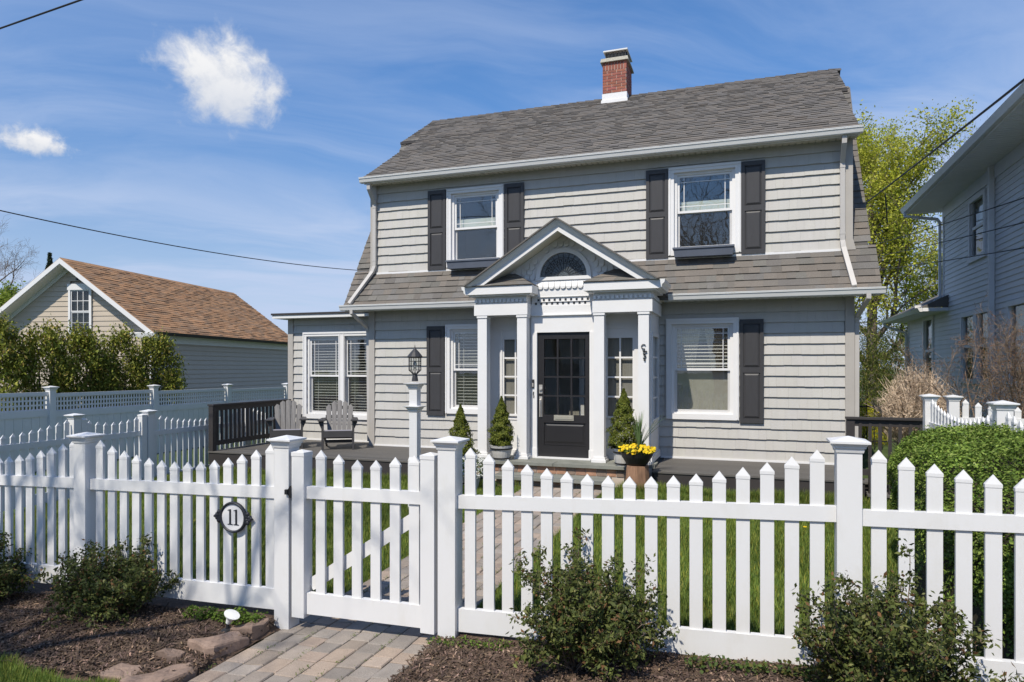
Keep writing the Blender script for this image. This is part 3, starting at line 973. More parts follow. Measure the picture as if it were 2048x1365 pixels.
EO, ES = (11.74, 3.095), 1.64                   # steep lower slope of the gambrel
EL = hypot(1, ES) * (14.24 - EO[0])
UO, US = (11.90, 5.70), .632                    # slope over the dormer up to the ridge
UL_ = hypot(1, US) * (15.85 - UO[0])
RXL = lambda d: -7.615
RXR = lambda d: 1.945 - .02 * d
dwall = (WY - EO[0]) * hypot(1, ES) - .005
sh = tabs(EO, ES, dwall, RXL, RXR, t0=.015, pal=GREY2)
half = int(dwall / .14 + 1)
d_start = half * .14
O2 = (EO[0] + d_start / hypot(1, ES), EO[1] + d_start * ES / hypot(1, ES))
sh += tabs(O2, ES, EL - d_start, RXL, lambda d: HX0 + .05, pal=GREY2)
sh += tabs(O2, ES, EL - d_start, lambda d: HX1 - .04, lambda d: 1.87 - .02 * d, pal=GREY2)
ubreak = (14.20 - UO[0]) * hypot(1, US)
su = tabs(UO, US, ubreak, lambda d: -7.245, lambda d: 1.655, expo=.125, pal=GREY)
O3 = (14.20, UO[1] + (14.20 - UO[0]) * US)
su += tabs(O3, US, UL_ - ubreak, lambda d: -7.63, lambda d: 1.76, expo=.125, pal=GREY, lift=.004)
roof_deck = MB()
def deck_quad(O, slope, y1, xa, xb, th=.05, off=.0):
    z1 = O[1] + (y1 - O[0]) * slope
    roof_deck.add([(xa, O[0], O[1] - off - th), (xb, O[0], O[1] - off - th), (xb, y1, z1 - off - th), (xa, y1, z1 - off - th),
                   (xa, O[0], O[1] - off), (xb, O[0], O[1] - off), (xb, y1, z1 - off), (xa, y1, z1 - off)], BOXF)
deck_quad(EO, ES, WY - .03, -7.61, 1.93, .05, .003)
deck_quad(O2, ES, 14.24, -7.61, HX0 + .05, .05, .003)
deck_quad(O2, ES, 14.24, HX1 - .04, 1.82, .05, .003)
deck_quad(UO, US, 14.20, -7.24, 1.65, .05, .003)
deck_quad(O3, US, 15.85, -7.625, 1.755, .06, .003)
roof_deck.add([(-7.6, 15.85, 8.19), (1.75, 15.85, 8.19), (1.75, 17.5, 7.1), (-7.6, 17.5, 7.1), (1.75, 19.8, 3.1), (-7.6, 19.8, 3.1)], [(0, 1, 2, 3), (3, 2, 4, 5)])
obj('roof', roof_deck, M['shingle'], house)
pieces('roof_shingle', house, M['shingle'], sh + su, 'shingle_courses')
mb = MB()                                        # cap shingles along the ridge
x = -7.63
while x < 1.74:
    w = .21; t = random.choice(GREY)
    mb.add([(x, 15.70, 8.118), (x + w + .03, 15.70, 8.110), (x + w + .03, 15.85, 8.212), (x, 15.85, 8.232), (x + w + .03, 16.0, 8.10), (x, 16.0, 8.10),
            (x, 15.70, 8.09), (x, 16.0, 8.05)], [(0, 1, 2, 3), (3, 2, 4, 5), (6, 0, 3, 5, 7)], tuple(k * .7 for k in t))
    x += w
obj('ridge_cap', mb, M['shingle'], house)
mb = MB()                                        # end boards where the upper roof oversails the dormer
mb.box(-7.63, -7.27, 14.13, 14.185, 7.085, 7.14); mb.box(1.50, 1.765, 14.13, 14.185, 7.085, 7.14)
obj('roof_end_board', mb, M['railing'], house)

# ---- gutters, fascias, soffits, downspouts
def gutter_mb(x0, x1, yf, zb, zt, d=.115):
    mb = MB()
    prof = [(yf + d, zb), (yf + d, zt), (yf, zt), (yf, zt - .022), (yf + .012, zt - .034), (yf + .030, zb + .008), (yf + .036, zb)]
    mb.add(*prism_x(prof[::-1], x0, x1))
    mb.box(x0, x1, yf - .004, yf + .010, zt - .006, zt + .004)
    return mb
obj('gutter', gutter_mb(-7.30, 1.70, 11.80, 5.575, 5.672), M['gutter'], house)
obj('gutter', gutter_mb(-7.68, PC - 1.66, 11.685, 3.035, 3.135), M['gutter'], house)
obj('gutter', gutter_mb(PC + 1.68, 1.99, 11.685, 3.035, 3.135), M['gutter'], house)
mb = MB(); mb.box(-7.245, 1.66, 11.917, 11.94, 5.56, 5.69); obj('fascia', mb, M['gutter'], house)
obj('fascia', MB().box(-7.61, PC - 1.6, 11.802, 11.82, 3.02, 3.12), M['gutter'], house)
obj('fascia', MB().box(PC + 1.6, 1.93, 11.802, 11.82, 3.02, 3.12), M['gutter'], house)
def soffit(x0, x1, y0, y1, z):
    mb = MB(); x = x0; k = 0
    while x < x1 - .01:
        w = .078 if k % 2 == 0 else .022; b = min(x + w, x1)
        mb.box(x, b, y0, y1, z + (0 if k % 2 == 0 else .014), z + .025)
        x = b; k += 1
    obj('soffit', mb, M['soffit'], house)
soffit(-7.245, 1.66, 11.94, WY, 5.588)
soffit(-7.61, PC - 1.5, 11.82, WY, 3.045)
soffit(PC + 1.5, 1.93, 11.82, WY, 3.045)
# upper downspouts run down the dormer corners and over the lower roof
for x, lx in ((HX0 + .13, -.34), (HX1 - .16, .12)):
    mb = MB()
    yr = lambda z: EO[0] + (z - EO[1]) / ES - .05
    mb.add(*rect_tube([(x, 11.90, 5.58), (x, 11.91, 5.46), (x, 12.08, 5.27), (x, 12.13, 5.20), (x, 12.13, 3.95), (x + lx * .1, 12.10, 3.83), (x + lx, yr(3.17), 3.17)], .072, .058))
    o = obj('downspout', mb, M['leader'], house)
    for z in (4.05, 5.12): obj('strap', MB().box(x - .039, x + .039, 12.098, 12.165, z, z + .03), M['leader'], o)
for x, wx in ((-7.42, HX0 - .06), (1.76, HX1 + .06)):
    mb = MB()
    mb.add(*rect_tube([(x, 11.74, 3.06), (x, 11.74, 2.98), (wx, 12.16, 2.72), (wx, 12.2, 2.62), (wx, 12.24, .4)], .065, .055))
    obj('downspout', mb, M['leader'], house)

# ---- double-hung windows
def window(parent, w, Y, blind='slats', screen_low=True, mull=False):
    x0, x1, z0, z1 = w
    mb = MB()
    mb.box(x0, x1, Y - .066, Y + .008, z1 - CW, z1)                                   # head
    mb.box(x0, x0 + CW, Y - .0645, Y + .008, z0, z1 - CW)
    mb.box(x1 - CW, x1, Y - .0645, Y + .008, z0, z1 - CW)
    mb.box(x0 + CW, x1 - CW, Y - .063, Y + .008, z0, z0 + CW)
    mb.box(x0 + .010, x1 - .010, Y - .078, Y - .065, z1 - .045, z1 - .008)            # applied band mould
    for a, b in ((x0 + .012, x0 + .036), (x1 - .036, x1 - .012)): mb.box(a, b, Y - .076, Y - .0644, z0 + .01, z1 - .05)
    win = obj('window', mb, M['trim'], parent)
    a, b, c, d = x0 + CW, x1 - CW, z0 + CW, z1 - CW
    mb = MB(); f = .05
    mb.box(a, a + f, Y - .018, Y + .09, c, d); mb.box(b - f, b, Y - .018, Y + .09, c, d)
    mb.box(a + f, b - f, Y - .016, Y + .09, d - f * .8, d); mb.box(a + f, b - f, Y - .022, Y + .09, c, c + f * .6)
    obj('frame', mb, M['trim'], win)
    a, b, c, d = a + f, b - f, c + f * .6, d - f * .8
    zm = c + (d - c) * .497; st = .040
    def sash(nm, p, q, y):
        mb = MB()
        mb.box(a, a + st, y, y + .03, p, q); mb.box(b - st, b, y, y + .03, p, q)
        mb.box(a + st, b - st, y + .001, y + .03, q - st, q); mb.box(a + st, b - st, y + .001, y + .03, p, p + st)
        s = obj('sash', mb, M['trim'], win)
        g = MB(); g.box(a + st, b - st, y + .014, y + .018, p + st, q - st)
        obj('pane', g, M['glass'], win)
        return a + st, b - st, p + st, q - st
    ga, gb, gc, gd = sash('upper', zm - .02, d, Y + .008)
    mb = MB()
    for x in (ga + .075, gb - .075): mb.box(x - .006, x + .006, Y + .012, Y + .0215, gc, gd)
    for z in (gc + .075, gd - .085): mb.box(ga, gb, Y + .0125, Y + .021, z - .006, z + .006)
    obj('grille', mb, M['trim'], win)
    la, lb, lc, ld = sash('lower', c, zm + .02, Y + .042)
    if screen_low:
        mb = MB(); mb.add([(a + .005, Y + .034, c), (b - .005, Y + .034, c), (b - .005, Y + .034, zm - .02), (a + .005, Y + .034, zm - .02)], [(0, 1, 2, 3)])
        obj('insect_screen', mb, M['mesh'], win)
    # room behind the glass
    ya, yb = Y + .088, Y + .85; e = .12
    mb = MB()
    X0, X1, Z0, Z1 = a - e, b + e, c - e, d + e
    mb.add([(X0, yb, Z0), (X1, yb, Z0), (X1, yb, Z1), (X0, yb, Z1), (X0, ya, Z0), (X1, ya, Z0), (X1, ya, Z1), (X0, ya, Z1)],
           [(0, 1, 2, 3), (4, 0, 3, 7), (1, 5, 6, 2), (3, 2, 6, 7), (4, 5, 1, 0)])
    obj('room', mb, M['room'], win)
    yb = Y + .125
    if blind == 'slats':
        mb = MB(); z = c + .02
        while z < d - .02:
            mb.add([(a - .02, yb - .026, z - .001), (b + .02, yb - .026, z - .001), (b + .02, yb + .026, z + .004), (a - .02, yb + .026, z + .004)], [(0, 1, 2, 3)])
            mb.add([(a - .02, yb - .026, z - .009), (b + .02, yb - .026, z - .009), (b + .02, yb - .026, z - .001), (a - .02, yb - .026, z - .001)], [(0, 1, 2, 3)])
            z += .060
        for x in (a + (b - a) * .2, a + (b - a) * .8): mb.box(x - .004, x + .004, yb - .032, yb - .029, c, d)
        obj('blind', mb, M['blind'], win)
    elif blind == 'shade':
        mb = MB(); mb.box(a - .02, b + .02, yb, yb + .012, zm - .01, zm + .20)
        obj('window_shade', mb, M['shade'], win)
    else:
        mb = MB(); z = zm + .05
        while z < d - .02:
            mb.add([(a - .02, yb - .07, z - .006), (b + .02, yb - .07, z - .006), (b + .02, yb - .03, z + .010), (a - .02, yb - .03, z + .010)], [(0, 1, 2, 3)])
            z += .060
        obj('blind', mb, M['blind'], win)
        mb = MB(); n = 26; m_ = (a + b) / 2                      # tied-back curtain and a drawn shade below it
        for s in (-1, 1):
            for k in range(n):
                u0, u1 = k / n, (k + 1) / n
                t0, t1 = m_ + s * .02 + s * u0 * (b - a) / 2, m_ + s * .02 + s * u1 * (b - a) / 2
                l0, l1 = m_ + s * (.16 + .30 * u0), m_ + s * (.16 + .30 * u1)
                y0, y1 = yb + .08 + .02 * (k % 2), yb + .08 + .02 * ((k + 1) % 2)
                mb.add([(l0, y0, zm - .1), (l1, y1, zm - .1), (t1, y1, d + .05), (t0, y0, d + .05)], [(0, 1, 2, 3)])
        obj('curtain', mb, M['curtain'], win)
        mb = MB(); mb.box(a - .02, b + .02, yb + .002, yb + .010, c - .05, zm + .02); obj('window_shade', mb, M['curtain'], win)
    return win

window(house, WIN['ul'], WY, 'shade')
window(house, WIN['ur'], WY, 'shade')
window(house, WIN['lr'], WY, 'curtain')
window(house, WIN['ll'], WY, 'slats')

# ---- shutters with two raised panels
def shutter(x0, x1, z0, z1, zmid):
    y = WY - .034
    mb = MB(); fr = .055
    mb.box(x0, x1, y - .016, y, z0, z1)
    mb.box(x0, x0 + fr, y - .034, y - .016, z0, z1); mb.box(x1 - fr, x1, y - .034, y - .016, z0, z1)
    for a, b in ((z0, z0 + .075), (zmid - .045, zmid + .045), (z1 - .075, z1)): mb.box(x0 + fr, x1 - fr, y - .0335, y - .016, a, b)
    s = obj('shutter', mb, M['shutter'], house)
    for a, b in ((z0 + .075, zmid - .045), (zmid + .045, z1 - .075)):
        mb = MB(); g = .006; e = .034
        o = [(x0 + fr + g, a + g), (x1 - fr - g, a + g), (x1 - fr - g, b - g), (x0 + fr + g, b - g)]
        i = [(x0 + fr + g + e, a + g + e), (x1 - fr - g - e, a + g + e), (x1 - fr - g - e, b - g - e), (x0 + fr + g + e, b - g - e)]
        v = [(p, y - .017, q) for p, q in o] + [(p, y - .033, q) for p, q in i]
        mb.add(v, [(4, 5, 6, 7)] + [(k, (k + 1) % 4, 4 + (k + 1) % 4, 4 + k) for k in range(4)])
        obj('panel', mb, M['shutter'], s)
for x0, x1 in ((-5.948, -5.565), (-4.345, -3.965), (-1.697, -1.316), (-.104, .272)): shutter(x0, x1, 3.815, 5.372, 4.585)
for x0, x1 in ((-5.972, -5.597), (-.130, .248)): shutter(x0, x1, .972, 2.715, 1.86)

# ---- window boxes under the upper windows
for x0, x1 in ((-5.455, -4.395), (-1.205, -.225)):
    mb = MB(); t = .02
    bot = [(x0 + .015, WY - .24, 3.795), (x1 - .015, WY - .24, 3.795), (x1 - .015, WY - .08, 3.795), (x0 + .015, WY - .08, 3.795)]
    tp = [(x0, WY - .26, 3.925), (x1, WY - .26, 3.925), (x1, WY - .08, 3.925), (x0, WY - .08, 3.925)]
    mb.add(*hexa(bot, tp))
    mb.box(x0 - .015, x1 + .015, WY - .275, WY - .079, 3.925, 3.955)
    o = obj('window_box', mb, M['slate'], house)

# ---- wing on the left with its flat roof
GY = 12.7
WX0w, WX1w = -9.60, HX0 + .02
wwin = [(-9.225, -8.165, .795, 2.68), (-8.32, -7.26, .795, 2.68)]
wh = [(-9.225 + CW, -7.35, .795 + CW, 2.68 - CW)]
sheathing('wall', WX0w, WX1w, .2, 3.0, GY + .006, wh, M['taupe'], house)
pl = shakes(WX0w + .11, WX1w, .345, 2.97, GY, wh)
mbx = MB()
for p in pl: mbx.merge(p)
obj('shake_siding', mbx, M['siding'], house, kind='stuff')
mb = MB(); mb.box(WX0w - .02, WX0w + .11, GY - .05, GY + .2, .3, 2.97); obj('corner_board', mb, M['taupe'], house)
mb = MB(); mb.box(WX0w, WX0w + .02, GY, 16.5, .0, 3.0); mb.box(WX0w, WX1w, 16.5, 16.52, 0, 3.0); obj('side_wall', mb, M['siding'], house)
mb = MB(); mb.box(WX0w + .11, WX1w, GY - .05, GY, .325, .358); obj('base_strip', mb, M['trim'], house)
mb = MB(); mb.box(-9.86, HX0 - .0, GY - .32, 16.7, 3.045, 3.085); obj('flat_roof', mb, M['railing'], house)
mb = MB(); mb.box(-9.84, HX0 - .0, GY - .30, GY + .02, 2.975, 3.044); mb.box(-9.84, -9.6, GY + .02, 16.6, 2.975, 3.044); obj('roof_fascia', mb, M['gutter'], house)
CW0 = CW
window(house, (-9.225, -8.165, .795, 2.68), GY, 'slats')
window(house, (-8.314, -7.20, .797, 2.679), GY + .001, 'slats')

# ---- chimney
CX0, CX1, CY0, CY1 = -3.150, -2.605, 15.48, 16.22
mb = MB(); mb.box(CX0 + .008, CX1 - .008, CY0 + .008, CY1, 7.6, 8.99)
ch = obj('chimney', mb, M['mortar'], house)
def brick_row(z0, z1, off, face):
    L, g = .205, .011
    span = (CX0, CX1) if face == 'f' else (CY0 + .052, CY1)
    x = span[0] - off
    while x < span[1]:
        a, b = max(x, span[0]), min(x + L, span[1]); x += L + g
        if b - a < .03: continue
        q = random.uniform(.8, 1.2); t = (q, q * random.uniform(.9, 1.1), q * random.uniform(.9, 1.1))
        mb = MB()
        if face == 'f': mb.box(a, b, CY0, CY0 + .05, z0, z1, t)
        else: mb.box(CX1 - .05, CX1, a, b, z0, z1, t)
        obj('brick', mb, M['brick'], ch)
z = 8.19; k = 0
while z < 8.70:
    brick_row(z, z + .054, .11 if k % 2 else .0, 'f'); brick_row(z, z + .054, .0 if k % 2 else .11, 's')
    z += .0655; k += 1
for i in range(8):
    w = (CX1 - CX0 + .011) / 8; q = random.uniform(.8, 1.15)
    mb = MB(); mb.box(CX0 + i * w, CX0 + (i + 1) * w - .011, CY0 + .001, CY0 + .05, z, z + .175, (q, q, q)); obj('brick', mb, M['brick'], ch)
for i in range(11):
    w = (CY1 - CY0 - .05) / 11; q = random.uniform(.8, 1.15)
    mb = MB(); mb.box(CX1 - .05, CX1 - .001, CY0 + .055 + i * w, CY0 + .055 + (i + 1) * w - .011, z, z + .175, (q, q, q)); obj('brick', mb, M['brick'], ch)
zt = z + .175
mb = MB(); mb.add(*hexa([(CX0 - .05, CY0 - .05, zt), (CX1 + .05, CY0 - .05, zt), (CX1 + .05, CY1 + .05, zt), (CX0 - .05, CY1 + .05, zt)],
                        [(CX0 - .03, CY0 - .03, zt + .085), (CX1 + .03, CY0 - .03, zt + .085), (CX1 + .03, CY1 + .03, zt + .085), (CX0 - .03, CY1 + .03, zt + .085)]))
obj('crown', mb, M['concrete'], ch)
mb = MB()
xa, xb, ya, yb, z0, z1 = CX0 + .06, CX1 - .03, CY0 + .06, CY1 - .06, zt + .085, zt + .25
for i in range(15):
    x = xa + (xb - xa) * i / 14
    mb.box(x - .006, x + .006, ya - .006, ya + .006, z0, z1); mb.box(x - .006, x + .006, yb - .006, yb + .006, z0, z1)
for i in range(1, 16):
    y = ya + (yb - ya) * i / 16
    mb.box(xb - .006, xb + .006, y - .006, y + .006, z0, z1); mb.box(xa - .006, xa + .006, y - .006, y + .006, z0, z1)
mb.box(xa - .02, xb + .02, ya + .10, ya + .13, z0, z1 - .01); 
obj('spark_screen', mb, M['steel_dark'], ch)
mb = MB(); mb.box(xa - .05, xb + .05, ya - .05, yb + .05, z1, z1 + .03); obj('chimney_lid', mb, M['gutter'], ch)
mb = MB(); mb.box(CX0 - .012, CX1 + .012, CY0 - .012, CY1 + .012, 7.7, 8.17); mb.box(CX0 - .03, CX1 + .03, CY0 - .035, CY0 - .0125, 7.85, 8.02); obj('flashing', mb, M['trim'], ch)
# ------------------------------------------------------------------ entry portico
YB, YC, YS, YK = 10.92, 11.17, 11.38, 10.80      # entablature, door wall, sidelights, cornice front
porch = obj('portico', MB().box(PC - 1.46, PC + 1.46, WY - .16, WY - .06, 2.83, 3.26), M['trim'], house)
for s in (-1, 1):
    a, b = sorted((PC + s * .555, PC + s * 1.52))
    obj('architrave', MB().box(a, b, YB, WY - .05, 2.796, 2.985), M['trim'], porch)
    obj('frieze', MB().box(a + .02, b - .02, YB + .02, WY - .05, 2.985, 3.15), M['trim'], porch)
for s in (-1, 1):
    a, b = sorted((PC + s * .555, PC + s * 1.52))
    mb = MB()                                                # cornice with crown
    oa, ob = a - .12, b + .12
    mb.box(oa, ob, YK, WY, 3.145, 3.278)
    mb.box(oa + .05, ob - .05, YK + .05, WY, 3.118, 3.145)
    obj('cornice', mb, M['trim'], porch)
    n = 13; w = (b - a) / n
    for k in range(n):
        x = a + w * (k + .5)
        mb = MB(); mb.box(x - .022, x + .022, YB - .012, YB + .022, 3.015, 3.068); obj('dentil', mb, M['trim'], porch)
    if s > 0:
        for k in range(14):
            y = YB + .06 + .086 * k
            mb = MB(); mb.box(b - .022, b + .012, y - .022, y + .022, 3.015, 3.068); obj('dentil', mb, M['trim'], porch)
        mb = MB()                                            # moulded gutter along the right return
        prof = [(b + .12, 3.150), (b + .155, 3.160), (b + .165, 3.205), (b + .20, 3.235), (b + .21, 3.285), (b + .12, 3.285)]
        mb.add(*prism_y(prof, YK + .001, 11.70)); obj('crown_gutter', mb, M['gutter'], porch)
    else:
        mb = MB(); prof = [(a - .12, 3.285), (a - .19, 3.285), (a - .18, 3.24), (a - .15, 3.215), (a - .145, 3.175), (a - .12, 3.165)]
        mb.add(*prism_y(prof, YK + .001, 11.70)); obj('crown_gutter', mb, M['gutter'], porch)
# square columns with plinth and necking
for s in (-1, 1):
    for c in (.660, 1.378):
        cx = PC + s * c; h = .084
        mb = MB(); mb.box(cx - h, cx + h, YB + .02, YB + .19, .43, 2.796)
        col_ = obj('column', mb, M['trim'], porch)
        obj('capital', MB().box(cx - h - .012, cx + h + .012, YB + .006, YB + .204, 2.755, 2.7955), M['trim'], col_)
        mb = MB(); mb.box(cx - h - .035, cx + h + .035, YB - .02, YB + .23, .362, .405); mb.box(cx - h - .018, cx + h + .018, YB, YB + .21, .405, .445)
        obj('plinth', mb, M['trim'], col_)

# door wall and gable wall behind the columns
def wall_poly(mb, pts, Y, d=.05):
    v, f = prism_y(pts, Y, Y + d); mb.add(v, f)
DX0, DX1, DZ0, DZ1 = PC - .4575, PC + .4575, .385, 2.502
mb = MB()
mb.box(PC - .575, DX0 - .10, YC, YC + .06, .36, 2.79); mb.box(DX1 + .10, PC + .575, YC, YC + .06, .36, 2.79)
mb.box(DX0 - .10, DX1 + .10, YC - .001, YC + .06, DZ1 + .0, 2.79)
mb.box(PC - .575, PC - .515, YC + .06, YS + .03, .36, 2.79); mb.box(PC + .515, PC + .575, YC + .06, YS + .03, .36, 2.79)
obj('door_wall', mb, M['trim'], porch)
mb = MB()
for a, b in ((DX0 - .10, DX0), (DX1, DX1 + .10)):
    mb.box(a, b, YC - .022, YC + .06, .40, DZ1); mb.box(a - .012, b + .004, YC - .032, YC + .05, .362, .53)
mb.box(PC - .56, PC + .56, YC - .035, YC, 2.785, 2.80)
obj('door_casing', mb, M['trim'], porch)
mb = MB()
mb.box(PC - .56, PC + .56, YC + .0, YC + .06, 2.80, 2.955)
mb.box(PC - .56, PC + .56, YC + .012, YC + .06, 2.955, 3.10)
mb.box(PC - .56, PC + .56, YC + .0, YC + .06, 3.10, 3.385)
obj('frieze_board', mb, M['trim'], porch)
mb = MB()                                                    # small dark squares cut through the frieze
for k in range(10):
    x = PC - .50 + .0955 * k
    mb.box(x + .045, x + .080, YC + .006, YC + .013, 3.035, 3.072); mb.box(x + .0, x + .035, YC + .006, YC + .013, 2.975, 3.012)
obj('pierced_squares', mb, M['steel_dark'], porch, kind='stuff')
mb = MB(); mb.box(PC - .56, PC + .56, YC - .006, YC + .012, 3.018, 3.027); mb.box(PC - .56, PC + .56, YC - .010, YC, 3.10, 3.108); obj('bead', mb, M['trim'], porch)

# gable: rake profile runs from the apex to the cornice on both sides
AZ, RS = 4.355, .648; CR = hypot(1, RS)
def rake(s, prof, zlow, mat, name):
    mb = MB(); n = len(prof)
    A = [(PC, y, AZ - d * CR) for d, y in prof]
    B = []
    for d, y in prof:
        w = (AZ - d * CR - zlow) / RS
        B.append((PC + s * w, y, zlow))
    fs = [(i, (i + 1) % n, n + (i + 1) % n, n + i) for i in range(n)] + [tuple(range(n)), tuple(range(2 * n - 1, n - 1, -1))]
    mb.add(A + B, fs)
    return obj(name, mb, mat, porch)
for s in (-1, 1):
    rake(s, [(.0, 10.70), (.0, 12.3), (.022, 12.3), (.022, 10.70)], 3.285, M['shingle'], 'porch_roof')
    rake(s, [(.0225, 10.735), (.0225, 10.92), (.105, 10.92), (.105, 10.792), (.085, 10.782), (.05, 10.750)], 3.285, M['trim'], 'crown_moulding')
    rake(s, [(.1055, 10.797), (.1055, 10.87), (.178, 10.87), (.178, 10.797)], 3.285, M['trim'], 'rake_board')
    rake(s, [(.150, 10.871), (.150, 12.1), (.165, 12.1), (.165, 10.871)], 3.285, M['soffit'], 'porch_soffit')
mb = MB()
fanR, fz = .412, 3.442
W = (AZ - .14 * CR - 3.29) / RS
pts = [(PC - W, 3.29), (PC - fanR - .03, 3.29), (PC - fanR - .03, fz)]
pts += [(PC - (fanR + .03) * cos(pi * k / 20), fz + (fanR + .03) * sin(pi * k / 20)) for k in range(1, 20)]
pts += [(PC + fanR + .03, fz), (PC + fanR + .03, 3.29), (PC + W, 3.29), (PC, AZ - .14 * CR)]
# split in two halves so that the outline stays simple
L_ = [p for p in pts if p[0] <= PC + 1e-6]; R_ = [p for p in pts if p[0] >= PC - 1e-6]
hp = [(PC - W, 3.29), (PC - fanR - .03, 3.29), (PC - fanR - .03, fz)] + [(PC - (fanR + .03) * cos(pi * k / 20), fz + (fanR + .03) * sin(pi * k / 20)) for k in range(1, 11)] + [(PC, AZ - .14 * CR)]
def strip_fill(mb, hp, sgn):
    arc = hp[1:-1]; n = len(arc)
    apex = hp[-1]; foot = hp[0]
    out = [(foot[0] + (apex[0] - foot[0]) * k / (n - 1), foot[1] + (apex[1] - foot[1]) * k / (n - 1)) for k in range(n)]
    for k in range(n - 1):
        q = [out[k], arc[k], arc[k + 1], out[k + 1]]
        q = [(PC + sgn * (x - PC), z) for x, z in q]
        mb.add([(x, YC + .03, z) for x, z in q], [(0, 1, 2, 3)])
strip_fill(mb, hp, 1); strip_fill(mb, hp, -1)
obj('gable_wall', mb, M['trim'], porch)
# scalloped shingles on the gable
def scale_shingle(x, z, w, h, y):
    r = w / 2 - .004; n = 8
    pr = [(x - r, z + h), (x - r, z + r * .9)] + [(x - r * cos(pi * k / n), z + r * .9 - r * .9 * sin(pi * k / n)) for k in range(1, n)] + [(x + r, z + r * .9), (x + r, z + h)]
    m = len(pr)
    v = [(a, y - (.026 if b < z + h - .001 else .004), b) for a, b in pr] + [(a, y, b) for a, b in pr]
    f = [tuple(range(m))] + [(i, m + i, m + (i + 1) % m, (i + 1) % m) for i in range(m)]
    mb = MB(); mb.add(v, f); return mb
rowh = .092; wd = .1
for r in range(9):
    z = 3.30 + r * rowh
    x = PC - 1.5 + (wd / 2 if r % 2 else 0)
    while x < PC + 1.5:
        halfw = (AZ - .175 * CR - (z + rowh * .7)) / RS - wd * .5
        inside = hypot(x - PC, max(z + rowh * .5 - fz, 0)) < fanR + .105 and z + rowh > 3.385
        under = abs(x - PC) < .53 and z < 3.36
        cover = abs(x - PC) > 1.12 and z < 3.36
        if abs(x - PC) < halfw and not inside and not under and not cover:
            obj('scale_shingle', scale_shingle(x, z, wd, rowh + .035, YC + .03), M['trim'], porch)
        x += wd
for k in range(11):                                           # lit row above the dark squares
    x = PC - .5 + .1 * k
    obj('scale_shingle', scale_shingle(x, 3.235, wd, .125, YC + .0), M['trim'], porch)
# fan window
mb = MB(); n = 24
def arc(r, y): return [(PC + r * cos(pi * k / n), y, fz + r * sin(pi * k / n)) for k in range(n + 1)]
v = arc(fanR - .005, YC - .01) + arc(fanR + .068, YC - .012) + arc(fanR + .072, YC + .04) + arc(fanR - .005, YC + .05)
m = n + 1; fs = []
for q in range(4):
    for k in range(n): fs.append((q * m + k, q * m + k + 1, ((q + 1) % 4) * m + k + 1, ((q + 1) % 4) * m + k))
mb.add(v, fs)
mb.box(PC - fanR - .072, PC + fanR + .072, YC - .02, YC + .05, 3.385, fz)
fan = obj('fan_window', mb, M['trim'], porch)
mb = MB(); mb.add(arc(fanR, YC + .028) + [(PC, YC + .028, fz)], [(k, k + 1, n + 1) for k in range(n)])
mb.add(arc(fanR, YC + .30) + [(PC, YC + .30, fz)], [(k, k + 1, n + 1) for k in range(n)])
obj('fan_interior', MB().add(arc(fanR, YC + .30) + [(PC, YC + .30, fz)], [(k, k + 1, n + 1) for k in range(n)]), M['room'], porch)
obj('fan_pane', MB().add(arc(fanR, YC + .028) + [(PC, YC + .028, fz)], [(k, k + 1, n + 1) for k in range(n)]), M['leaded'], porch)
mb = MB()                                                     # leading of the fan window
for k in range(1, 12):
    a = pi * k / 12
    mb.add(*tube([(PC + .10 * cos(a), YC + .022, fz + .10 * sin(a)), (PC + (fanR) * cos(a), YC + .022, fz + fanR * sin(a))], .0035, 4))
for r in (.10, .22, .33):
    mb.add(*tube([(PC + r * cos(pi * k / 16), YC + .021, fz + r * sin(pi * k / 16)) for k in range(17)], .0035, 4))
for k in range(11):
    a = pi * (k + 1) / 12
    c = (PC + .275 * cos(a), fz + .275 * sin(a))
    mb.add(*tube([(c[0] + .035 * cos(t), YC + .020, c[1] + .035 * sin(t)) for t in [2 * pi * q / 8 for q in range(9)]], .003, 4))
obj('leading', mb, M['bowl'], porch)

# little hipped shingle roofs on the two cornices
def tabs_quad(p00, p10, p11, p01, nu, nv, lift=.012):
    P = [Vector(p) for p in (p00, p10, p11, p01)]
    nrm = (P[1] - P[0]).cross(P[3] - P[0]).normalized()
    def at(u, v): return P[0] * (1 - u) * (1 - v) + P[1] * u * (1 - v) + P[2] * u * v + P[3] * (1 - u) * v
    pl = []
    for j in range(nv):
        off = (.5 / nu) * (j % 2)
        us = [0.0] + [min(max((k / nu) + off, 0), 1) for k in range(nu + 1)] + [1.0]
        us = sorted(set(round(u, 4) for u in us))
        for a, b in zip(us[:-1], us[1:]):
            if b - a < .01: continue
            v0, v1 = j / nv, min((j + 1.15) / nv, 1.0)
            q = [at(a, v0), at(b, v0), at(b, v1), at(a, v1)]
            h = [lift, lift, .001, .001]
            vv = [tuple(p) for p in q] + [tuple(p + nrm * t) for p, t in zip(q, h)]
            t = random.choice(GREY2); k = random.uniform(.9, 1.15)
            pl.append((vv, BOXF, tuple(c * k for c in t)))
    return pl
for s in (-1, 1):
    o, i = PC + s * 1.655, PC + s * .435
    ap = PC + s * .86; e = PC + s * 1.30
    A, B, C_, D, E_ = (o, YK - .02, 3.282), (i, YK - .02, 3.282), (i, YC + .03, 3.282), (ap, YC + .03, 3.53), (e, YC + .03, 3.53)
    q1 = (A, B, D, E_) if s < 0 else (B, A, E_, D)
    q2 = (B, C_, D, D) if s < 0 else (C_, B, D, D)
    for p in tabs_quad(*q1, 5, 3) + tabs_quad(*q2, 2, 3):
        mb = MB(); mb.merge(p); obj('hip_shingle', mb, M['shingle'], porch)

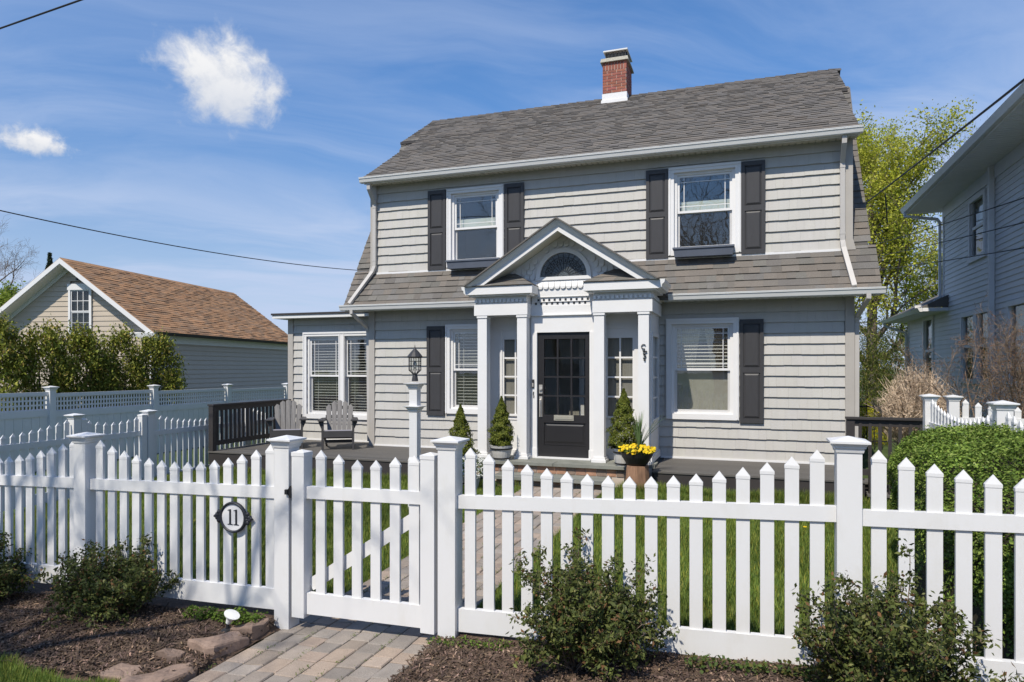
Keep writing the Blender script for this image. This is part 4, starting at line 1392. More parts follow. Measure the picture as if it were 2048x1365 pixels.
# sidelights and returns
def glazed(parent, x0, x1, z0, z1, Y, cols, rows, st=.05, mun=.028, axis='x'):
    mb = MB()
    def bx(a, b, y0, y1, c, d):
        if axis == 'x': mb.box(a, b, y0, y1, c, d)
        else: mb.box(Y - (y1 - Y), Y - (y0 - Y), a, b, c, d)
    for k in range(1, cols):
        x = x0 + (x1 - x0) * k / cols; bx(x - mun / 2, x + mun / 2, Y - .012, Y + .01, z0, z1)
    for k in range(1, rows):
        z = z0 + (z1 - z0) * k / rows; bx(x0, x1, Y - .011, Y + .01, z - mun / 2, z + mun / 2)
    fr_ = obj('muntins', mb, M['trim'], parent)
    for i in range(cols):
        for j in range(rows):
            a = x0 + (x1 - x0) * i / cols + (mun / 2 if i else 0); b = x0 + (x1 - x0) * (i + 1) / cols - (mun / 2 if i < cols - 1 else 0)
            c = z0 + (z1 - z0) * j / rows + (mun / 2 if j else 0); d = z0 + (z1 - z0) * (j + 1) / rows - (mun / 2 if j < rows - 1 else 0)
            g = MB()
            if axis == 'x': g.add([(a, Y, c), (b, Y, c), (b, Y, d), (a, Y, d)], [(0, 1, 2, 3)])
            else: g.add([(Y, a, c), (Y, b, c), (Y, b, d), (Y, a, d)], [(0, 1, 2, 3)])
            obj('pane', g, M['glass_dark'], parent)
for s in (-1, 1):
    a, b = sorted((PC + s * .575, PC + s * 1.47))
    ga, gb = (PC - 1.135, PC - .715) if s < 0 else (PC + .715, PC + 1.135)
    g0, g1 = 1.085, 2.40
    mb = MB()
    mb.box(a, ga, YS, YS + .05, .36, 2.80); mb.box(gb, b, YS, YS + .05, .36, 2.80)
    mb.box(ga, gb, YS + .0005, YS + .05, .36, g0); mb.box(ga, gb, YS + .0005, YS + .05, g1, 2.80)
    for x in (ga - .10, gb + .03): mb.box(x, x + .07, YS - .018, YS, .45, 2.56)
    mb.box(ga - .10, gb + .10, YS - .0185, YS, 2.56, 2.62)
    mb.box(ga - .02, gb + .02, YS - .03, YS, g0 - .035, g0 - .003); mb.box(ga - .03, gb + .03, YS - .017, YS, .36, .46)
    mb.box(ga + .02, gb - .02, YS - .012, YS, .985, .995)
    obj('sidelight_wall', mb, M['trim'], porch)
    glazed(porch, ga, gb, g0, g1, YS + .022, 2, 4)
    obj('sheer_curtain', MB().box(ga - .03, gb + .03, YS + .075, YS + .08, g0 - .05, g1 + .05), M['sheer'], porch)
# right-hand return wall with its own glazed panel
xs_r = PC + 1.47
mb = MB()
mb.box(xs_r - .05, xs_r, YB + .19, 11.30, .36, 2.80); mb.box(xs_r - .05, xs_r, 12.02, WY, .36, 2.80)
mb.box(xs_r - .05, xs_r - .0005, 11.30, 12.02, .36, 1.05); mb.box(xs_r - .05, xs_r - .0005, 11.30, 12.02, 2.42, 2.80)
mb.box(xs_r, xs_r + .02, 11.24, 12.08, 1.0, 1.05); mb.box(xs_r, xs_r + .018, 11.24, 11.30, 1.05, 2.48); mb.box(xs_r, xs_r + .018, 12.02, 12.08, 1.05, 2.48); mb.box(xs_r, xs_r + .019, 11.30, 12.02, 2.42, 2.48)
mb.box(xs_r, xs_r + .03, YB + .1, WY, .36, .47)
obj('return_wall', mb, M['trim'], porch)
glazed(porch, 11.30, 12.02, 1.05, 2.42, xs_r - .022, 2, 4, axis='y')
mb = MB(); mb.box(PC - 1.47, PC - 1.42, YB + .19, WY, .36, 2.80); obj('return_wall', mb, M['trim'], porch)
# vestibule seen through the glass
mb = MB()
v = [(PC - 1.40, 12.17, .37), (PC + 1.40, 12.17, .37), (PC + 1.40, 12.17, 2.79), (PC - 1.40, 12.17, 2.79), (PC - 1.40, YS + .06, .37), (PC + 1.40, YS + .06, .37), (PC + 1.40, YS + .06, 2.79), (PC - 1.40, YS + .06, 2.79)]
mb.add(v, [(0, 1, 2, 3), (3, 2, 6, 7), (4, 5, 1, 0)])
obj('vestibule', mb, M['sheer'], porch)
mb = MB(); mb.box(PC + .06, PC + .15, 12.08, 12.14, .37, 2.45); mb.box(PC + .34, PC + .50, 12.0, 12.1, .37, 2.6); obj('inner_door_frame', mb, M['trim'], porch)
for s in (-1, 1):
    a, b = sorted((PC + s * .60, PC + s * 1.46))
    obj('porch_ceiling', MB().box(a, b, YB + .03, YS + .02, 2.801, 2.82), M['soffit'], porch)

# front door
DY = YC + .035
mb = MB(); DW, DH = DX1 - DX0, DZ1 - DZ0
gx = [DX0 + DW * t for t in (.122, .907)]; gz0, gz1 = 1.10, 2.388
pz0, pz1 = .60, .965
mb.box(DX0, gx[0], DY, DY + .045, DZ0, DZ1); mb.box(gx[1], DX1, DY, DY + .045, DZ0, DZ1)
for a, b in ((DZ0, pz0), (pz1, gz0), (gz1, DZ1)): mb.box(gx[0], gx[1], DY + .0005, DY + .045, a, b)
mb.box(gx[0], gx[1], DY + .018, DY + .04, pz0, pz1)
door = obj('front_door', mb, M['black_door'], house)
mb = MB()
mb.add([(gx[0] + .02, DY + .018, pz0 + .02), (gx[1] - .02, DY + .018, pz0 + .02), (gx[1] - .02, DY + .018, pz1 - .02), (gx[0] + .02, DY + .018, pz1 - .02),
        (gx[0] + .05, DY + .006, pz0 + .05), (gx[1] - .05, DY + .006, pz0 + .05), (gx[1] - .05, DY + .006, pz1 - .05), (gx[0] + .05, DY + .006, pz1 - .05)],
       [(4, 5, 6, 7), (0, 1, 5, 4), (1, 2, 6, 5), (2, 3, 7, 6), (3, 0, 4, 7)])
mb.box(gx[0] - .006, gx[1] + .006, DY - .006, DY, pz0 - .012, pz0)
mb.box(gx[0] - .006, gx[1] + .006, DY - .006, DY, pz1, pz1 + .012)
obj('panel', mb, M['black_door'], door)
mb = MB()
cw_, rh_ = (gx[1] - gx[0]) / 3, (gz1 - gz0) / 4
for k in (1, 2): mb.box(gx[0] + cw_ * k - .016, gx[0] + cw_ * k + .016, DY + .002, DY + .035, gz0, gz1)
for k in (1, 2, 3): mb.box(gx[0], gx[1], DY + .003, DY + .035, gz0 + rh_ * k - .015, gz0 + rh_ * k + .015)
obj('muntins', mb, M['black_door'], door)
for i in range(3):
    for j in range(4):
        g = MB(); a, b, c, d = gx[0] + cw_ * i + .016, gx[0] + cw_ * (i + 1) - .016, gz0 + rh_ * j + .015, gz0 + rh_ * (j + 1) - .015
        if i == 0: a = gx[0]
        if i == 2: b = gx[1]
        g.add([(a, DY + .02, c), (b, DY + .02, c), (b, DY + .02, d), (a, DY + .02, d)], [(0, 1, 2, 3)])
        obj('pane', g, M['glass_dark'], door)
mb = MB(); mx = (gx[0] + gx[1]) / 2 - .01
mb.box(mx - .172, mx + .172, DY - .012, DY, 1.005, 1.098); mb.box(mx - .15, mx + .15, DY - .02, DY - .012, 1.028, 1.075)
obj('mail_slot', mb, M['brass'], door)
mb = MB(); hx = DX0 + .055
mb.box(hx - .03, hx + .03, DY - .012, DY, 1.46, 1.61); mb.add(*moved(lathe([(.026, 0), (.026, .02), (.018, .028)], 0, 0, 14), Matrix.Translation((hx, DY - .012, 1.535)) @ Matrix.Rotation(radians(90), 4, 'X')))
mb.box(hx - .026, hx + .026, DY - .010, DY, 1.06, 1.41)
mb.add(*tube([(hx, DY - .012, 1.36), (hx, DY - .045, 1.35), (hx, DY - .058, 1.28), (hx, DY - .056, 1.17), (hx, DY - .04, 1.10), (hx, DY - .01, 1.085)], [.011, .011, .010, .010, .011, .012], 8))
obj('handle', mb, M['nickel'], door)
obj('threshold', MB().box(DX0 - .02, DX1 + .02, YC - .06, DY + .05, .362, .3845), M['trim'], house)
obj('doorbell', MB().box(DX0 - .085, DX0 - .045, YC - .045, YC - .0225, 1.56, 1.70), M['lamp_metal'], house)
obj('doorbell_button', MB().box(DX0 - .078, DX0 - .052, YC - .049, YC - .0455, 1.575, 1.64), M['nickel'], house)
mb = MB(); mb.add(*tube([(DX0 - .055, YC - .03, 1.49), (DX0 - .06, YC - .035, 1.45), (DX0 - .05, YC - .035, 1.42), (DX0 - .055, YC - .03, 1.39)], .008, 6)); obj('key_hook', mb, M['steel_dark'], house)

# small metal ornament hung on the right column
ox, oy = PC + 1.395, YB + .012
orn = thing('wall_ornament', 'small curled wrought metal ornament hung on the right entry column', 'ornament', (ox, oy, 2.02))
mb = MB()
mb.add(*tube([(ox + .035 * cos(t) - .012, oy - .006, 2.235 + .035 * sin(t)) for t in [.6 + 4.6 * k / 10 for k in range(11)]], .007, 6))
mb.add(*tube([(ox - .0, oy - .006, 2.20), (ox + .004, oy - .008, 2.02)], [.009, .007], 6))
obj('hook', mb, M['steel_dark'], orn)
for k, (dx, z, r) in enumerate(((-.012, 2.17, .020), (.028, 2.155, .018), (.0, 2.12, .024), (.012, 2.085, .020), (.0, 2.05, .022), (.005, 2.02, .016))):
    mb = MB(); mb.add(*moved(lathe([(.001, -r * .5), (r, 0), (.001, r * .5)], 0, 0, 8), Matrix.Translation((ox + dx, oy - .012, z)) @ Matrix.Rotation(radians(90), 4, 'X'))); obj('leaf', mb, M['steel_dark'], orn)

# ------------------------------------------------------------------ stoop and decks
st = thing('front_steps', 'two bluestone and brick steps in front of the black door', 'steps', (PC, 10.5, 0.03))
g0 = .02
mb = MB(); mb.box(PC - 1.12, PC + 1.12, 10.65, 10.98, g0, .31); mb.box(PC - 1.50, PC + 1.52, 10.86, 11.30, g0, .31); mb.box(PC - .86, PC + .86, 10.24, 10.65, g0 - .03, .135)
obj('core', mb, M['mortar'], st)
for x0, x1 in ((-1.16, -.02), (-.012, 1.17)):
    obj('tread', MB().box(PC + x0, PC + x1, 10.585, 10.88, .311, .36), M['bluestone'], st)
obj('tread', MB().box(PC - 1.55, PC + 1.56, 10.881, 11.34, .311, .3605), M['bluestone'], st)
for x0, x1 in ((-.92, .0), (.006, .92)):
    obj('tread', MB().box(PC + x0, PC + x1, 10.155, 10.648, .136, .182), M['bluestone'], st)
BRK = [(1, 1, 1), (1.35, 1.05, .9), (.72, .74, .8), (1.2, .95, .85), (.85, .85, .85), (1.5, 1.15, .95)]
def brick_line(x0, x1, y, z0, z1, L):
    x = x0; 
    while x < x1 - .02:
        b = min(x + L * random.uniform(.92, 1.05), x1); t = random.choice(BRK)
        mb = MB(); mb.box(x + .005, b - .005, y - random.uniform(.008, .014), y + .03, z0, z1, t); obj('brick', mb, M['step_brick'], st); x = b
brick_line(PC - 1.12, PC + 1.12, 10.65, .19, .305, .165)
brick_line(PC - .86, PC + .86, 10.24, .03, .13, .19)

# dark composite decks left and right of the entry
def deck(name, x0, x1, y0, y1, z, label):
    r = thing(name, label, 'deck', ((x0 + x1) / 2, (y0 + y1) / 2, .05))
    w = .14; y = y0
    while y < y1 - .02:
        b = min(y + w, y1); t = random.uniform(.88, 1.1)
        obj('deck_board', MB().box(x0, x1, y + .003, b - .003, z - .025, z, (t, t, t)), M['deck'], r); y = b
    mb = MB(); mb.box(x0 + .02, x1 - .02, y0 + .018, y0 + .04, .03, z - .026); mb.box(x0 + .02, x0 + .04, y0 + .04, y1, -.05, z - .026)
    obj('skirt_board', mb, M['railing'], r)
    return r
d1 = deck('deck', -9.62, PC - 1.56, 10.28, 12.16, .325, 'dark composite deck with two lounge chairs left of the entry')
for k in range(4):
    obj('deck_board', MB().box(-9.62, HX0 - .02, 12.16 + .14 * k + .003, min(12.3 + .14 * k, 12.66), .30, .325), M['deck'], d1)
d2 = deck('deck', PC + 1.57, 1.55, 10.50, 12.16, .325, 'dark composite deck below the window right of the entry')
mb = MB(); mb.box(PC + 1.9, 1.2, 11.30, 11.34, .3255, .331); 

# ---- deck railings
def railing(name, label, pts, z, h, nb, wood=True):
    (xa, ya), (xb, yb) = pts
    r = thing(name, label, 'railing', ((xa + xb) / 2, (ya + yb) / 2, z))
    along_x = abs(xb - xa) > abs(yb - ya)
    def bar(a0, a1, half, z0, z1):
        mb = MB()
        if along_x: mb.box(a0, a1, ya - half, ya + half, z0, z1)
        else: mb.box(xa - half, xa + half, a0, a1, z0, z1)
        return mb
    s, e = (xa, xb) if along_x else (ya, yb)
    obj('top_rail', bar(s - .06, e, .07, z + h - .03, z + h), M['railing'], r)
    obj('rail', bar(s, e, .022, z + h - .125, z + h - .031), M['railing'], r)
    obj('rail', bar(s, e, .022, z + .10, z + .185), M['railing'], r)
    for p in (s, e - .06):
        obj('post', bar(p - .05, p + .05, .05, z - .2 if p == s else z, z + h - .031), M['railing'], r)
    for k in range(1, nb + 1):
        p = s + (e - s) * k / (nb + 1)
        if wood: obj('baluster', bar(p - .02, p + .02, .02, z + .186, z + h - .126), M['railing'], r)
        else: obj('baluster', bar(p - .018, p + .018, .03, z - .25, z + h - .06), M['railing'], r)
    return r
railing('deck_railing', 'dark brown wooden railing at the left end of the deck', ((-9.58, 10.36), (-9.58, 12.62)), .325, .885, 18)
railing('deck_railing', 'black railing with square balusters right of the house, behind the hedge', ((1.36, 10.62), (2.60, 10.62)), .30, .91, 9, wood=False)
sst = thing('deck_stairs', 'short dark steps leading down beside the black railing', 'steps', (1.9, 10.9, .0))
for k in range(2):
    obj('tread', MB().box(1.56, 2.14, 10.50 + .34 * k, 10.86 + .34 * k, .12 + .12 * k, .15 + .12 * k), M['deck'], sst)
    obj('riser', MB().box(1.58, 2.12, 10.54 + .34 * k, 10.56 + .34 * k, .02 + .10 * k, .12 + .12 * k), M['railing'], sst)
railing('deck_railing', 'black handrail running back between the two houses', ((2.60, 10.76), (2.60, 11.95)), .30, .91, 6, wood=False)
mf = thing('metal_fence', 'thin black metal garden fence at the back corner of the house', 'fence', (2.8, 17.0, 0))
obj('rail', MB().box(1.7, 4.3, 16.98, 17.02, 1.02, 1.05), M['black'], mf); obj('rail', MB().box(1.7, 4.3, 16.98, 17.02, .25, .28), M['black'], mf)
for k in range(17):
    obj('picket', MB().box(1.75 + .15 * k, 1.768 + .15 * k, 16.99, 17.01, .05, 1.12), M['black'], mf)
# ------------------------------------------------------------------ lamp post
LX, LY = -4.30, 8.38
gl = float(gz(LX, LY))
lp = thing('lamp_post', 'white square lamp post with dark lantern standing on the lawn by the walk', 'lamp post', (LX, LY, gl))
h = .058
obj('post', MB().box(LX - h, LX + h, LY - h, LY + h, 0.6573, 1.6679), M['vinyl'], lp)
obj('base_sleeve', MB().box(LX - .070, LX + .070, LY - .070, LY + .070, gl - .05, 0.6437).add(*hexa(
    [(LX - .07, LY - .07, 0.6437), (LX + .07, LY - .07, 0.6437), (LX + .07, LY + .07, 0.6437), (LX - .07, LY + .07, 0.6437)],
    [(LX - .0585, LY - .0585, 0.6846), (LX + .0585, LY - .0585, 0.6846), (LX + .0585, LY + .0585, 0.6846), (LX - .0585, LY + .0585, 0.6846)])), M['vinyl'], lp)
def collar(zt):
    mb = MB(); r2 = sqrt(2)
    v, f = lathe([(r * r2, zt + dz) for r, dz in ((h + .004, -.082), (h + .012, -.066), (h + .012, -.052), (h + .030, -.034), (h + .030, -.022), (h + .056, -.010), (h + .060, .0), (.02, .014))], LX, LY, 4, pi / 4)
    mb.add(v, f); return mb
obj('collar', collar(1.6883), M['vinyl'], lp)
obj('collar', collar(1.3777), M['vinyl'], lp)
lan = MB(); v, f = lathe([(.045, 1.7156), (.040, 1.7566), (.034, 1.7908), (.026, 1.8078), (.026, 1.8249)], LX, LY, 12); lan.add(v, f)
lan = obj('lantern', lan, M['lamp_metal'], lp, smooth=False)
mb = MB()
n6 = 8
for k in range(n6):
    a = 2 * pi * k / n6 + .3; c, s = cos(a), sin(a)
    mb.add(*tube([(LX + .02 * c, LY + .02 * s, 1.8044), (LX + .058 * c, LY + .058 * s, 1.8454), (LX + .083 * c, LY + .083 * s, 1.8659), (LX + .083 * c, LY + .083 * s, 2.0434)], .0055, 5))
for y in (1.8693, 1.9307, 1.9888, 2.0366):
    mb.add(*tube([(LX + .083 * cos(2 * pi * k / 16), LY + .083 * sin(2 * pi * k / 16), y) for k in range(17)], .0045, 5))
obj('cage', mb, M['lamp_metal'], lan)
mb = MB(); v, f = lathe([(.104, 2.0366), (.107, 2.052), (.060, 2.112), (.016, 2.160), (.012, 2.168), (.014, 2.174), (.006, 2.182), (.002, 2.215)], LX, LY, 12); mb.add(v, f)
obj('lantern_roof', mb, M['lamp_metal'], lan)
mb = MB(); v, f = lathe([(.074, 1.8659), (.076, 2.0366)], LX, LY, 16); mb.add(v[:], f[:-2]); obj('lantern_glass', mb, M['glass'], lan, smooth=True)
mb = MB(); v, f = lathe([(.014, 1.8863), (.026, 1.9341), (.026, 1.9683), (.01, 1.9956)], LX, LY, 10); mb.add(v, f); obj('bulb', mb, M['white_plastic'], lan, smooth=True)

# ------------------------------------------------------------------ Adirondack chairs
def chair(loc, rz, label):
    r = thing('adirondack_chair', label, 'chair', loc, 'chairs on the left deck', rz)
    ORG[r.name] = (0, 0, 0)
    def plank(name, pts, th, mat, parent=r):
        """flat board given by its four corners, with thickness along its normal"""
        P = [Vector(p) for p in pts]; n = (P[1] - P[0]).cross(P[3] - P[0]).normalized() * th
        mb = MB(); mb.add([tuple(p - n) for p in P] + [tuple(p) for p in P], BOXF); return obj(name, mb, mat, parent)
    # seat slats falling to the back, front apron
    for k in range(6):
        y0 = -.29 + .085 * k; z0 = .385 - .030 * k - .003 * k * k * .3
        plank('seat_slat', [(-.255, y0, z0), (.255, y0, z0), (.255, y0 + .075, z0 - .024), (-.255, y0 + .075, z0 - .024)], .02, M['lit_slat'] if k < 2 else M['chair_dark'])  # the front slats are painted lighter, as if sunlit
    plank('front_apron', [(-.262, -.305, .245), (.262, -.305, .245), (.262, -.305, .365), (-.262, -.305, .365)], -.02, M['chair_dark'])
    # fanned back slats with an arched top
    n = 5
    for k in range(n):
        u = (k - (n - 1) / 2) / ((n - 1) / 2)
        b = u * .180; t = u * .218; w0, w1 = .041, .049
        zt = .925 - .085 * u * u; lean = .36
        def py(z): return .12 + (z - .27) * lean
        zb = .27
        e = .0 if abs(u) < .1 else -.05 * u
        P = [(b - w0, py(zb), zb), (b + w0, py(zb), zb), (t + w1, py(zt - .02 + (e if u > 0 else 0)), zt - .02 - abs(u) * (.035 if u > 0 else 0)), (t - w1, py(zt), zt - .02 - abs(u) * (.035 if u < 0 else 0))]
        mid = (t, py(zt), zt + .006)
        V = [Vector(p) for p in P] + [Vector(mid)]
        nn = Vector((0, -1, lean)).normalized() * .018
        front = [V[0], V[1], V[2], V[4], V[3]]
        mb = MB(); m_ = 5
        mb.add([tuple(p) for p in front] + [tuple(p - nn) for p in front],
               [tuple(range(m_)), tuple(range(2 * m_ - 1, m_ - 1, -1))] + [(i, m_ + i, m_ + (i + 1) % m_, (i + 1) % m_) for i in range(m_)])
        obj('back_slat', mb, M['chair'], r)
    for z, hw in ((.60, .27), (.78, .25)):
        y = .12 + (z - .27) * .36 + .028
        obj('back_rail', MB().box(-hw, hw, y, y + .025, z - .035, z + .035), M['chair_dark'], r)
    for s in (-1, 1):
        x = s * .285
        obj('front_leg', MB().box(x - .02, x + .02, -.315, -.235, 0, .555), M['chair_dark'], r)
        mb = MB(); mb.add(*hexa([(x - s * .02 - .016, .46, .0), (x - s * .02 + .016, .46, .0), (x - s * .02 + .016, .55, .0), (x - s * .02 - .016, .55, .0)],
                                [(x - s * .02 - .016, -.28, .27), (x - s * .02 + .016, -.28, .27), (x - s * .02 + .016, -.28, .36), (x - s * .02 - .016, -.28, .36)]))
        obj('back_leg', mb, M['chair_dark'], r)
        mb = MB()
        out = [(x - s * .045, -.37), (x + s * .085, -.37), (x + s * .095, -.25), (x + s * .06, .30), (x - s * .01, .36), (x - s * .03, .30)]
        if s < 0: out = out[::-1]
        mb.add(*prism_z(out, .556, .580)); obj('armrest', mb, M['chair_dark'], r)
        mb = MB(); mb.add(*prism_y([(x + s * .021, .40), (x + s * .075, .52), (x + s * .075, .5555), (x + s * .021, .5555)] if s > 0 else
                                   [(x - .021, .5555), (x - .075, .5555), (x - .075, .52), (x - .021, .40)], -.29, -.262)); obj('arm_bracket', mb, M['chair_dark'], r)
    obj('stretcher', MB().box(-.265, .265, -.02, .0, .11, .17), M['chair_dark'], r)
    return r
chair((-7.57, 11.52, .325), radians(30), 'grey slatted lounge chair with all five back slats in view, beside the house corner')
chair((-8.62, 11.32, .325), radians(34), 'grey slatted lounge chair turned sideways next to the dark deck railing')

# ------------------------------------------------------------------ pots on the steps
def barrel(root, x, y, z0, r0, r1, h):
    mb = MB(); n = 22
    prof = [(r0, z0), (r0 + (r1 - r0) * .55, z0 + h * .45), (r1, z0 + h * .93), (r1 + .006, z0 + h), (r1 - .022, z0 + h), (r1 - .026, z0 + h - .045), (.01, z0 + h - .045)]
    v, f = lathe(prof, x, y, n); mb.add(v, f)
    p = obj('planter', mb, M['barrel'], root)
    for t0, t1 in ((.10, .18), (.74, .84)):
        ra = r0 + (r1 - r0) * (t0 * 1.15) + .009; rb = r0 + (r1 - r0) * (t1 * 1.06) + .010
        mb = MB(); v, f = lathe([(ra - .004, z0 + h * t0), (ra + .002, z0 + h * t0), (rb + .002, z0 + h * t1), (rb - .004, z0 + h * t1)], x, y, n); mb.add(v, f[:-2]); obj('hoop', mb, M['black'], p)
    mb = MB(); v, f = lathe([(r1 - .03, z0 + h - .05), (r1 - .03, z0 + h - .035)], x, y, n); mb.add(v, f); obj('potting_soil', mb, M['soil'], p)

def leaf_quads(C, N, size, cols, aspect=.5, up=None):
    """one kite-shaped leaf per centre: C (n,3), N normals (n,3), size (n,)"""
    n = len(C)
    N = N / np.maximum(np.linalg.norm(N, axis=1, keepdims=True), 1e-6)
    R = rng.normal(size=(n, 3))
    if up is not None: R = up
    D = R - N * (R * N).sum(1, keepdims=True)
    D = D / np.maximum(np.linalg.norm(D, axis=1, keepdims=True), 1e-6)
    S = np.cross(N, D)
    sz = size[:, None]
    V = np.stack([C - D * sz * .5, C + S * sz * aspect * .5 + N * sz * .06, C + D * sz * .5, C - S * sz * aspect * .5 + N * sz * .06], 1).reshape(-1, 3)
    F = np.arange(n * 4).reshape(-1, 4)
    return V, F, np.repeat(cols, 4, 0)

def pick_cols(n, palette, p, jitter=.2):
    pal = np.array(palette); idx = rng.choice(len(pal), n, p=p)
    return pal[idx] * rng.uniform(1 - jitter, 1 + jitter, (n, 1))

SPRUCE = [(.13, .155, .022), (.09, .115, .018), (.20, .21, .035), (.05, .07, .014)]
def spruce(root, x, y, z0, z1, r):
    n = 11000
    t = rng.uniform(0, 1, n) ** 1.25
    ang = rng.uniform(0, 2 * pi, n)
    prof = (1 - t) ** .85 * (1 - .55 * np.exp(-t * 9)) * 1.35
    ph = x * 37.0
    bump = 1 + .17 * np.sin(ang * 4 + t * 17 + ph) + .14 * np.sin(ang * 3 - t * 29 + ph) + .10 * np.sin(t * 40 + ang * 2 + ph) + rng.normal(0, .10, n)
    rad = r * prof * bump * rng.uniform(.55, 1.0, n) ** .35
    C = np.stack([x + rad * np.cos(ang), y + rad * np.sin(ang), z0 + t * (z1 - z0)], 1)
    N = np.stack([np.cos(ang), np.sin(ang), np.full(n, .6)], 1) + rng.normal(0, .6, (n, 3))
    U = np.stack([np.cos(ang) * .6, np.sin(ang) * .6, np.full(n, .8)], 1) + rng.normal(0, .4, (n, 3))
    V, F, c = leaf_quads(C, N, rng.uniform(.026, .052, n), pick_cols(n, SPRUCE, [.4, .3, .2, .1]), .34, U)
    np_obj('foliage', V, F, c, M['leaf'], root, kind='stuff')
    mb = MB(); mb.add(*tube([(x, y, z0 - .08), (x + .01, y, z0 + (z1 - z0) * .7)], [.018, .005], 6)); obj('trunk', mb, M['bark'], root)

def potted(x, y, z, rp, hp, ztop, rad, label):
    r = thing('potted_spruce', label, 'potted plant', (x, y, z), 'small potted spruces at the entry')
    barrel(r, x, y, z, rp * .72, rp, hp)
    spruce(r, x, y, z + hp - .03, ztop, rad)
    return r
potted(-3.90, 10.74, .361, .185, .245, 1.415, .175, 'potted dwarf spruce in whitewashed barrel left of the black door')
potted(-1.845, 10.72, .361, .168, .275, 1.565, .215, 'potted dwarf spruce in a hooped barrel right of the black door')
potted(-4.36, 10.08, float(gz(-4.36, 10.08)), .18, .26, 1.30, .225, 'potted dwarf spruce standing on the lawn beside the lower step')
cl = MB(); cl.add(*tube([(-2.02, 10.63, .63), (-2.025, 10.62, .665)], .008, 6)); cl.add(*tube([(-2.065, 10.60, .655), (-1.985, 10.63, .675)], [.008, .009], 6))
top('garden_tool', cl, M['black'], 'small black hand tool grip sticking up from the right barrel', 'tool')

# stump with a bowl of yellow pansies
SXp, SYp = -1.585, 10.36; gs_ = float(gz(SXp, SYp))
mb = MB()
n = 20
for i, (r_, z) in enumerate(((.195, gs_ - .02), (.185, gs_ + .10), (.172, gs_ + .25), (.160, .430))):
    for k in range(n):
        a = 2 * pi * k / n; rr = r_ * (1 + .05 * sin(3 * a + 1) + .035 * sin(7 * a))
        mb.v.append((SXp + rr * cos(a), SYp + rr * sin(a), z)); q = random.uniform(.8, 1.2); mb.c.append((q, q, q))
for i in range(3):
    for k in range(n): mb.f.append((i * n + k, i * n + (k + 1) % n, (i + 1) * n + (k + 1) % n, (i + 1) * n + k))
mb.f.append(tuple(3 * n + k for k in range(n)))
top('tree_stump', mb, M['wood_log'], 'reddish brown log stump carrying the flower bowl beside the steps', 'stump')
fb = thing('flower_bowl', 'black bowl of yellow pansies with spiky grass standing on the log stump', 'flower bowl', (SXp, SYp, .43))
mb = MB(); v, f = lathe([(.135, .431), (.17, .47), (.225, .56), (.252, .625), (.257, .632), (.245, .632), (.22, .60), (.01, .60)], SXp, SYp, 28); mb.add(v, f)
obj('bowl', mb, M['bowl'], fb, smooth=False)
n = 1500
a = rng.uniform(0, 2 * pi, n); rr = .255 * np.sqrt(rng.uniform(0, 1, n)); zz = .64 + .055 * (1 - (rr / .27) ** 2) + rng.uniform(-.03, .03, n)
C = np.stack([SXp + rr * np.cos(a), SYp + rr * np.sin(a), zz], 1)
V, F, c = leaf_quads(C, rng.normal(size=(n, 3)) + np.array([0, -.3, .6]), rng.uniform(.02, .04, n), pick_cols(n, [(.05, .09, .015), (.09, .14, .03)], [.6, .4]), .6)
np_obj('foliage', V, F, c, M['leaf'], fb, kind='stuff')
n = 190
a = rng.uniform(0, 2 * pi, n); rr = .275 * np.sqrt(rng.uniform(0.05, 1, n)); zz = .655 + .05 * (1 - (rr / .28) ** 2) + rng.uniform(-.035, .045, n)
C0 = np.stack([SXp + rr * np.cos(a), SYp + rr * np.sin(a), zz], 1)
FN = np.stack([.3 * np.cos(a), .3 * np.sin(a) - .8, np.full(n, .75)], 1) + rng.normal(0, .25, (n, 3)); FN /= np.linalg.norm(FN, axis=1, keepdims=True)
Cs, Ns, Us = [], [], []
for k in range(5):
    t = 2 * pi * k / 5
    A = np.cross(FN, np.array([0, 0, 1.0])); A /= np.linalg.norm(A, axis=1, keepdims=True); B = np.cross(FN, A)
    d = A * cos(t) + B * sin(t)
    Cs.append(C0 + d * .012); Ns.append(FN + d * .2); Us.append(d)
C = np.concatenate(Cs); n5 = len(C)
V, F, c = leaf_quads(C, np.concatenate(Ns), np.full(n5, .026), pick_cols(n5, [(.80, .56, .015), (.85, .66, .03), (.70, .42, .01)], [.5, .3, .2], .1), .95, np.concatenate(Us))
np_obj('flowers', V, F, c, M['petal'], fb, kind='stuff')
mb = MB()                                                     # spike grass
for k in range(44):
    a = random.uniform(0, 2 * pi); L = random.uniform(.40, .70); lean = random.uniform(.06, .30)
    if k < 9: a = random.uniform(-.5, .5); L = random.uniform(.55, .80); lean = random.uniform(.4, .75)
    w = .0095; pts = [(t, t * t) for t in (0, .25, .5, .75, 1)]
    b = Vector((SXp + .03, SYp, .62)); d = Vector((cos(a), sin(a), 0)); s = Vector((-sin(a), cos(a), 0))
    P = [b + d * (lean * L * (t * .5 + t2 * .5)) + Vector((0, 0, L * (t - lean * .35 * t2))) for t, t2 in pts]
    ws = [w, w * 1.2, w, w * .7, .0005]
    v = []; 
    for p, q in zip(P, ws): v += [tuple(p - s * q), tuple(p + s * q)]
    g = random.uniform(.8, 1.2)
    mb.add(v, [(2 * i, 2 * i + 1, 2 * i + 3, 2 * i + 2) for i in range(4)], (.13 * g, .20 * g, .075 * g))
obj('spike_grass', mb, M['leaf'], fb, kind='stuff')

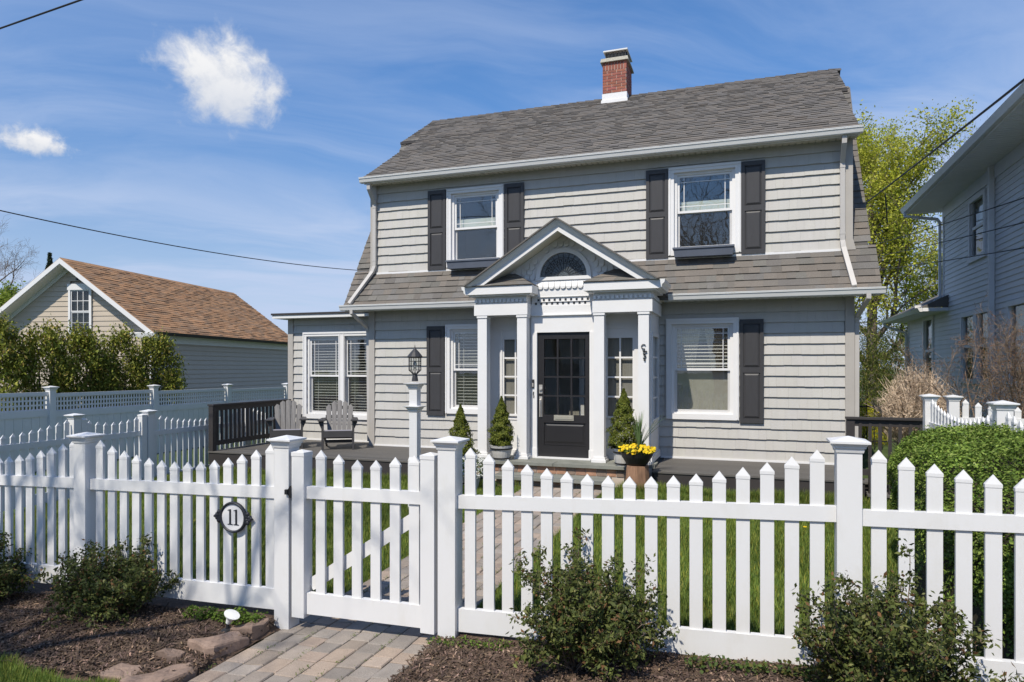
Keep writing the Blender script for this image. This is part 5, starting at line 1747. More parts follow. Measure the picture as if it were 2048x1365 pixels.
# white alyssum in a pale pot left of the steps
AX, AY = -4.03, 9.78; ga_ = float(gz(AX, AY))
al = thing('flower_pot', 'white flowering plant spilling over a pale pot left of the steps', 'potted plant', (AX, AY, ga_))
mb = MB(); v, f = lathe([(.085, ga_), (.12, ga_ + .16), (.135, ga_ + .2), (.12, ga_ + .2), (.01, ga_ + .18)], AX, AY, 18); mb.add(v, f); obj('pot', mb, M['barrel'], al)
n = 2600
d = rng.normal(size=(n, 3)); d /= np.linalg.norm(d, axis=1, keepdims=True); d[:, 2] = np.abs(d[:, 2]) * 1.0 - .25
R_ = rng.uniform(.5, 1, n)[:, None] ** .5
C = np.array([AX, AY, ga_ + .28]) + d * R_ * np.array([.30, .24, .28])
V, F, c = leaf_quads(C, d + rng.normal(0, .5, (n, 3)), rng.uniform(.018, .035, n), pick_cols(n, [(.06, .11, .02), (.10, .17, .04), (.03, .06, .015)], [.5, .3, .2]), .5)
np_obj('foliage', V, F, c, M['leaf'], al, kind='stuff')
sel = rng.choice(n, 560); C2 = np.array([AX, AY, ga_ + .28]) + d[sel] * np.array([.32, .26, .30])
Cq = np.repeat(C2, 3, 0) + rng.normal(0, .008, (1680, 3))
V, F, c = leaf_quads(Cq, np.repeat(d[sel], 3, 0) + rng.normal(0, .5, (1680, 3)), np.full(1680, .020), pick_cols(1680, [(.82, .82, .78)], [1], .06), .95)
np_obj('flowers', V, F, c, M['petal'], al, kind='stuff')

# ------------------------------------------------------------------ stones and spotlight by the walk
def rock(pts, z, th, label, seed):
    rr = random.Random(seed)
    mb = MB(); n = len(pts); cx = sum(p[0] for p in pts) / n; cy = sum(p[1] for p in pts) / n
    out = []
    for i in range(n):                                    # subdivide the outline so that it looks broken, not cut
        a, b = pts[i], pts[(i + 1) % n]
        for t in (0, .33, .66): out.append((a[0] + (b[0] - a[0]) * t + rr.uniform(-.022, .022), a[1] + (b[1] - a[1]) * t + rr.uniform(-.022, .022)))
    m = len(out)
    rings = []
    tx, ty = rr.uniform(-.10, .10), rr.uniform(-.10, .10)          # the slab lies a little tilted
    for s, dz in ((1.0, -.05), (1.0, th * .55), (.96, th * .88), (.84, th), (.66, th), (.45, th), (.22, th)):
        ring = []
        for x, y in out:
            X, Y = cx + (x - cx) * s, cy + (y - cy) * s
            nz_ = .010 * sin(X * 31 + seed) * sin(Y * 27 + 2 * seed) + .006 * sin(X * 73) * sin(Y * 61 + seed)
            ring.append((X, Y, z + dz + (nz_ + tx * (X - cx) + ty * (Y - cy) if dz > 0 else 0) + rr.uniform(-.003, .003)))
        rings.append(ring)
    v = sum(rings, []) + [(cx, cy, z + th)]
    f = []
    for r in range(6):
        for k in range(m): f.append((r * m + k, r * m + (k + 1) % m, (r + 1) * m + (k + 1) % m, (r + 1) * m + k))
    f += [(6 * m + k, 6 * m + (k + 1) % m, 7 * m) for k in range(m)]
    q = rr.uniform(.9, 1.15)
    mb.add(v, f, (q, q * .98, q * .97))
    top('edging_stone', mb, M['rock'], label, 'stone', 'flat stones edging the mulch bed')
zr = lambda x, y: float(bed_z(np.array([x]), np.array([y]))[0])
rock([(-3.60, 3.13), (-3.36, 3.16), (-3.31, 3.44), (-3.40, 3.56)], zr(-3.45, 3.3), .036, 'pointed brown edging stone leaning towards the paver walk', 1)
rock([(-3.90, 3.22), (-3.63, 3.20), (-3.66, 3.36), (-3.84, 3.37)], zr(-3.8, 3.3), .02, 'low pale edging stone next to the grass verge', 2)
rock([(-3.72, 3.50), (-3.55, 3.46), (-3.52, 3.58), (-3.68, 3.60)], zr(-3.6, 3.55), .022, 'small reddish edging stone sunk in the mulch', 5)
rock([(-3.55, 3.62), (-3.31, 3.60), (-3.30, 3.90), (-3.44, 3.90)], zr(-3.42, 3.75), .032, 'broad tan edging stone touching the paver walk', 3)
rock([(-3.45, 3.93), (-3.31, 3.92), (-3.30, 4.16), (-3.40, 4.17)], zr(-3.38, 4.05), .034, 'long tan edging stone at the foot of the left gate post', 4)
lx_, ly_ = -3.50, 3.93; lz_ = zr(lx_, ly_)
sp = thing('garden_spotlight', 'small white solar spotlight with black foot standing in the mulch', 'garden light', (lx_, ly_, lz_))
mb = MB(); v, f = lathe([(.05, lz_), (.045, lz_ + .012), (.014, lz_ + .022), (.012, lz_ + .06)], lx_, ly_, 14); mb.add(v, f); obj('foot', mb, M['black'], sp)
mtx = Matrix.Translation((lx_ + .004, ly_, lz_ + .06)) @ Matrix.Rotation(radians(28), 4, 'Y')
mb = MB(); mb.add(*moved(lathe([(.018, 0), (.024, .03), (.032, .05), (.054, .066), (.056, .073), (.01, .076)], 0, 0, 18), mtx)); obj('lamp_head', mb, M['white_plastic'], sp, smooth=False)

# ------------------------------------------------------------------ garage of the left neighbour
TH = radians(11.7)
gr = thing('garage', 'beige vinyl garage with brown gable roof behind the white privacy fence', 'garage', (-20.96, 16.03, -.45), rotz=TH)
ORG[gr.name] = (0, 0, 0)
gzb = .45                                              # local z = world z + .45
GZ = lambda z: z + gzb
HW, RZ, EZ, GLn = 3.26, 5.46, 3.05, 10.5
gs = (RZ - EZ) / HW
wx = 2.93
# boards on the gable
def clap(mbf, z0, z1, expo, half):
    z = z0
    while z < z1:
        mbf(z, min(z + expo, z1)); z += expo
mats = M['garage_siding']
wz = (3.0, 4.62); wxw = (.02, .74)                    # window opening in the gable
def gable_board(za, zb):
    hw0 = min(wx, (RZ - .12 - za) / gs); hw1 = min(wx, (RZ - .12 - zb) / gs)
    if hw1 <= .02: return
    segs = [(-1, 1)]
    def one(l0, r0, l1, r1):
        v = [(l0, .425, GZ(za)), (r0, .425, GZ(za)), (r0, .455, GZ(za)), (l0, .455, GZ(za)), (l1, .443, GZ(zb)), (r1, .443, GZ(zb)), (r1, .455, GZ(zb)), (l1, .455, GZ(zb))]
        mb = MB(); mb.add(v, BOXF); obj('siding_board', mb, mats, gr)
    if zb > wz[0] and za < wz[1]:
        one(-hw0, wxw[0] - .03, -hw1, wxw[0] - .03); one(wxw[1] + .03, max(hw0, wxw[1] + .05), wxw[1] + .03, max(hw1, wxw[1] + .04))
    else: one(-hw0, hw0, -hw1, hw1)
clap(gable_board, -.2, RZ - .2, .165, wx)
def side_board(za, zb):
    mb = MB(); mb.add([(wx, .455, GZ(za)), (wx + .030, .455, GZ(za)), (wx + .030, GLn - .3, GZ(za)), (wx, GLn - .3, GZ(za)), (wx, .455, GZ(zb)), (wx + .006, .455, GZ(zb)), (wx + .006, GLn - .3, GZ(zb)), (wx, GLn - .3, GZ(zb))], BOXF)
    obj('siding_board', mb, mats, gr)
clap(side_board, -.3, 2.72, .165, 0)
mb = MB(); mb.add(*prism_y([(-wx, GZ(-.45)), (wx, GZ(-.45)), (wx, GZ(EZ + .1)), (0, GZ(RZ - .2)), (-wx, GZ(EZ + .1))], .5, GLn - .3)); obj('wall', mb, mats, gr)
obj('frieze_board', MB().box(wx - .001, wx + .03, .40, GLn - .3, GZ(2.72), GZ(3.02)), M['neighbour_trim'], gr)
obj('corner_board', MB().box(wx - .08, wx + .035, .40, .52, GZ(-.4), GZ(2.8)), M['trim'], gr)
# roof slabs
for s in (-1, 1):
    mb = MB()
    x1 = s * (HW + .05); z1 = RZ - gs * (HW + .05)
    pr = [(0, GZ(RZ)), (x1, GZ(z1)), (x1, GZ(z1) - .07), (0, GZ(RZ) - .07)]
    if s > 0: pr = pr[::-1]
    mb.add(*prism_y(pr, .0, GLn)); obj('roof', mb, M['brown_shingle'], gr)
    mb = MB(); x1 = s * HW; z1 = RZ - gs * HW             # rake board and rake soffit
    pr = [(0, GZ(RZ) - .03), (x1, GZ(z1) - .03), (x1, GZ(z1) - .20), (0, GZ(RZ) - .20)]
    if s > 0: pr = pr[::-1]
    mb.add(*prism_y(pr, -.025, -.002)); obj('rake_board', mb, M['trim'], gr)
    mb = MB(); pr = [(0, GZ(RZ) - .20), (x1, GZ(z1) - .20), (x1, GZ(z1) - .215), (0, GZ(RZ) - .215)]
    if s > 0: pr = pr[::-1]
    mb.add(*prism_y(pr, .0, .43)); obj('rake_soffit', mb, M['trim'], gr)
    mb = MB(); pr = [(0, GZ(RZ) - .216), (x1, GZ(z1) - .216), (x1, GZ(z1) - .36), (0, GZ(RZ) - .36)]
    if s > 0: pr = pr[::-1]
    mb.add(*prism_y(pr, .40, .424)); obj('gable_trim', mb, M['trim'], gr)
obj('eave_soffit', MB().box(wx, HW, .0, GLn, GZ(3.0), GZ(3.02)), M['neighbour_trim'], gr)
mb = MB(); mb.add(*hexa([(wx - .35, -.02, GZ(2.86)), (HW + .02, -.02, GZ(2.86)), (HW + .02, .42, GZ(2.86)), (wx - .35, .42, GZ(2.86))],
                        [(wx - .55, -.05, GZ(3.0)), (HW + .08, -.05, GZ(3.0)), (HW + .08, .42, GZ(3.06)), (wx - .45, .42, GZ(3.06))])); obj('eave_return', mb, M['trim'], gr)
mb = MB(); mb.add(*prism_y([(HW + .02, GZ(2.95)), (HW + .10, GZ(2.95)), (HW + .14, GZ(3.05)), (HW + .02, GZ(3.05))], .02, GLn)); obj('gutter', mb, M['railing'], gr)
# shingle courses, right slope
cs, sn = 1 / hypot(1, gs), gs / hypot(1, gs)
pl = []; Ls = hypot(HW + .05, gs * (HW + .05)); e = .135; n = int(Ls / e)
BRN = [(1, 1, 1), (1.18, 1.1, 1.0), (.82, .8, .8), (1.08, .98, .9), (.92, .95, 1.0), (1.25, 1.15, 1.05)]
for i in range(n):
    d0 = i * e; y = -random.uniform(0, .25)
    while y < GLn:
        w = random.uniform(.18, .42); a, b = max(y, 0), min(y + w, GLn); y += w
        if b - a < .02: continue
        h = .012 + random.choice((0, 0, .012)); d1 = d0 + e + .03
        def pt(d, yy, hh): 
            x = (HW + .05) - d * cs; z = RZ - gs * (HW + .05) + d * sn
            return (x + hh * sn, yy, GZ(z) + hh * cs)
        v = [pt(d0, a, 0), pt(d0, b, 0), pt(d1, b, 0), pt(d1, a, 0), pt(d0, a, h), pt(d0, b, h), pt(d1, b, .001), pt(d1, a, .001)]
        q = random.uniform(.85, 1.12); t = random.choice(BRN)
        pl.append((v, BOXF, tuple(k * q for k in t)))
mb = MB()
for p in pl: mb.merge(p)
obj('shingle_courses', mb, M['brown_shingle'], gr, kind='stuff')
# gable window and lamp
def grid_window(root, x0, x1, z0, z1, y, d=1):
    mb = MB(); c = .075
    mb.box(x0 - c, x0, y - .03, y + .02, z0 - c, z1); mb.box(x1, x1 + c, y - .03, y + .02, z0 - c, z1); mb.box(x0 - c - .03, x1 + c + .03, y - .035, y + .02, z1, z1 + .20); mb.box(x0, x1, y - .03, y + .02, z0 - c, z0)
    w = obj('window', mb, M['trim'], root)
    zm = (z0 + z1) / 2; mb = MB(); s = .035
    for a, b, yy in ((zm, z1, y), (z0, zm, y + .012)):
        mb.box(x0, x0 + s, yy, yy + .02, a, b); mb.box(x1 - s, x1, yy, yy + .02, a, b); mb.box(x0 + s, x1 - s, yy + .001, yy + .02, a, a + s); mb.box(x0 + s, x1 - s, yy + .001, yy + .02, b - s, b)
        for k in (1, 2): x = x0 + s + (x1 - x0 - 2 * s) * k / 3; mb.box(x - .010, x + .010, yy + .003, yy + .018, a + s, b - s)
        z = (a + b) / 2; mb.box(x0 + s, x1 - s, yy + .0035, yy + .0175, z - .010, z + .010)
    obj('sash', mb, M['trim'], w)
    obj('pane', MB().box(x0 + .01, x1 - .01, y + .014, y + .017, z0 + .01, z1 - .01), M['glass_dark'], w)
    obj('room', MB().box(x0, x1, y + .08, y + .09, z0, z1), M['dark'], w)
grid_window(gr, wxw[0] + .02, wxw[1] - .02, GZ(wz[0] + .02), GZ(4.45), .405)
mb = MB(); mb.box(.33, .43, .36, .405, GZ(4.78), GZ(4.86)); mb.box(.30, .36, .30, .36, GZ(4.76), GZ(4.84)); mb.box(.40, .46, .30, .36, GZ(4.76), GZ(4.84)); obj('flood_light', mb, M['steel_dark'], gr)

# ------------------------------------------------------------------ house of the right neighbour
NX, NY0, NY1, NY2, NZ = 4.4, 8.6, 18.67, 22.4, 5.72
nb = thing('neighbour_house', 'blue-grey clapboard house with deep eaves close by on the right', 'house', (8.0, 15.0, .1))
nwin = [(15.55, 16.62, 4.12, 5.40, 1), (15.16, 17.20, 1.62, 3.08, 2), (12.3, 14.4, 1.62, 3.08, 2), (19.5, 20.55, 1.45, 3.22, 1)]
z = .1
while z < NZ:
    zt = min(z + .107, NZ); y1 = NY1 if z > 3.3 else NY2
    segs = [(NY0, y1)]
    for (a, b, c, d, k) in nwin:
        if zt > c + .06 and z < d - .06:
            segs = [q for s in segs for q in ([(s[0], s[1])] if (b < s[0] or a > s[1]) else [(s[0], a + .05), (b - .05, s[1])])]
    for (a, b) in segs:
        mb = MB(); t = random.uniform(.96, 1.04)
        mb.add([(NX - .020, a, z), (NX + .01, a, z), (NX + .01, b, z), (NX - .020, b, z), (NX - .006, a, zt), (NX + .01, a, zt), (NX + .01, b, zt), (NX - .006, b, zt)], BOXF, (t, t, t))
        obj('siding_board', mb, M['neighbour_siding'], nb)
    z = zt
mb = MB(); mb.box(NX + .3, 12, NY0, NY1, .0, NZ); mb.box(NX + .3, 11, NY1, NY2, 0, 3.3); obj('wall', mb, M['neighbour_siding'], nb)
mb = MB(); mb.box(NX + .012, NX + .30, NY0, NY0 + .02, 0, NZ); mb.box(NX + .012, NX + .3, NY1 - .02, NY1, 3.3, NZ); mb.box(NX + .012, NX + .3, NY2 - .02, NY2, 0, 3.3); obj('end_wall', mb, M['neighbour_siding'], nb)
for y, zt, zb in ((NY1, NZ, 3.35), (NY2, 3.3, .1)): obj('corner_board', MB().box(NX - .03, NX + .08, y - .10, y + .01, zb, zt), M['neighbour_trim'], nb)
for (a, b, c, d, k) in nwin:
    mb = MB(); t = .10
    mb.box(NX - .05, NX + .01, a, a + t, c, d); mb.box(NX - .05, NX + .01, b - t, b, c, d); mb.box(NX - .052, NX + .01, a + t, b - t, d - t, d); mb.box(NX - .06, NX + .01, a - .03, b + .03, c - .05, c + .05)
    if k == 2: m_ = (a + b) / 2; mb.box(NX - .049, NX + .01, m_ - .10, m_ + .10, c + .05, d - t)
    w = obj('window', mb, M['neighbour_trim'], nb)
    parts = [(a + t, b - t)] if k == 1 else [(a + t, (a + b) / 2 - .10), ((a + b) / 2 + .10, b - t)]
    for (p, q) in parts:
        zm = (c + d) / 2
        mb = MB(); s = .05
        mb.box(NX - .01, NX + .03, p, p + s, c + .05, d - t); mb.box(NX - .01, NX + .03, q - s, q, c + .05, d - t); mb.box(NX - .012, NX + .03, p + s, q - s, zm - .03, zm + .03)
        obj('sash', mb, M['trim'], w)
        obj('pane', MB().add([(NX + .012, p, c + .05), (NX + .012, q, c + .05), (NX + .012, q, d - t), (NX + .012, p, d - t)], [(0, 3, 2, 1)]), M['glass_dark'], w)
        obj('room', MB().box(NX + .25, NX + .27, p, q, c, d), M['room'], w)
        obj('blind', MB().box(NX + .10, NX + .11, p, q, zm, d - t), M['shade'], w)
    obj('jamb', MB().box(NX + .035, NX + .24, a, a + .02, c, d).box(NX + .035, NX + .24, b - .02, b, c, d), M['room'], w)
# eaves, soffit ribs, gutters, roofs
EXN, EY1 = 3.70, 19.2
y = NY0 - .5
mb = MB(); k = 0
while y < EY1:
    w = .10 if k % 2 == 0 else .018; b = min(y + w, EY1)
    mb.box(EXN + .02, NX + .1, y, b, 5.70 + (0 if k % 2 == 0 else .012), 5.73); y = b; k += 1
obj('soffit', mb, M['neighbour_trim'], nb)
obj('fascia', MB().box(EXN, EXN + .02, NY0 - .5, EY1, 5.69, 5.83), M['neighbour_trim'], nb)
mb = MB(); mb.add(*prism_y([(EXN - .001, 5.72), (EXN - .07, 5.72), (EXN - .12, 5.83), (EXN - .001, 5.83)][::-1], NY0 - .5, EY1 + .02)); obj('gutter', mb, M['gutter'], nb)
obj('frieze_board', MB().box(NX - .035, NX - .021, NY0, NY1, 5.45, 5.70), M['neighbour_trim'], nb)
mb = MB(); mb.add([(EXN, NY0 - .5, 5.84), (EXN, EY1, 5.84), (8.2, EY1, 8.4), (8.2, NY0 - .5, 8.4), (12.7, NY0 - .5, 5.84), (12.7, EY1, 5.84)], [(0, 3, 2, 1), (3, 4, 5, 2), (1, 2, 5)]); obj('roof', mb, M['shingle'], nb)
mb = MB(); mb.add(*prism_y([(3.86, 3.30), (3.86, 3.22), (NX + .1, 3.22), (NX + .1, 3.30)][::-1], 18.2, 22.9)); obj('soffit', mb, M['neighbour_trim'], nb)
mb = MB(); mb.add([(3.82, 18.2, 3.31), (3.82, 22.9, 3.31), (6.2, 22.9, 4.5), (6.2, 18.2, 4.5)], [(0, 3, 2, 1)]); mb.add([(3.82, 18.2, 3.31), (6.2, 18.2, 4.5), (6.2, 18.2, 3.31)], [(0, 1, 2)]); obj('lower_roof', mb, M['shingle'], nb)
mb = MB(); mb.add(*prism_y([(3.855, 3.21), (3.80, 3.21), (3.75, 3.30), (3.855, 3.30)][::-1], 18.2, 22.9)); obj('gutter', mb, M['gutter'], nb)
mb = MB(); mb.add(*rect_tube([(NX - .07, 15.1, 5.69), (NX - .07, 15.1, .2)], .09, .09)); obj('downspout', mb, M['neighbour_trim'], nb)
mb = MB(); mb.add(*rect_tube([(EXN - .06, 19.0, 5.73), (EXN - .05, 19.0, 5.62), (NX - .12, 18.75, 5.45), (NX - .07, 18.72, 5.35), (NX - .07, 18.72, 3.6), (NX - .25, 18.72, 3.42), (3.85, 18.9, 3.38)], .07, .06, (0, 1, 0))); obj('downspout', mb, M['neighbour_trim'], nb)
mb = MB(); mb.add(*rect_tube([(3.82, 22.7, 3.22), (3.86, 22.7, 3.12), (NX - .08, 22.4, 2.9), (NX - .07, 22.38, 2.8), (NX - .07, 22.38, .2)], .07, .06, (0, 1, 0))); obj('downspout', mb, M['neighbour_trim'], nb)

# ------------------------------------------------------------------ overhead cables
def cable(a, b, sag, r, label, n=24, name='overhead_cable', group=None):
    a, b = Vector(a), Vector(b)
    pts = [a.lerp(b, k / n) - Vector((0, 0, sag * 4 * (k / n) * (1 - k / n))) for k in range(n + 1)]
    mb = MB(); mb.add(*tube([tuple(p) for p in pts], r, 6)); return top(name, mb, M['wire'], label, 'cable', group)
cable((-15.2, .6, 5.87), (-11.2, 28.0, 6.2), 1.124, .012, 'sagging black cable crossing the sky between garage and house', n=48)
cable((-38.0, 9.1, 6.3), (24.0, 2.85, 6.3), .0, .011, 'taut black street cable high above the left side fence', n=8)
G_ = 'service cables between the two houses'
cable((3.62, 8.2, 5.60), (3.5, 42.0, 9.1), .10, .020, 'thick black service cable rising past the neighbouring eave', group=G_)
cable((3.80, 22.45, 6.98), (3.96, 23.06, 6.27), .0, .018, 'slack cable loop dropping in front of the budding tree', group=G_)
cable((4.36, 9.0, 4.25), (3.4, 42.0, 8.0), .15, .010, 'uppermost thin cable across the clapboard wall', group=G_)
cable((4.36, 9.0, 3.85), (3.4, 42.0, 7.6), .15, .010, 'middle thin cable across the clapboard wall', group=G_)
cable((4.36, 9.0, 3.45), (3.4, 42.0, 7.2), .18, .010, 'lowest thin cable across the clapboard wall', group=G_)
def pole(x, y, h_, label):
    r = thing('utility_pole', label, 'utility pole', (x, y, -.4))
    obj('shaft', MB().add(*tube([(x, y, -.5), (x, y, h_)], [.15, .10], 10)), M['bark'], r)
    obj('crossarm', MB().box(x - 1.1, x + 1.1, y - .06, y + .06, h_ - .7, h_ - .58), M['bark'], r)
pole(-15.2, .6, 8.5, 'wooden utility pole by the street beside the added asphalt strip')
pole(-11.2, 28.0, 6.6, 'wooden utility pole in the back garden behind the wing')
pole(3.4, 42.0, 9.6, 'wooden utility pole far behind the house')

# ------------------------------------------------------------------ houses across the street, seen only as reflections
def opposite(x0, x1, y0, y1, h_, rz, wall, label, nwin):
    r = thing('opposite_house', label, 'house', ((x0 + x1) / 2, (y0 + y1) / 2, -.4), 'houses across the street')
    obj('wall', MB().box(x0, x1, y0, y1, -.5, h_), wall, r)
    mb = MB(); ym = (y0 + y1) / 2
    mb.add(*prism_x([(y0 - .4, h_), (y1 + .4, h_), (ym, rz)], x0 - .4, x1 + .4)); obj('roof', mb, M['shingle'], r)
    for zz in (1.0, 3.7):
        for k in range(nwin):
            x = x0 + (x1 - x0) * (k + .5) / nwin
            if zz < 2 and k == nwin // 2:
                obj('door', MB().box(x - .5, x + .5, y1, y1 + .05, 0, 2.1), M['shutter'], r); continue
            w = obj('window', MB().box(x - .55, x + .55, y1, y1 + .05, zz, zz + 1.6), M['trim'], r)
            obj('pane', MB().box(x - .45, x + .45, y1 + .051, y1 + .06, zz + .1, zz + 1.5), M['dark'], w)
opposite(-17.0, -6.0, -26, -18, 5.6, 9.2, M['neighbour_siding'], 'grey two-storey house across the street, mirrored in the front panes', 4)
opposite(-2.0, 9.5, -27, -19, 5.4, 9.0, M['brick'], 'brick two-storey house across the street, mirrored in the front panes', 5)
# ------------------------------------------------------------------ vegetation
def seg_mesh(segs, k=4):
    """tapered prisms from (n, 8) rows: p0, p1, r0, r1"""
    S = np.asarray(segs, dtype=float)
    p, q, r0, r1 = S[:, :3], S[:, 3:6], S[:, 6], S[:, 7]
    d = q - p; L = np.linalg.norm(d, axis=1, keepdims=True); d = d / np.maximum(L, 1e-9)
    ref = np.where(np.abs(d[:, 2:3]) < .9, np.array([[0, 0, 1.0]]), np.array([[1.0, 0, 0]]))
    a = np.cross(d, ref); a /= np.linalg.norm(a, axis=1, keepdims=True); b = np.cross(d, a)
    V = []
    for base, r in ((p, r0), (q, r1)):
        for i in range(k):
            t = 2 * pi * i / k
            V.append(base + (a * cos(t) + b * sin(t)) * r[:, None])
    V = np.stack(V, 1).reshape(-1, 3)
    n = len(S); o = np.arange(n)[:, None] * 2 * k
    F = np.concatenate([o + np.array([[i, (i + 1) % k, k + (i + 1) % k, k + i]]) for i in range(k)], 0)
    return V, F

def grow(rr, p, d, L, r, lev, cfg, segs, tips):
    """one limb and its children"""
    n = cfg['steps'][lev]; p = Vector(p); d = Vector(d).normalized()
    pts = [(p.copy(), d.copy(), r)]
    for i in range(n):
        w = cfg['wob'][lev]
        d = (d + Vector((rr.gauss(0, w), rr.gauss(0, w), rr.gauss(0, w) + cfg['up'][lev]))).normalized()
        q = p + d * (L / n); r2 = max(r * (1 - (1 - cfg['taper'][lev]) * (i + 1) / n), cfg.get('rmin', .002))
        segs.append((*p, *q, pts[-1][2], r2)); p = q; pts.append((p.copy(), d.copy(), r2))
    last = lev == len(cfg['steps']) - 1
    if last:
        tips.extend([(tuple(x), tuple(dd)) for x, dd, _ in pts[1:]]); return
    for c in range(cfg['kids'][lev]):
        f = cfg['from'][lev] + (1 - cfg['from'][lev]) * (c + rr.random()) / cfg['kids'][lev]
        i = min(int(f * n), n - 1); x, dd, rad = pts[i + 1] if f > .98 else pts[max(i, 1)]
        x = pts[i][0].lerp(pts[i + 1][0], f * n - i) if i + 1 < len(pts) else x
        ang = radians(cfg['ang'][lev]) * rr.uniform(.7, 1.25)
        ax = Vector((rr.gauss(0, 1), rr.gauss(0, 1), rr.gauss(0, 1))); ax = (ax - dd * ax.dot(dd)).normalized()
        nd = (dd * cos(ang) + ax * sin(ang)).normalized()
        grow(rr, x, nd, L * cfg['len'][lev] * rr.uniform(.7, 1.15) * (1.1 - .45 * f if lev == 0 else 1), rad * cfg['rk'][lev], lev + 1, cfg, segs, tips)

def tree(name, label, loc, seed, height, cfg, r0, bark='bark', group=None, lean=(0, 0)):
    rr = random.Random(seed); segs = []; tips = []
    grow(rr, loc, (lean[0], lean[1], 1), height, r0, 0, cfg, segs, tips)
    root = thing(name, label, 'tree', loc, group)
    S = np.array(segs); big = (S[:, 6] > .022)
    V, F = seg_mesh(S[big], 7); np_obj('trunk', V, F, np.ones((len(V), 3)), M[bark], root, smooth=True)
    if (~big).any():
        V, F = seg_mesh(S[~big], 3); np_obj('twigs', V, F, np.ones((len(V), 3)), M['twig'], root, kind='stuff')
    return root, tips

def foliage(root, tips, per, spread, size, pal, p, aspect=.55, mat='soft_leaf', name='crown', keep=1.0):
    T = np.array([t[0] for t in tips])
    if keep < 1: T = T[rng.uniform(size=len(T)) < keep]
    C = np.repeat(T, per, 0); n = len(C)
    C = C + rng.normal(0, spread, (n, 3))
    N = rng.normal(size=(n, 3)) + np.array([0, 0, .5])
    V, F, c = leaf_quads(C, N, rng.uniform(size[0], size[1], n), pick_cols(n, pal, p, .25), aspect)
    np_obj(name, V, F, c, M[mat], root, kind='stuff')

BARE = dict(steps=[7, 6, 5, 4, 3], wob=[.06, .16, .20, .24, .26], up=[.03, .08, .07, .05, .03], taper=[.35, .35, .35, .4, .5], kids=[9, 7, 6, 5],
            **{'from': [.28, .2, .2, .2]}, ang=[48, 44, 42, 42], len=[.62, .55, .52, .5], rk=[.55, .55, .55, .6], rmin=.004)
# street trees behind the camera: they shade the fence and show in the panes
STREET = dict(BARE, **{'from': [.45, .2, .2, .2]})
tree('bare_street_tree', 'bare street tree standing in the verge on the near side', (-6.0, -.75, -.3), 5, 8.2, STREET, .19)
tree('bare_street_tree', 'large bare tree across the street, mirrored in the upper panes', (-.2, -12.5, -.35), 9, 12.0, BARE, .33)

# budding maple behind the house on the right
MAPLE = dict(steps=[7, 6, 5, 4], wob=[.07, .15, .2, .25], up=[.05, .10, .08, .05], taper=[.3, .35, .35, .5], kids=[19, 9, 7],
             **{'from': [.16, .15, .15]}, ang=[50, 42, 40], len=[.50, .50, .48], rk=[.5, .5, .55], rmin=.006)
LIME = [(.40, .42, .045), (.50, .50, .075), (.30, .34, .035), (.48, .46, .11)]
r_, tp = tree('budding_maple', 'tall maple in yellow-green bud rising behind the right end of the house', (5.1, 33.5, 0), 21, 10.5, MAPLE, .28)
foliage(r_, tp, 11, .20, (.07, .16), LIME, [.4, .3, .2, .1])
r_, tp = tree('budding_maple', 'slender tree in pale bud behind the grey neighbouring house corner', (8.4, 37.5, 0), 23, 6.2, MAPLE, .2)
foliage(r_, tp, 5, .16, (.07, .14), LIME, [.3, .4, .2, .1])
tree('bare_tree', 'bare tree top standing behind the neighbouring roof', (11.6, 44, 0), 31, 11.2, BARE, .25)
# trees far left behind the garage
tree('bare_tree', 'bare grey tree rising behind the garage roof', (-40.0, 27.0, -.6), 37, 7.4, BARE, .18)
r_, tp = tree('budding_maple', 'light green tree half hidden behind the left slope of the garage roof', (-36.8, 25.0, -.6), 41, 4.7, MAPLE, .16)
foliage(r_, tp, 8, .22, (.10, .2), [(.20, .27, .03), (.28, .33, .06), (.14, .2, .03)], [.4, .3, .3])
con = thing('conifer', 'small dark conifer tip peeking over the garage ridge', 'tree', (-37.4, 28.0, -.6))
mb = MB(); mb.add(*tube([(-37.4, 28, -.6), (-37.4, 28, 8.1)], [.18, .02], 7)); obj('trunk', mb, M['bark'], con)
n = 5200; t = rng.uniform(0, 1, n); a = rng.uniform(0, 2 * pi, n); tier = np.floor(t * 16) / 16
rad = (1 - t) * 1.9 * rng.uniform(.2, 1, n) ** .6 * (1 - .5 * (t - tier) * 16)
C = np.stack([-37.4 + rad * np.cos(a), 28 + rad * np.sin(a), 1.2 + t * 7.2 - rad * .25], 1)
V, F, c = leaf_quads(C, rng.normal(size=(n, 3)) + np.array([0, 0, 1]), rng.uniform(.12, .3, n), pick_cols(n, [(.05, .075, .05), (.075, .10, .06), (.035, .055, .035)], [.4, .3, .3]), .35)
np_obj('crown', V, F, c, M['leaf'], con, kind='stuff')

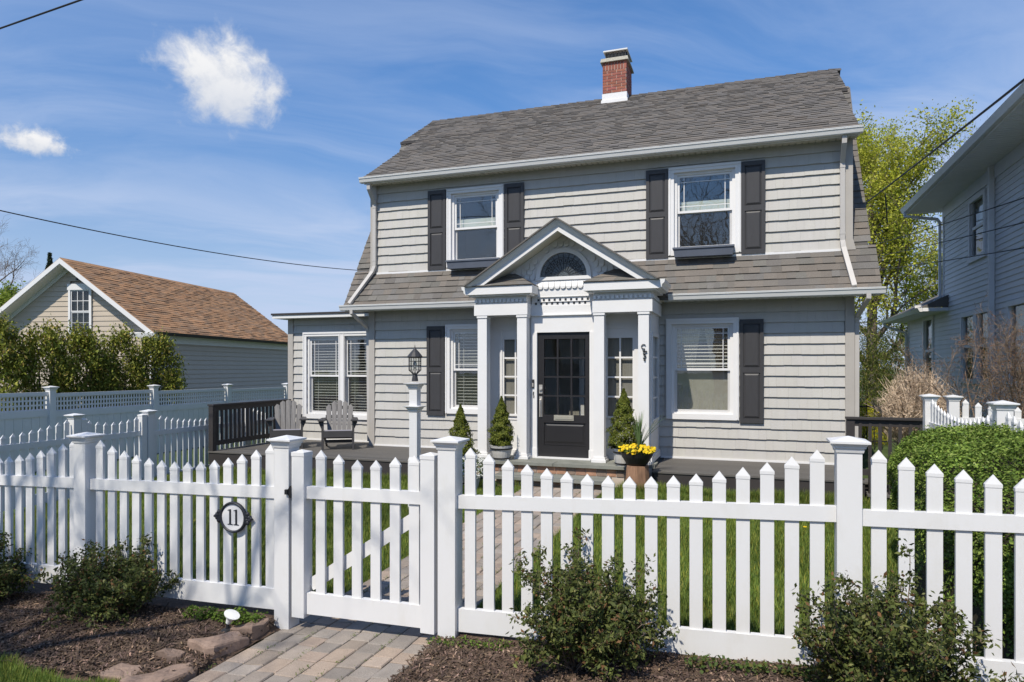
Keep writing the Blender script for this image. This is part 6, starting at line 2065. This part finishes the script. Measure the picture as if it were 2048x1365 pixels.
# evergreen row behind the privacy fence
ARB = [(.20, .225, .034), (.145, .17, .027), (.28, .28, .05), (.30, .23, .06), (.075, .095, .02)]
spots = [(-14.25, 9.5, 2.86, 'bushy evergreen standing farthest from the garage corner in the row'),
         (-14.2, 10.45, 2.80, 'bushy evergreen beside the foot of the garage window, away from the garage corner'),
         (-14.25, 11.4, 2.74, 'bushy evergreen covering the sill of the garage gable window'),
         (-14.15, 12.3, 2.72, 'bushy evergreen in front of the low end of the garage gable'),
         (-14.0, 13.25, 2.66, 'bushy evergreen ending the row in front of the garage corner')]
for i, (x, y, h_, lab) in enumerate(spots):
    zb = float(gz(x, y))
    ar = thing('arborvitae', lab, 'shrub', (x, y, zb), 'evergreen row behind the privacy fence')
    mb = MB()
    for q in range(4):
        a = random.uniform(0, 6.28); mb.add(*tube([(x, y, zb), (x + .12 * cos(a), y + .12 * sin(a), zb + 1.0), (x + .25 * cos(a), y + .25 * sin(a), h_ - .5)], [.035, .025, .008], 6))
    obj('trunk', mb, M['bark'], ar)
    nb_ = 165; n_in = 80
    bt = rng.uniform(.12, 1, nb_); ba = rng.uniform(0, 2 * pi, nb_)
    br = .62 * (1 - .62 * np.clip((bt - .62) / .38, 0, 1) ** 1.8) * rng.uniform(.45, 1.0, nb_)
    B = np.stack([x + br * np.cos(ba), y + br * np.sin(ba), zb + bt * (h_ - zb) - .08], 1)
    C = np.repeat(B, n_in, 0) + rng.normal(0, 1, (nb_ * n_in, 3)) * np.array([.085, .085, .13])
    n = len(C)
    br_ = np.repeat(rng.uniform(.7, 1.25, nb_), n_in)[:, None]
    col = pick_cols(n, ARB, [.34, .25, .2, .11, .10]) * br_
    U = rng.normal(0, .5, (n, 3)) + np.array([0, 0, 1.0])
    V, F, c = leaf_quads(C, rng.normal(size=(n, 3)), rng.uniform(.045, .105, n), col, .45, U)
    np_obj('foliage', V, F, c, M['leaf'], ar, kind='stuff')

# clipped hedge inside the fence on the right
hd = thing('clipped_hedge', 'broad clipped green hedge inside the picket fence by the right side', 'hedge', (1.55, 6.4, .15))
hcx, hcy, hx, hy, hp, hr = 2.1, 6.1, .95, 1.95, 2.4, 2.13       # rounded plan, cut straight along the side fence
def hleft(Y): return hcx - hx * np.clip(1 - np.abs((Y - hcy) / hy) ** hp, 0, 1) ** (1 / hp)
def htop(X, Y):
    d = X - hleft(Y)
    f_ = 1.34 - .15 * np.clip(1 - d / .20, 0, 1) ** 2 - .16 * np.clip(1 - d / .75, 0, 1) ** 1.4 - .20 * sstep(5.6, 4.4, Y) - .10 * sstep(7.4, 8.1, Y)
    return f_ + .025 * np.sin(X * 7 + Y * 3) * np.sin(Y * 5 - X * 2) + .02 * np.sin(Y * 11 + 3 * X)
n = 46000
Yt = rng.uniform(hcy - hy, hcy + hy, n); Xt = rng.uniform(1.1, hr, n)
k = Xt > hleft(Yt); Xt, Yt = Xt[k], Yt[k]
Ct = np.stack([Xt, Yt, htop(Xt, Yt) + rng.normal(0, .018, len(Xt)) + .05 * rng.uniform(0, 1, len(Xt)) ** 9], 1)
Nt = np.array([[0, 0, 1.0]]) + rng.normal(0, .55, Ct.shape)
n = 30000
th_ = rng.uniform(pi / 2, 3 * pi / 2, n)
ex = -np.abs(np.cos(th_)) ** (2 / hp); ey = np.sign(np.sin(th_)) * np.abs(np.sin(th_)) ** (2 / hp)
Xs = hcx + hx * ex; Ys = hcy + hy * ey
tz = rng.uniform(0, 1, n) ** .7
zg = gz(Xs, Ys); zt = htop(Xs + .02, Ys)
ins = np.abs(rng.normal(0, .05, n)) + .10 * (1 - tz)
bulge = .025 * np.sin(th_ * 13 + tz * 5) + .02 * np.sin(th_ * 29 - tz * 9)
Cs_ = np.stack([Xs - ex * (ins - bulge), Ys - ey * (ins - bulge), zg + .05 + (zt - zg - .05) * tz], 1)
k = Cs_[:, 0] < hr; Cs_ = Cs_[k]
Ns_ = np.stack([ex, ey, np.full(n, .5)], 1)[k] + rng.normal(0, .55, Cs_.shape)
C = np.concatenate([Ct, Cs_]); N = np.concatenate([Nt, Ns_]); n = len(C)
V, F, c = leaf_quads(C, N, rng.uniform(.016, .034, n), pick_cols(n, [(.16, .235, .04), (.11, .175, .03), (.22, .29, .06), (.08, .13, .025), (.28, .33, .10)], [.34, .28, .2, .12, .06]), .6)
blot = 1 + .28 * np.sin(C[:, 0] * 9 + 2 * np.sin(C[:, 1] * 5)) * np.sin(C[:, 1] * 7 + C[:, 2] * 6)
c = c * np.repeat(blot, 4)[:, None]
np_obj('foliage', V, F, c, M['leaf'], hd, kind='stuff')
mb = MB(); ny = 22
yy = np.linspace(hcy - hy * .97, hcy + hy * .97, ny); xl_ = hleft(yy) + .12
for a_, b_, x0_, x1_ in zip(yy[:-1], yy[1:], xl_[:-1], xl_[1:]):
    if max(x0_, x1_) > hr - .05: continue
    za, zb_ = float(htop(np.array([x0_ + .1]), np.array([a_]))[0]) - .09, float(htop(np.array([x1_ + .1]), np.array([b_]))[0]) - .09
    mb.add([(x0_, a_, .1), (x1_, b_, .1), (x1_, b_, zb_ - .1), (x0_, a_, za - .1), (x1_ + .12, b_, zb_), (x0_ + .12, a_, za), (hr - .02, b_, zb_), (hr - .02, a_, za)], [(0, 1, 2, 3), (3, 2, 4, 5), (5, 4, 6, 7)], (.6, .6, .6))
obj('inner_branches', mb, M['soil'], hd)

# four low shrubs in the mulch beds
BUSH = [(.085, .105, .028), (.06, .078, .022), (.13, .145, .042), (.16, .085, .04), (.046, .062, .024), (.20, .20, .08)]
def shrub(x, y, w, h_, label, seed, nst=46):
    rr = random.Random(seed); zb = zr(x, y) - .02
    root = thing('low_shrub', label, 'shrub', (x, y, zb), 'low shrubs in the mulch beds')
    segs = []; tips = []
    for i in range(nst):
        a = rr.uniform(0, 2 * pi); el = math.asin(rr.uniform(.10, 1.0)); q_ = rr.uniform(.62, 1.0) * (1 + .10 * sin(3 * a + seed) + .06 * sin(5 * a + 2 * seed))
        d = Vector((cos(a) * cos(el) * w * .5 * q_, sin(a) * cos(el) * w * .36 * q_, h_ * (.12 + .86 * sin(el)) * q_))
        L = d.length
        p = Vector((x + rr.uniform(-.06, .06), y + rr.uniform(-.05, .05), zb)); n = 6; dd = d.normalized(); r = rr.uniform(.004, .0075)
        for k in range(n):
            dd = (dd + Vector((rr.gauss(0, .13), rr.gauss(0, .11), rr.gauss(0, .10)))).normalized()
            q = p + dd * (L / n); q.y = min(q.y, FY - .045); segs.append((*p, *q, r, r * .8)); r *= .8
            if k >= 2:
                for s in range(3):
                    sd = (dd + Vector((rr.gauss(0, .7), rr.gauss(0, .6), rr.gauss(.15, .5)))).normalized(); l = rr.uniform(.03, .08)
                    t = q + sd * l; t.y = min(t.y, FY - .04); segs.append((*q, *t, r * .6, .0012)); tips.append(tuple(t)); tips.append(tuple(q.lerp(t, .6)))
            p = q
        tips.append(tuple(p))
    V, F = seg_mesh(np.array(segs), 4); g = rng.uniform(.6, 1.9, len(segs)); c = np.repeat(g, 8)[:, None] * np.ones(3)
    np_obj('stems', V, F, c, M['twig'], root, kind='stuff')
    T = np.array(tips); C = np.repeat(T, 7, 0) + rng.normal(0, .022, (len(T) * 7, 3)); C[:, 1] = np.minimum(C[:, 1], FY - .035); n = len(C)
    keep = (C[:, 2] - zb > h_ * .16) | (rng.uniform(size=n) < .35); C = C[keep]; n = len(C)
    V, F, c = leaf_quads(C, rng.normal(size=(n, 3)) + np.array([0, -.25, .6]), rng.uniform(.018, .043, n), pick_cols(n, BUSH, [.34, .24, .16, .07, .13, .06], .3), .46)
    np_obj('foliage', V, F, c, M['leaf'], root, kind='stuff')
shrub(-.93, 3.98, 1.0, .78, 'dense low shrub against the middle of the right fence run', 3, 95)
shrub(.66, 3.90, .92, .79, 'open low shrub at the foot of the right fence post', 4, 78)
shrub(-4.70, 3.98, 1.05, .66, 'rounded low shrub against the left fence run below the plaque side', 5, 92)
shrub(-6.08, 3.98, .80, .62, 'low shrub against the outer left fence panel', 6, 70)

# dead stalk mound, forsythia, dark evergreen thicket and bare shrub between the houses
def stalk_mound(x, y, z, r, hgt, n, mat, name, label, pal=None):
    root = thing(name, label, 'shrub', (x, y, z))
    segs = []
    rr = random.Random(int(x * 100))
    for i in range(n):
        a = rr.uniform(0, 2 * pi); e = sqrt(rr.random())
        p = Vector((x + rr.uniform(-.15, .15) * r, y + rr.uniform(-.15, .15) * r, z))
        q = Vector((x + cos(a) * e * r, y + sin(a) * e * r, z + hgt * (.55 + .45 * (1 - e * e)) * rr.uniform(.6, 1.05)))
        m = p.lerp(q, .55) + Vector((rr.gauss(0, .1), rr.gauss(0, .1), .12)) * r
        t = q + Vector((rr.gauss(0, .14), rr.gauss(0, .14), rr.gauss(-.05, .14))) * r
        rad = rr.uniform(.004, .009)
        segs += [(*p, *m, rad, rad), (*m, *q, rad, rad * .8), (*q, *t, rad * .8, .003)]
        for s in range(3):
            w = q + Vector((rr.gauss(0, .2), rr.gauss(0, .2), rr.gauss(0, .18))) * r; segs.append((*m.lerp(q, rr.random()), *w, .005, .002))
    V, F = seg_mesh(np.array(segs), 3); g = rng.uniform(.55, 1.5, len(segs)); c = np.repeat(g, 6)[:, None] * np.ones(3)
    np_obj('stems', V, F, c, M[mat], root, kind='stuff')
    return root
stalk_mound(2.92, 14.2, .1, .66, 1.80, 620, 'straw', 'dried_shrub', 'tan mound of tangled dead stalks behind the black railing')
def leaf_mound(name, label, x, y, z, r, hgt, n, size, pal, p, aspect=.4, up=None, cat='shrub'):
    root = thing(name, label, cat, (x, y, z))
    d = rng.normal(size=(n, 3)); d /= np.linalg.norm(d, axis=1, keepdims=True); d[:, 2] = np.abs(d[:, 2])
    lump = 1 + .16 * np.sin(d[:, 0] * 9 + d[:, 2] * 6) * np.sin(d[:, 1] * 8 - d[:, 2] * 7)
    C = np.array([x, y, z]) + d * (rng.uniform(.35, 1, n) ** .45 * lump)[:, None] * np.array([r, r, hgt])
    U = None if up is None else rng.normal(0, .5, (n, 3)) + np.array(up)
    V, F, c = leaf_quads(C, rng.normal(size=(n, 3)), rng.uniform(size[0], size[1], n), pick_cols(n, pal, p, .3), aspect, U)
    np_obj('foliage', V, F, c, M['soft_leaf'], root, kind='stuff')
    mb = MB()
    for k in range(5):
        a = k * 1.3; mb.add(*tube([(x, y, z - .05), (x + r * .5 * cos(a), y + r * .5 * sin(a), z + hgt * .75)], [.02, .006], 5))
    obj('stem', mb, M['bark'], root)
leaf_mound('forsythia', 'low bright yellow-green shrub behind the metal garden fence', 2.55, 18.2, .1, .62, .98, 5200, (.03, .07), [(.50, .46, .02), (.34, .36, .03), (.6, .52, .03)], [.4, .35, .25])
BAM = [(.12, .155, .028), (.19, .21, .045), (.32, .27, .11), (.07, .09, .02)]
leaf_mound('bamboo_thicket', 'dense dark green thicket with tan tops between the two houses', 3.15, 22.4, .0, 1.25, 3.35, 15000, (.05, .13), BAM, [.36, .26, .14, .24], .25, (0, 0, 1))
leaf_mound('bamboo_thicket', 'second dark green thicket hugging the neighbouring house corner', 4.7, 25.5, .0, 1.3, 3.2, 9000, (.05, .13), BAM, [.34, .26, .12, .28], .25, (0, 0, 1))
SHR = dict(steps=[4, 5, 4, 3], wob=[.10, .14, .2, .25], up=[.02, .05, .06, .03], taper=[.6, .45, .45, .5], kids=[5, 9, 6],
           **{'from': [.15, .15, .15]}, ang=[24, 32, 40], len=[.75, .42, .5], rk=[.6, .5, .55], rmin=.0022)
rr = random.Random(77); segs = []; tips = []
bx_, by_, bz_ = 3.62, 12.0, .15
for k in range(9):
    a = rr.uniform(0, 2 * pi)
    grow(rr, (bx_ + .12 * cos(a), by_ + .12 * sin(a), bz_), (cos(a) * .26, sin(a) * .26, 1), 1.75, .017, 0, SHR, segs, tips)
bs = thing('bare_shrub', 'bare twiggy shrub with reddish buds in front of the clapboard wall', 'shrub', (bx_, by_, bz_))
V, F = seg_mesh(np.array(segs), 3); g = rng.uniform(.7, 1.9, len(segs)); np_obj('twigs', V, F, np.repeat(g, 6)[:, None] * np.ones(3), M['twig'], bs, kind='stuff')
foliage(bs, tips, 1, .015, (.012, .03), [(.24, .10, .05), (.18, .12, .05), (.3, .16, .07)], [.4, .3, .3], .5, name='buds', keep=.6)

# ------------------------------------------------------------------ lawn
def blades(n, x0, x1, y0, y1, hmin, hmax, keepf, name, label, dens=None, zf=gz, pal=None):
    x = rng.uniform(x0, x1, n); y = rng.uniform(y0, y1, n)
    k = keepf(x, y); x, y = x[k], y[k]; n = len(x)
    z = zf(x, y)
    h_ = rng.uniform(hmin, hmax, n) * (1 + .35 * np.sin(x * 2.3 + y * 1.1) * np.sin(y * 1.9 - x))
    a = rng.uniform(0, 2 * pi, n); lean = rng.uniform(.15, 1.25, n)
    w = rng.uniform(.0022, .0045, n) * 1.25
    s = np.stack([-np.sin(a), np.cos(a), np.zeros(n)], 1) * w[:, None]
    b = np.stack([x, y, z - .03], 1)
    t = b + np.stack([np.cos(a) * lean * h_, np.sin(a) * lean * h_, h_ + .03], 1)
    V = np.stack([b - s, b + s, t], 1).reshape(-1, 3)
    c = pick_cols(n, pal or [(1, 1, 1), (1.25, 1.12, 1.0), (.7, .8, .7), (1.9, 1.35, 1.2), (.55, .65, .6)], [.33, .23, .18, .13, .13], .28)
    patch = 1 + .13 * np.sin(x * 6.1 + 3 * np.sin(y * 4.3)) * np.sin(y * 7.7 - x * 2) + .24 * np.sin(x * 1.3 + 2 * np.sin(y * .9)) * np.sin(y * 1.7 + x * .6)
    c = c * patch[:, None]
    np_obj(name, V, np.arange(n * 3).reshape(-1, 3), np.repeat(c, 3, 0), M['grass'], kind='stuff', label=label)
def lawn_keep(x, y):
    edge = .03 + .03 * np.sin(y * 9) 
    onwalk = (x > WX0 + .02 - edge * .3) & (x < WX1 - .02 + edge * .3)
    steps = (x > PC - 1.1) & (x < PC + 1.1) & (y > 10.1)
    hedge = (x > hleft(y) + .15)
    return ~onwalk & ~steps & ~hedge
blades(330000, -9.9, 2.15, 4.42, 10.42, .022, .055, lawn_keep, 'lawn_grass', 'green lawn behind the picket fence')
blades(26000, -9.6, 1.5, 10.05, 10.48, .06, .13, lambda x, y: lawn_keep(x, y) & (y < np.where(x < PC, 10.28, 10.50)), 'lawn_grass_edge', 'longer grass along the foot of the decks')
blades(32000, -6.2, -3.35, 2.75, 3.33, .025, .06, lambda x, y: y < 3.185 + .05 * np.sin(x * 5) + .03 * np.sin(x * 13), 'verge_grass', 'strip of short grass below the left mulch bed')

# weeds along the fence foot and in the paver joints
def weeds(name, label, x0, x1, y0, y1, n, size, zoff=.03, pal=None, h_=.05):
    x = rng.uniform(x0, x1, n); y = rng.uniform(y0, y1, n)
    clump = np.sin(x * 17 + 3) * np.sin(x * 7.3) + np.sin(y * 31)
    k = clump > -.45; x, y = x[k], y[k]; n = len(x)
    z = (bed_z(x, y) if zoff < .1 else gz(x, y)) + rng.uniform(.0, h_, n)
    V, F, c = leaf_quads(np.stack([x, y, z], 1), rng.normal(0, .6, (n, 3)) + np.array([0, 0, 1]), rng.uniform(size[0], size[1], n), pick_cols(n, pal or [(.09, .15, .02), (.13, .19, .03), (.06, .1, .015)], [.4, .3, .3]), .75)
    np_obj(name, V, F, c, M['leaf'], kind='stuff', label=label)
weeds('weeds', 'bright green weeds in front of the left gate post', -4.05, -3.36, 4.03, 4.2, 1600, (.014, .03), h_=.075)
weeds('weeds', 'sparse green weeds at the foot of the right gate post', -2.0, -1.45, 4.06, 4.2, 420, (.012, .024), h_=.04)
weeds('ivy_ground_cover', 'trailing green ground cover below the right fence run', -.35, 1.3, 4.02, 4.2, 1500, (.016, .036), h_=.06, pal=[(.05, .085, .02), (.08, .12, .03), (.11, .10, .03)])
x = []; y = []
for k in range(150):
    i = random.randint(0, 8); x.append(WX0 + i * cw + random.uniform(-.006, .006)); y.append(random.uniform(3.2, 10.0))
x = np.repeat(np.array(x), 14) + rng.normal(0, .010, 2100); y = np.repeat(np.array(y), 14) + rng.normal(0, .035, 2100)
V, F, c = leaf_quads(np.stack([x, y, gz(x, y) + .012 + rng.uniform(0, .02, 2100)], 1), rng.normal(0, .7, (2100, 3)) + np.array([0, 0, .6]), rng.uniform(.008, .022, 2100), pick_cols(2100, [(.09, .15, .02), (.14, .18, .04)], [.6, .4]), .3)
np_obj('joint_weeds', V, F, c, M['leaf'], kind='stuff', label='tufts of green growing in the paver joints')

# one dandelion in the lawn
for (x_, y_) in ((.594, 8.15),):
    z_ = float(gz(x_, y_))
    dn = thing('dandelion', 'single small yellow dandelion blooming in the lawn', 'flower', (x_, y_, z_))
    mb = MB(); mb.add(*tube([(x_, y_, z_ - .01), (x_, y_, z_ + .06)], .002, 4)); obj('stem', mb, M['grass'], dn)
    mb = MB(); v, f_ = lathe([(.004, z_ + .058), (.022, z_ + .064), (.020, z_ + .070), (.003, z_ + .073)], x_, y_, 9); mb.add(v, f_, (.75, .55, .02)); obj('bloom', mb, M['petal'], dn)
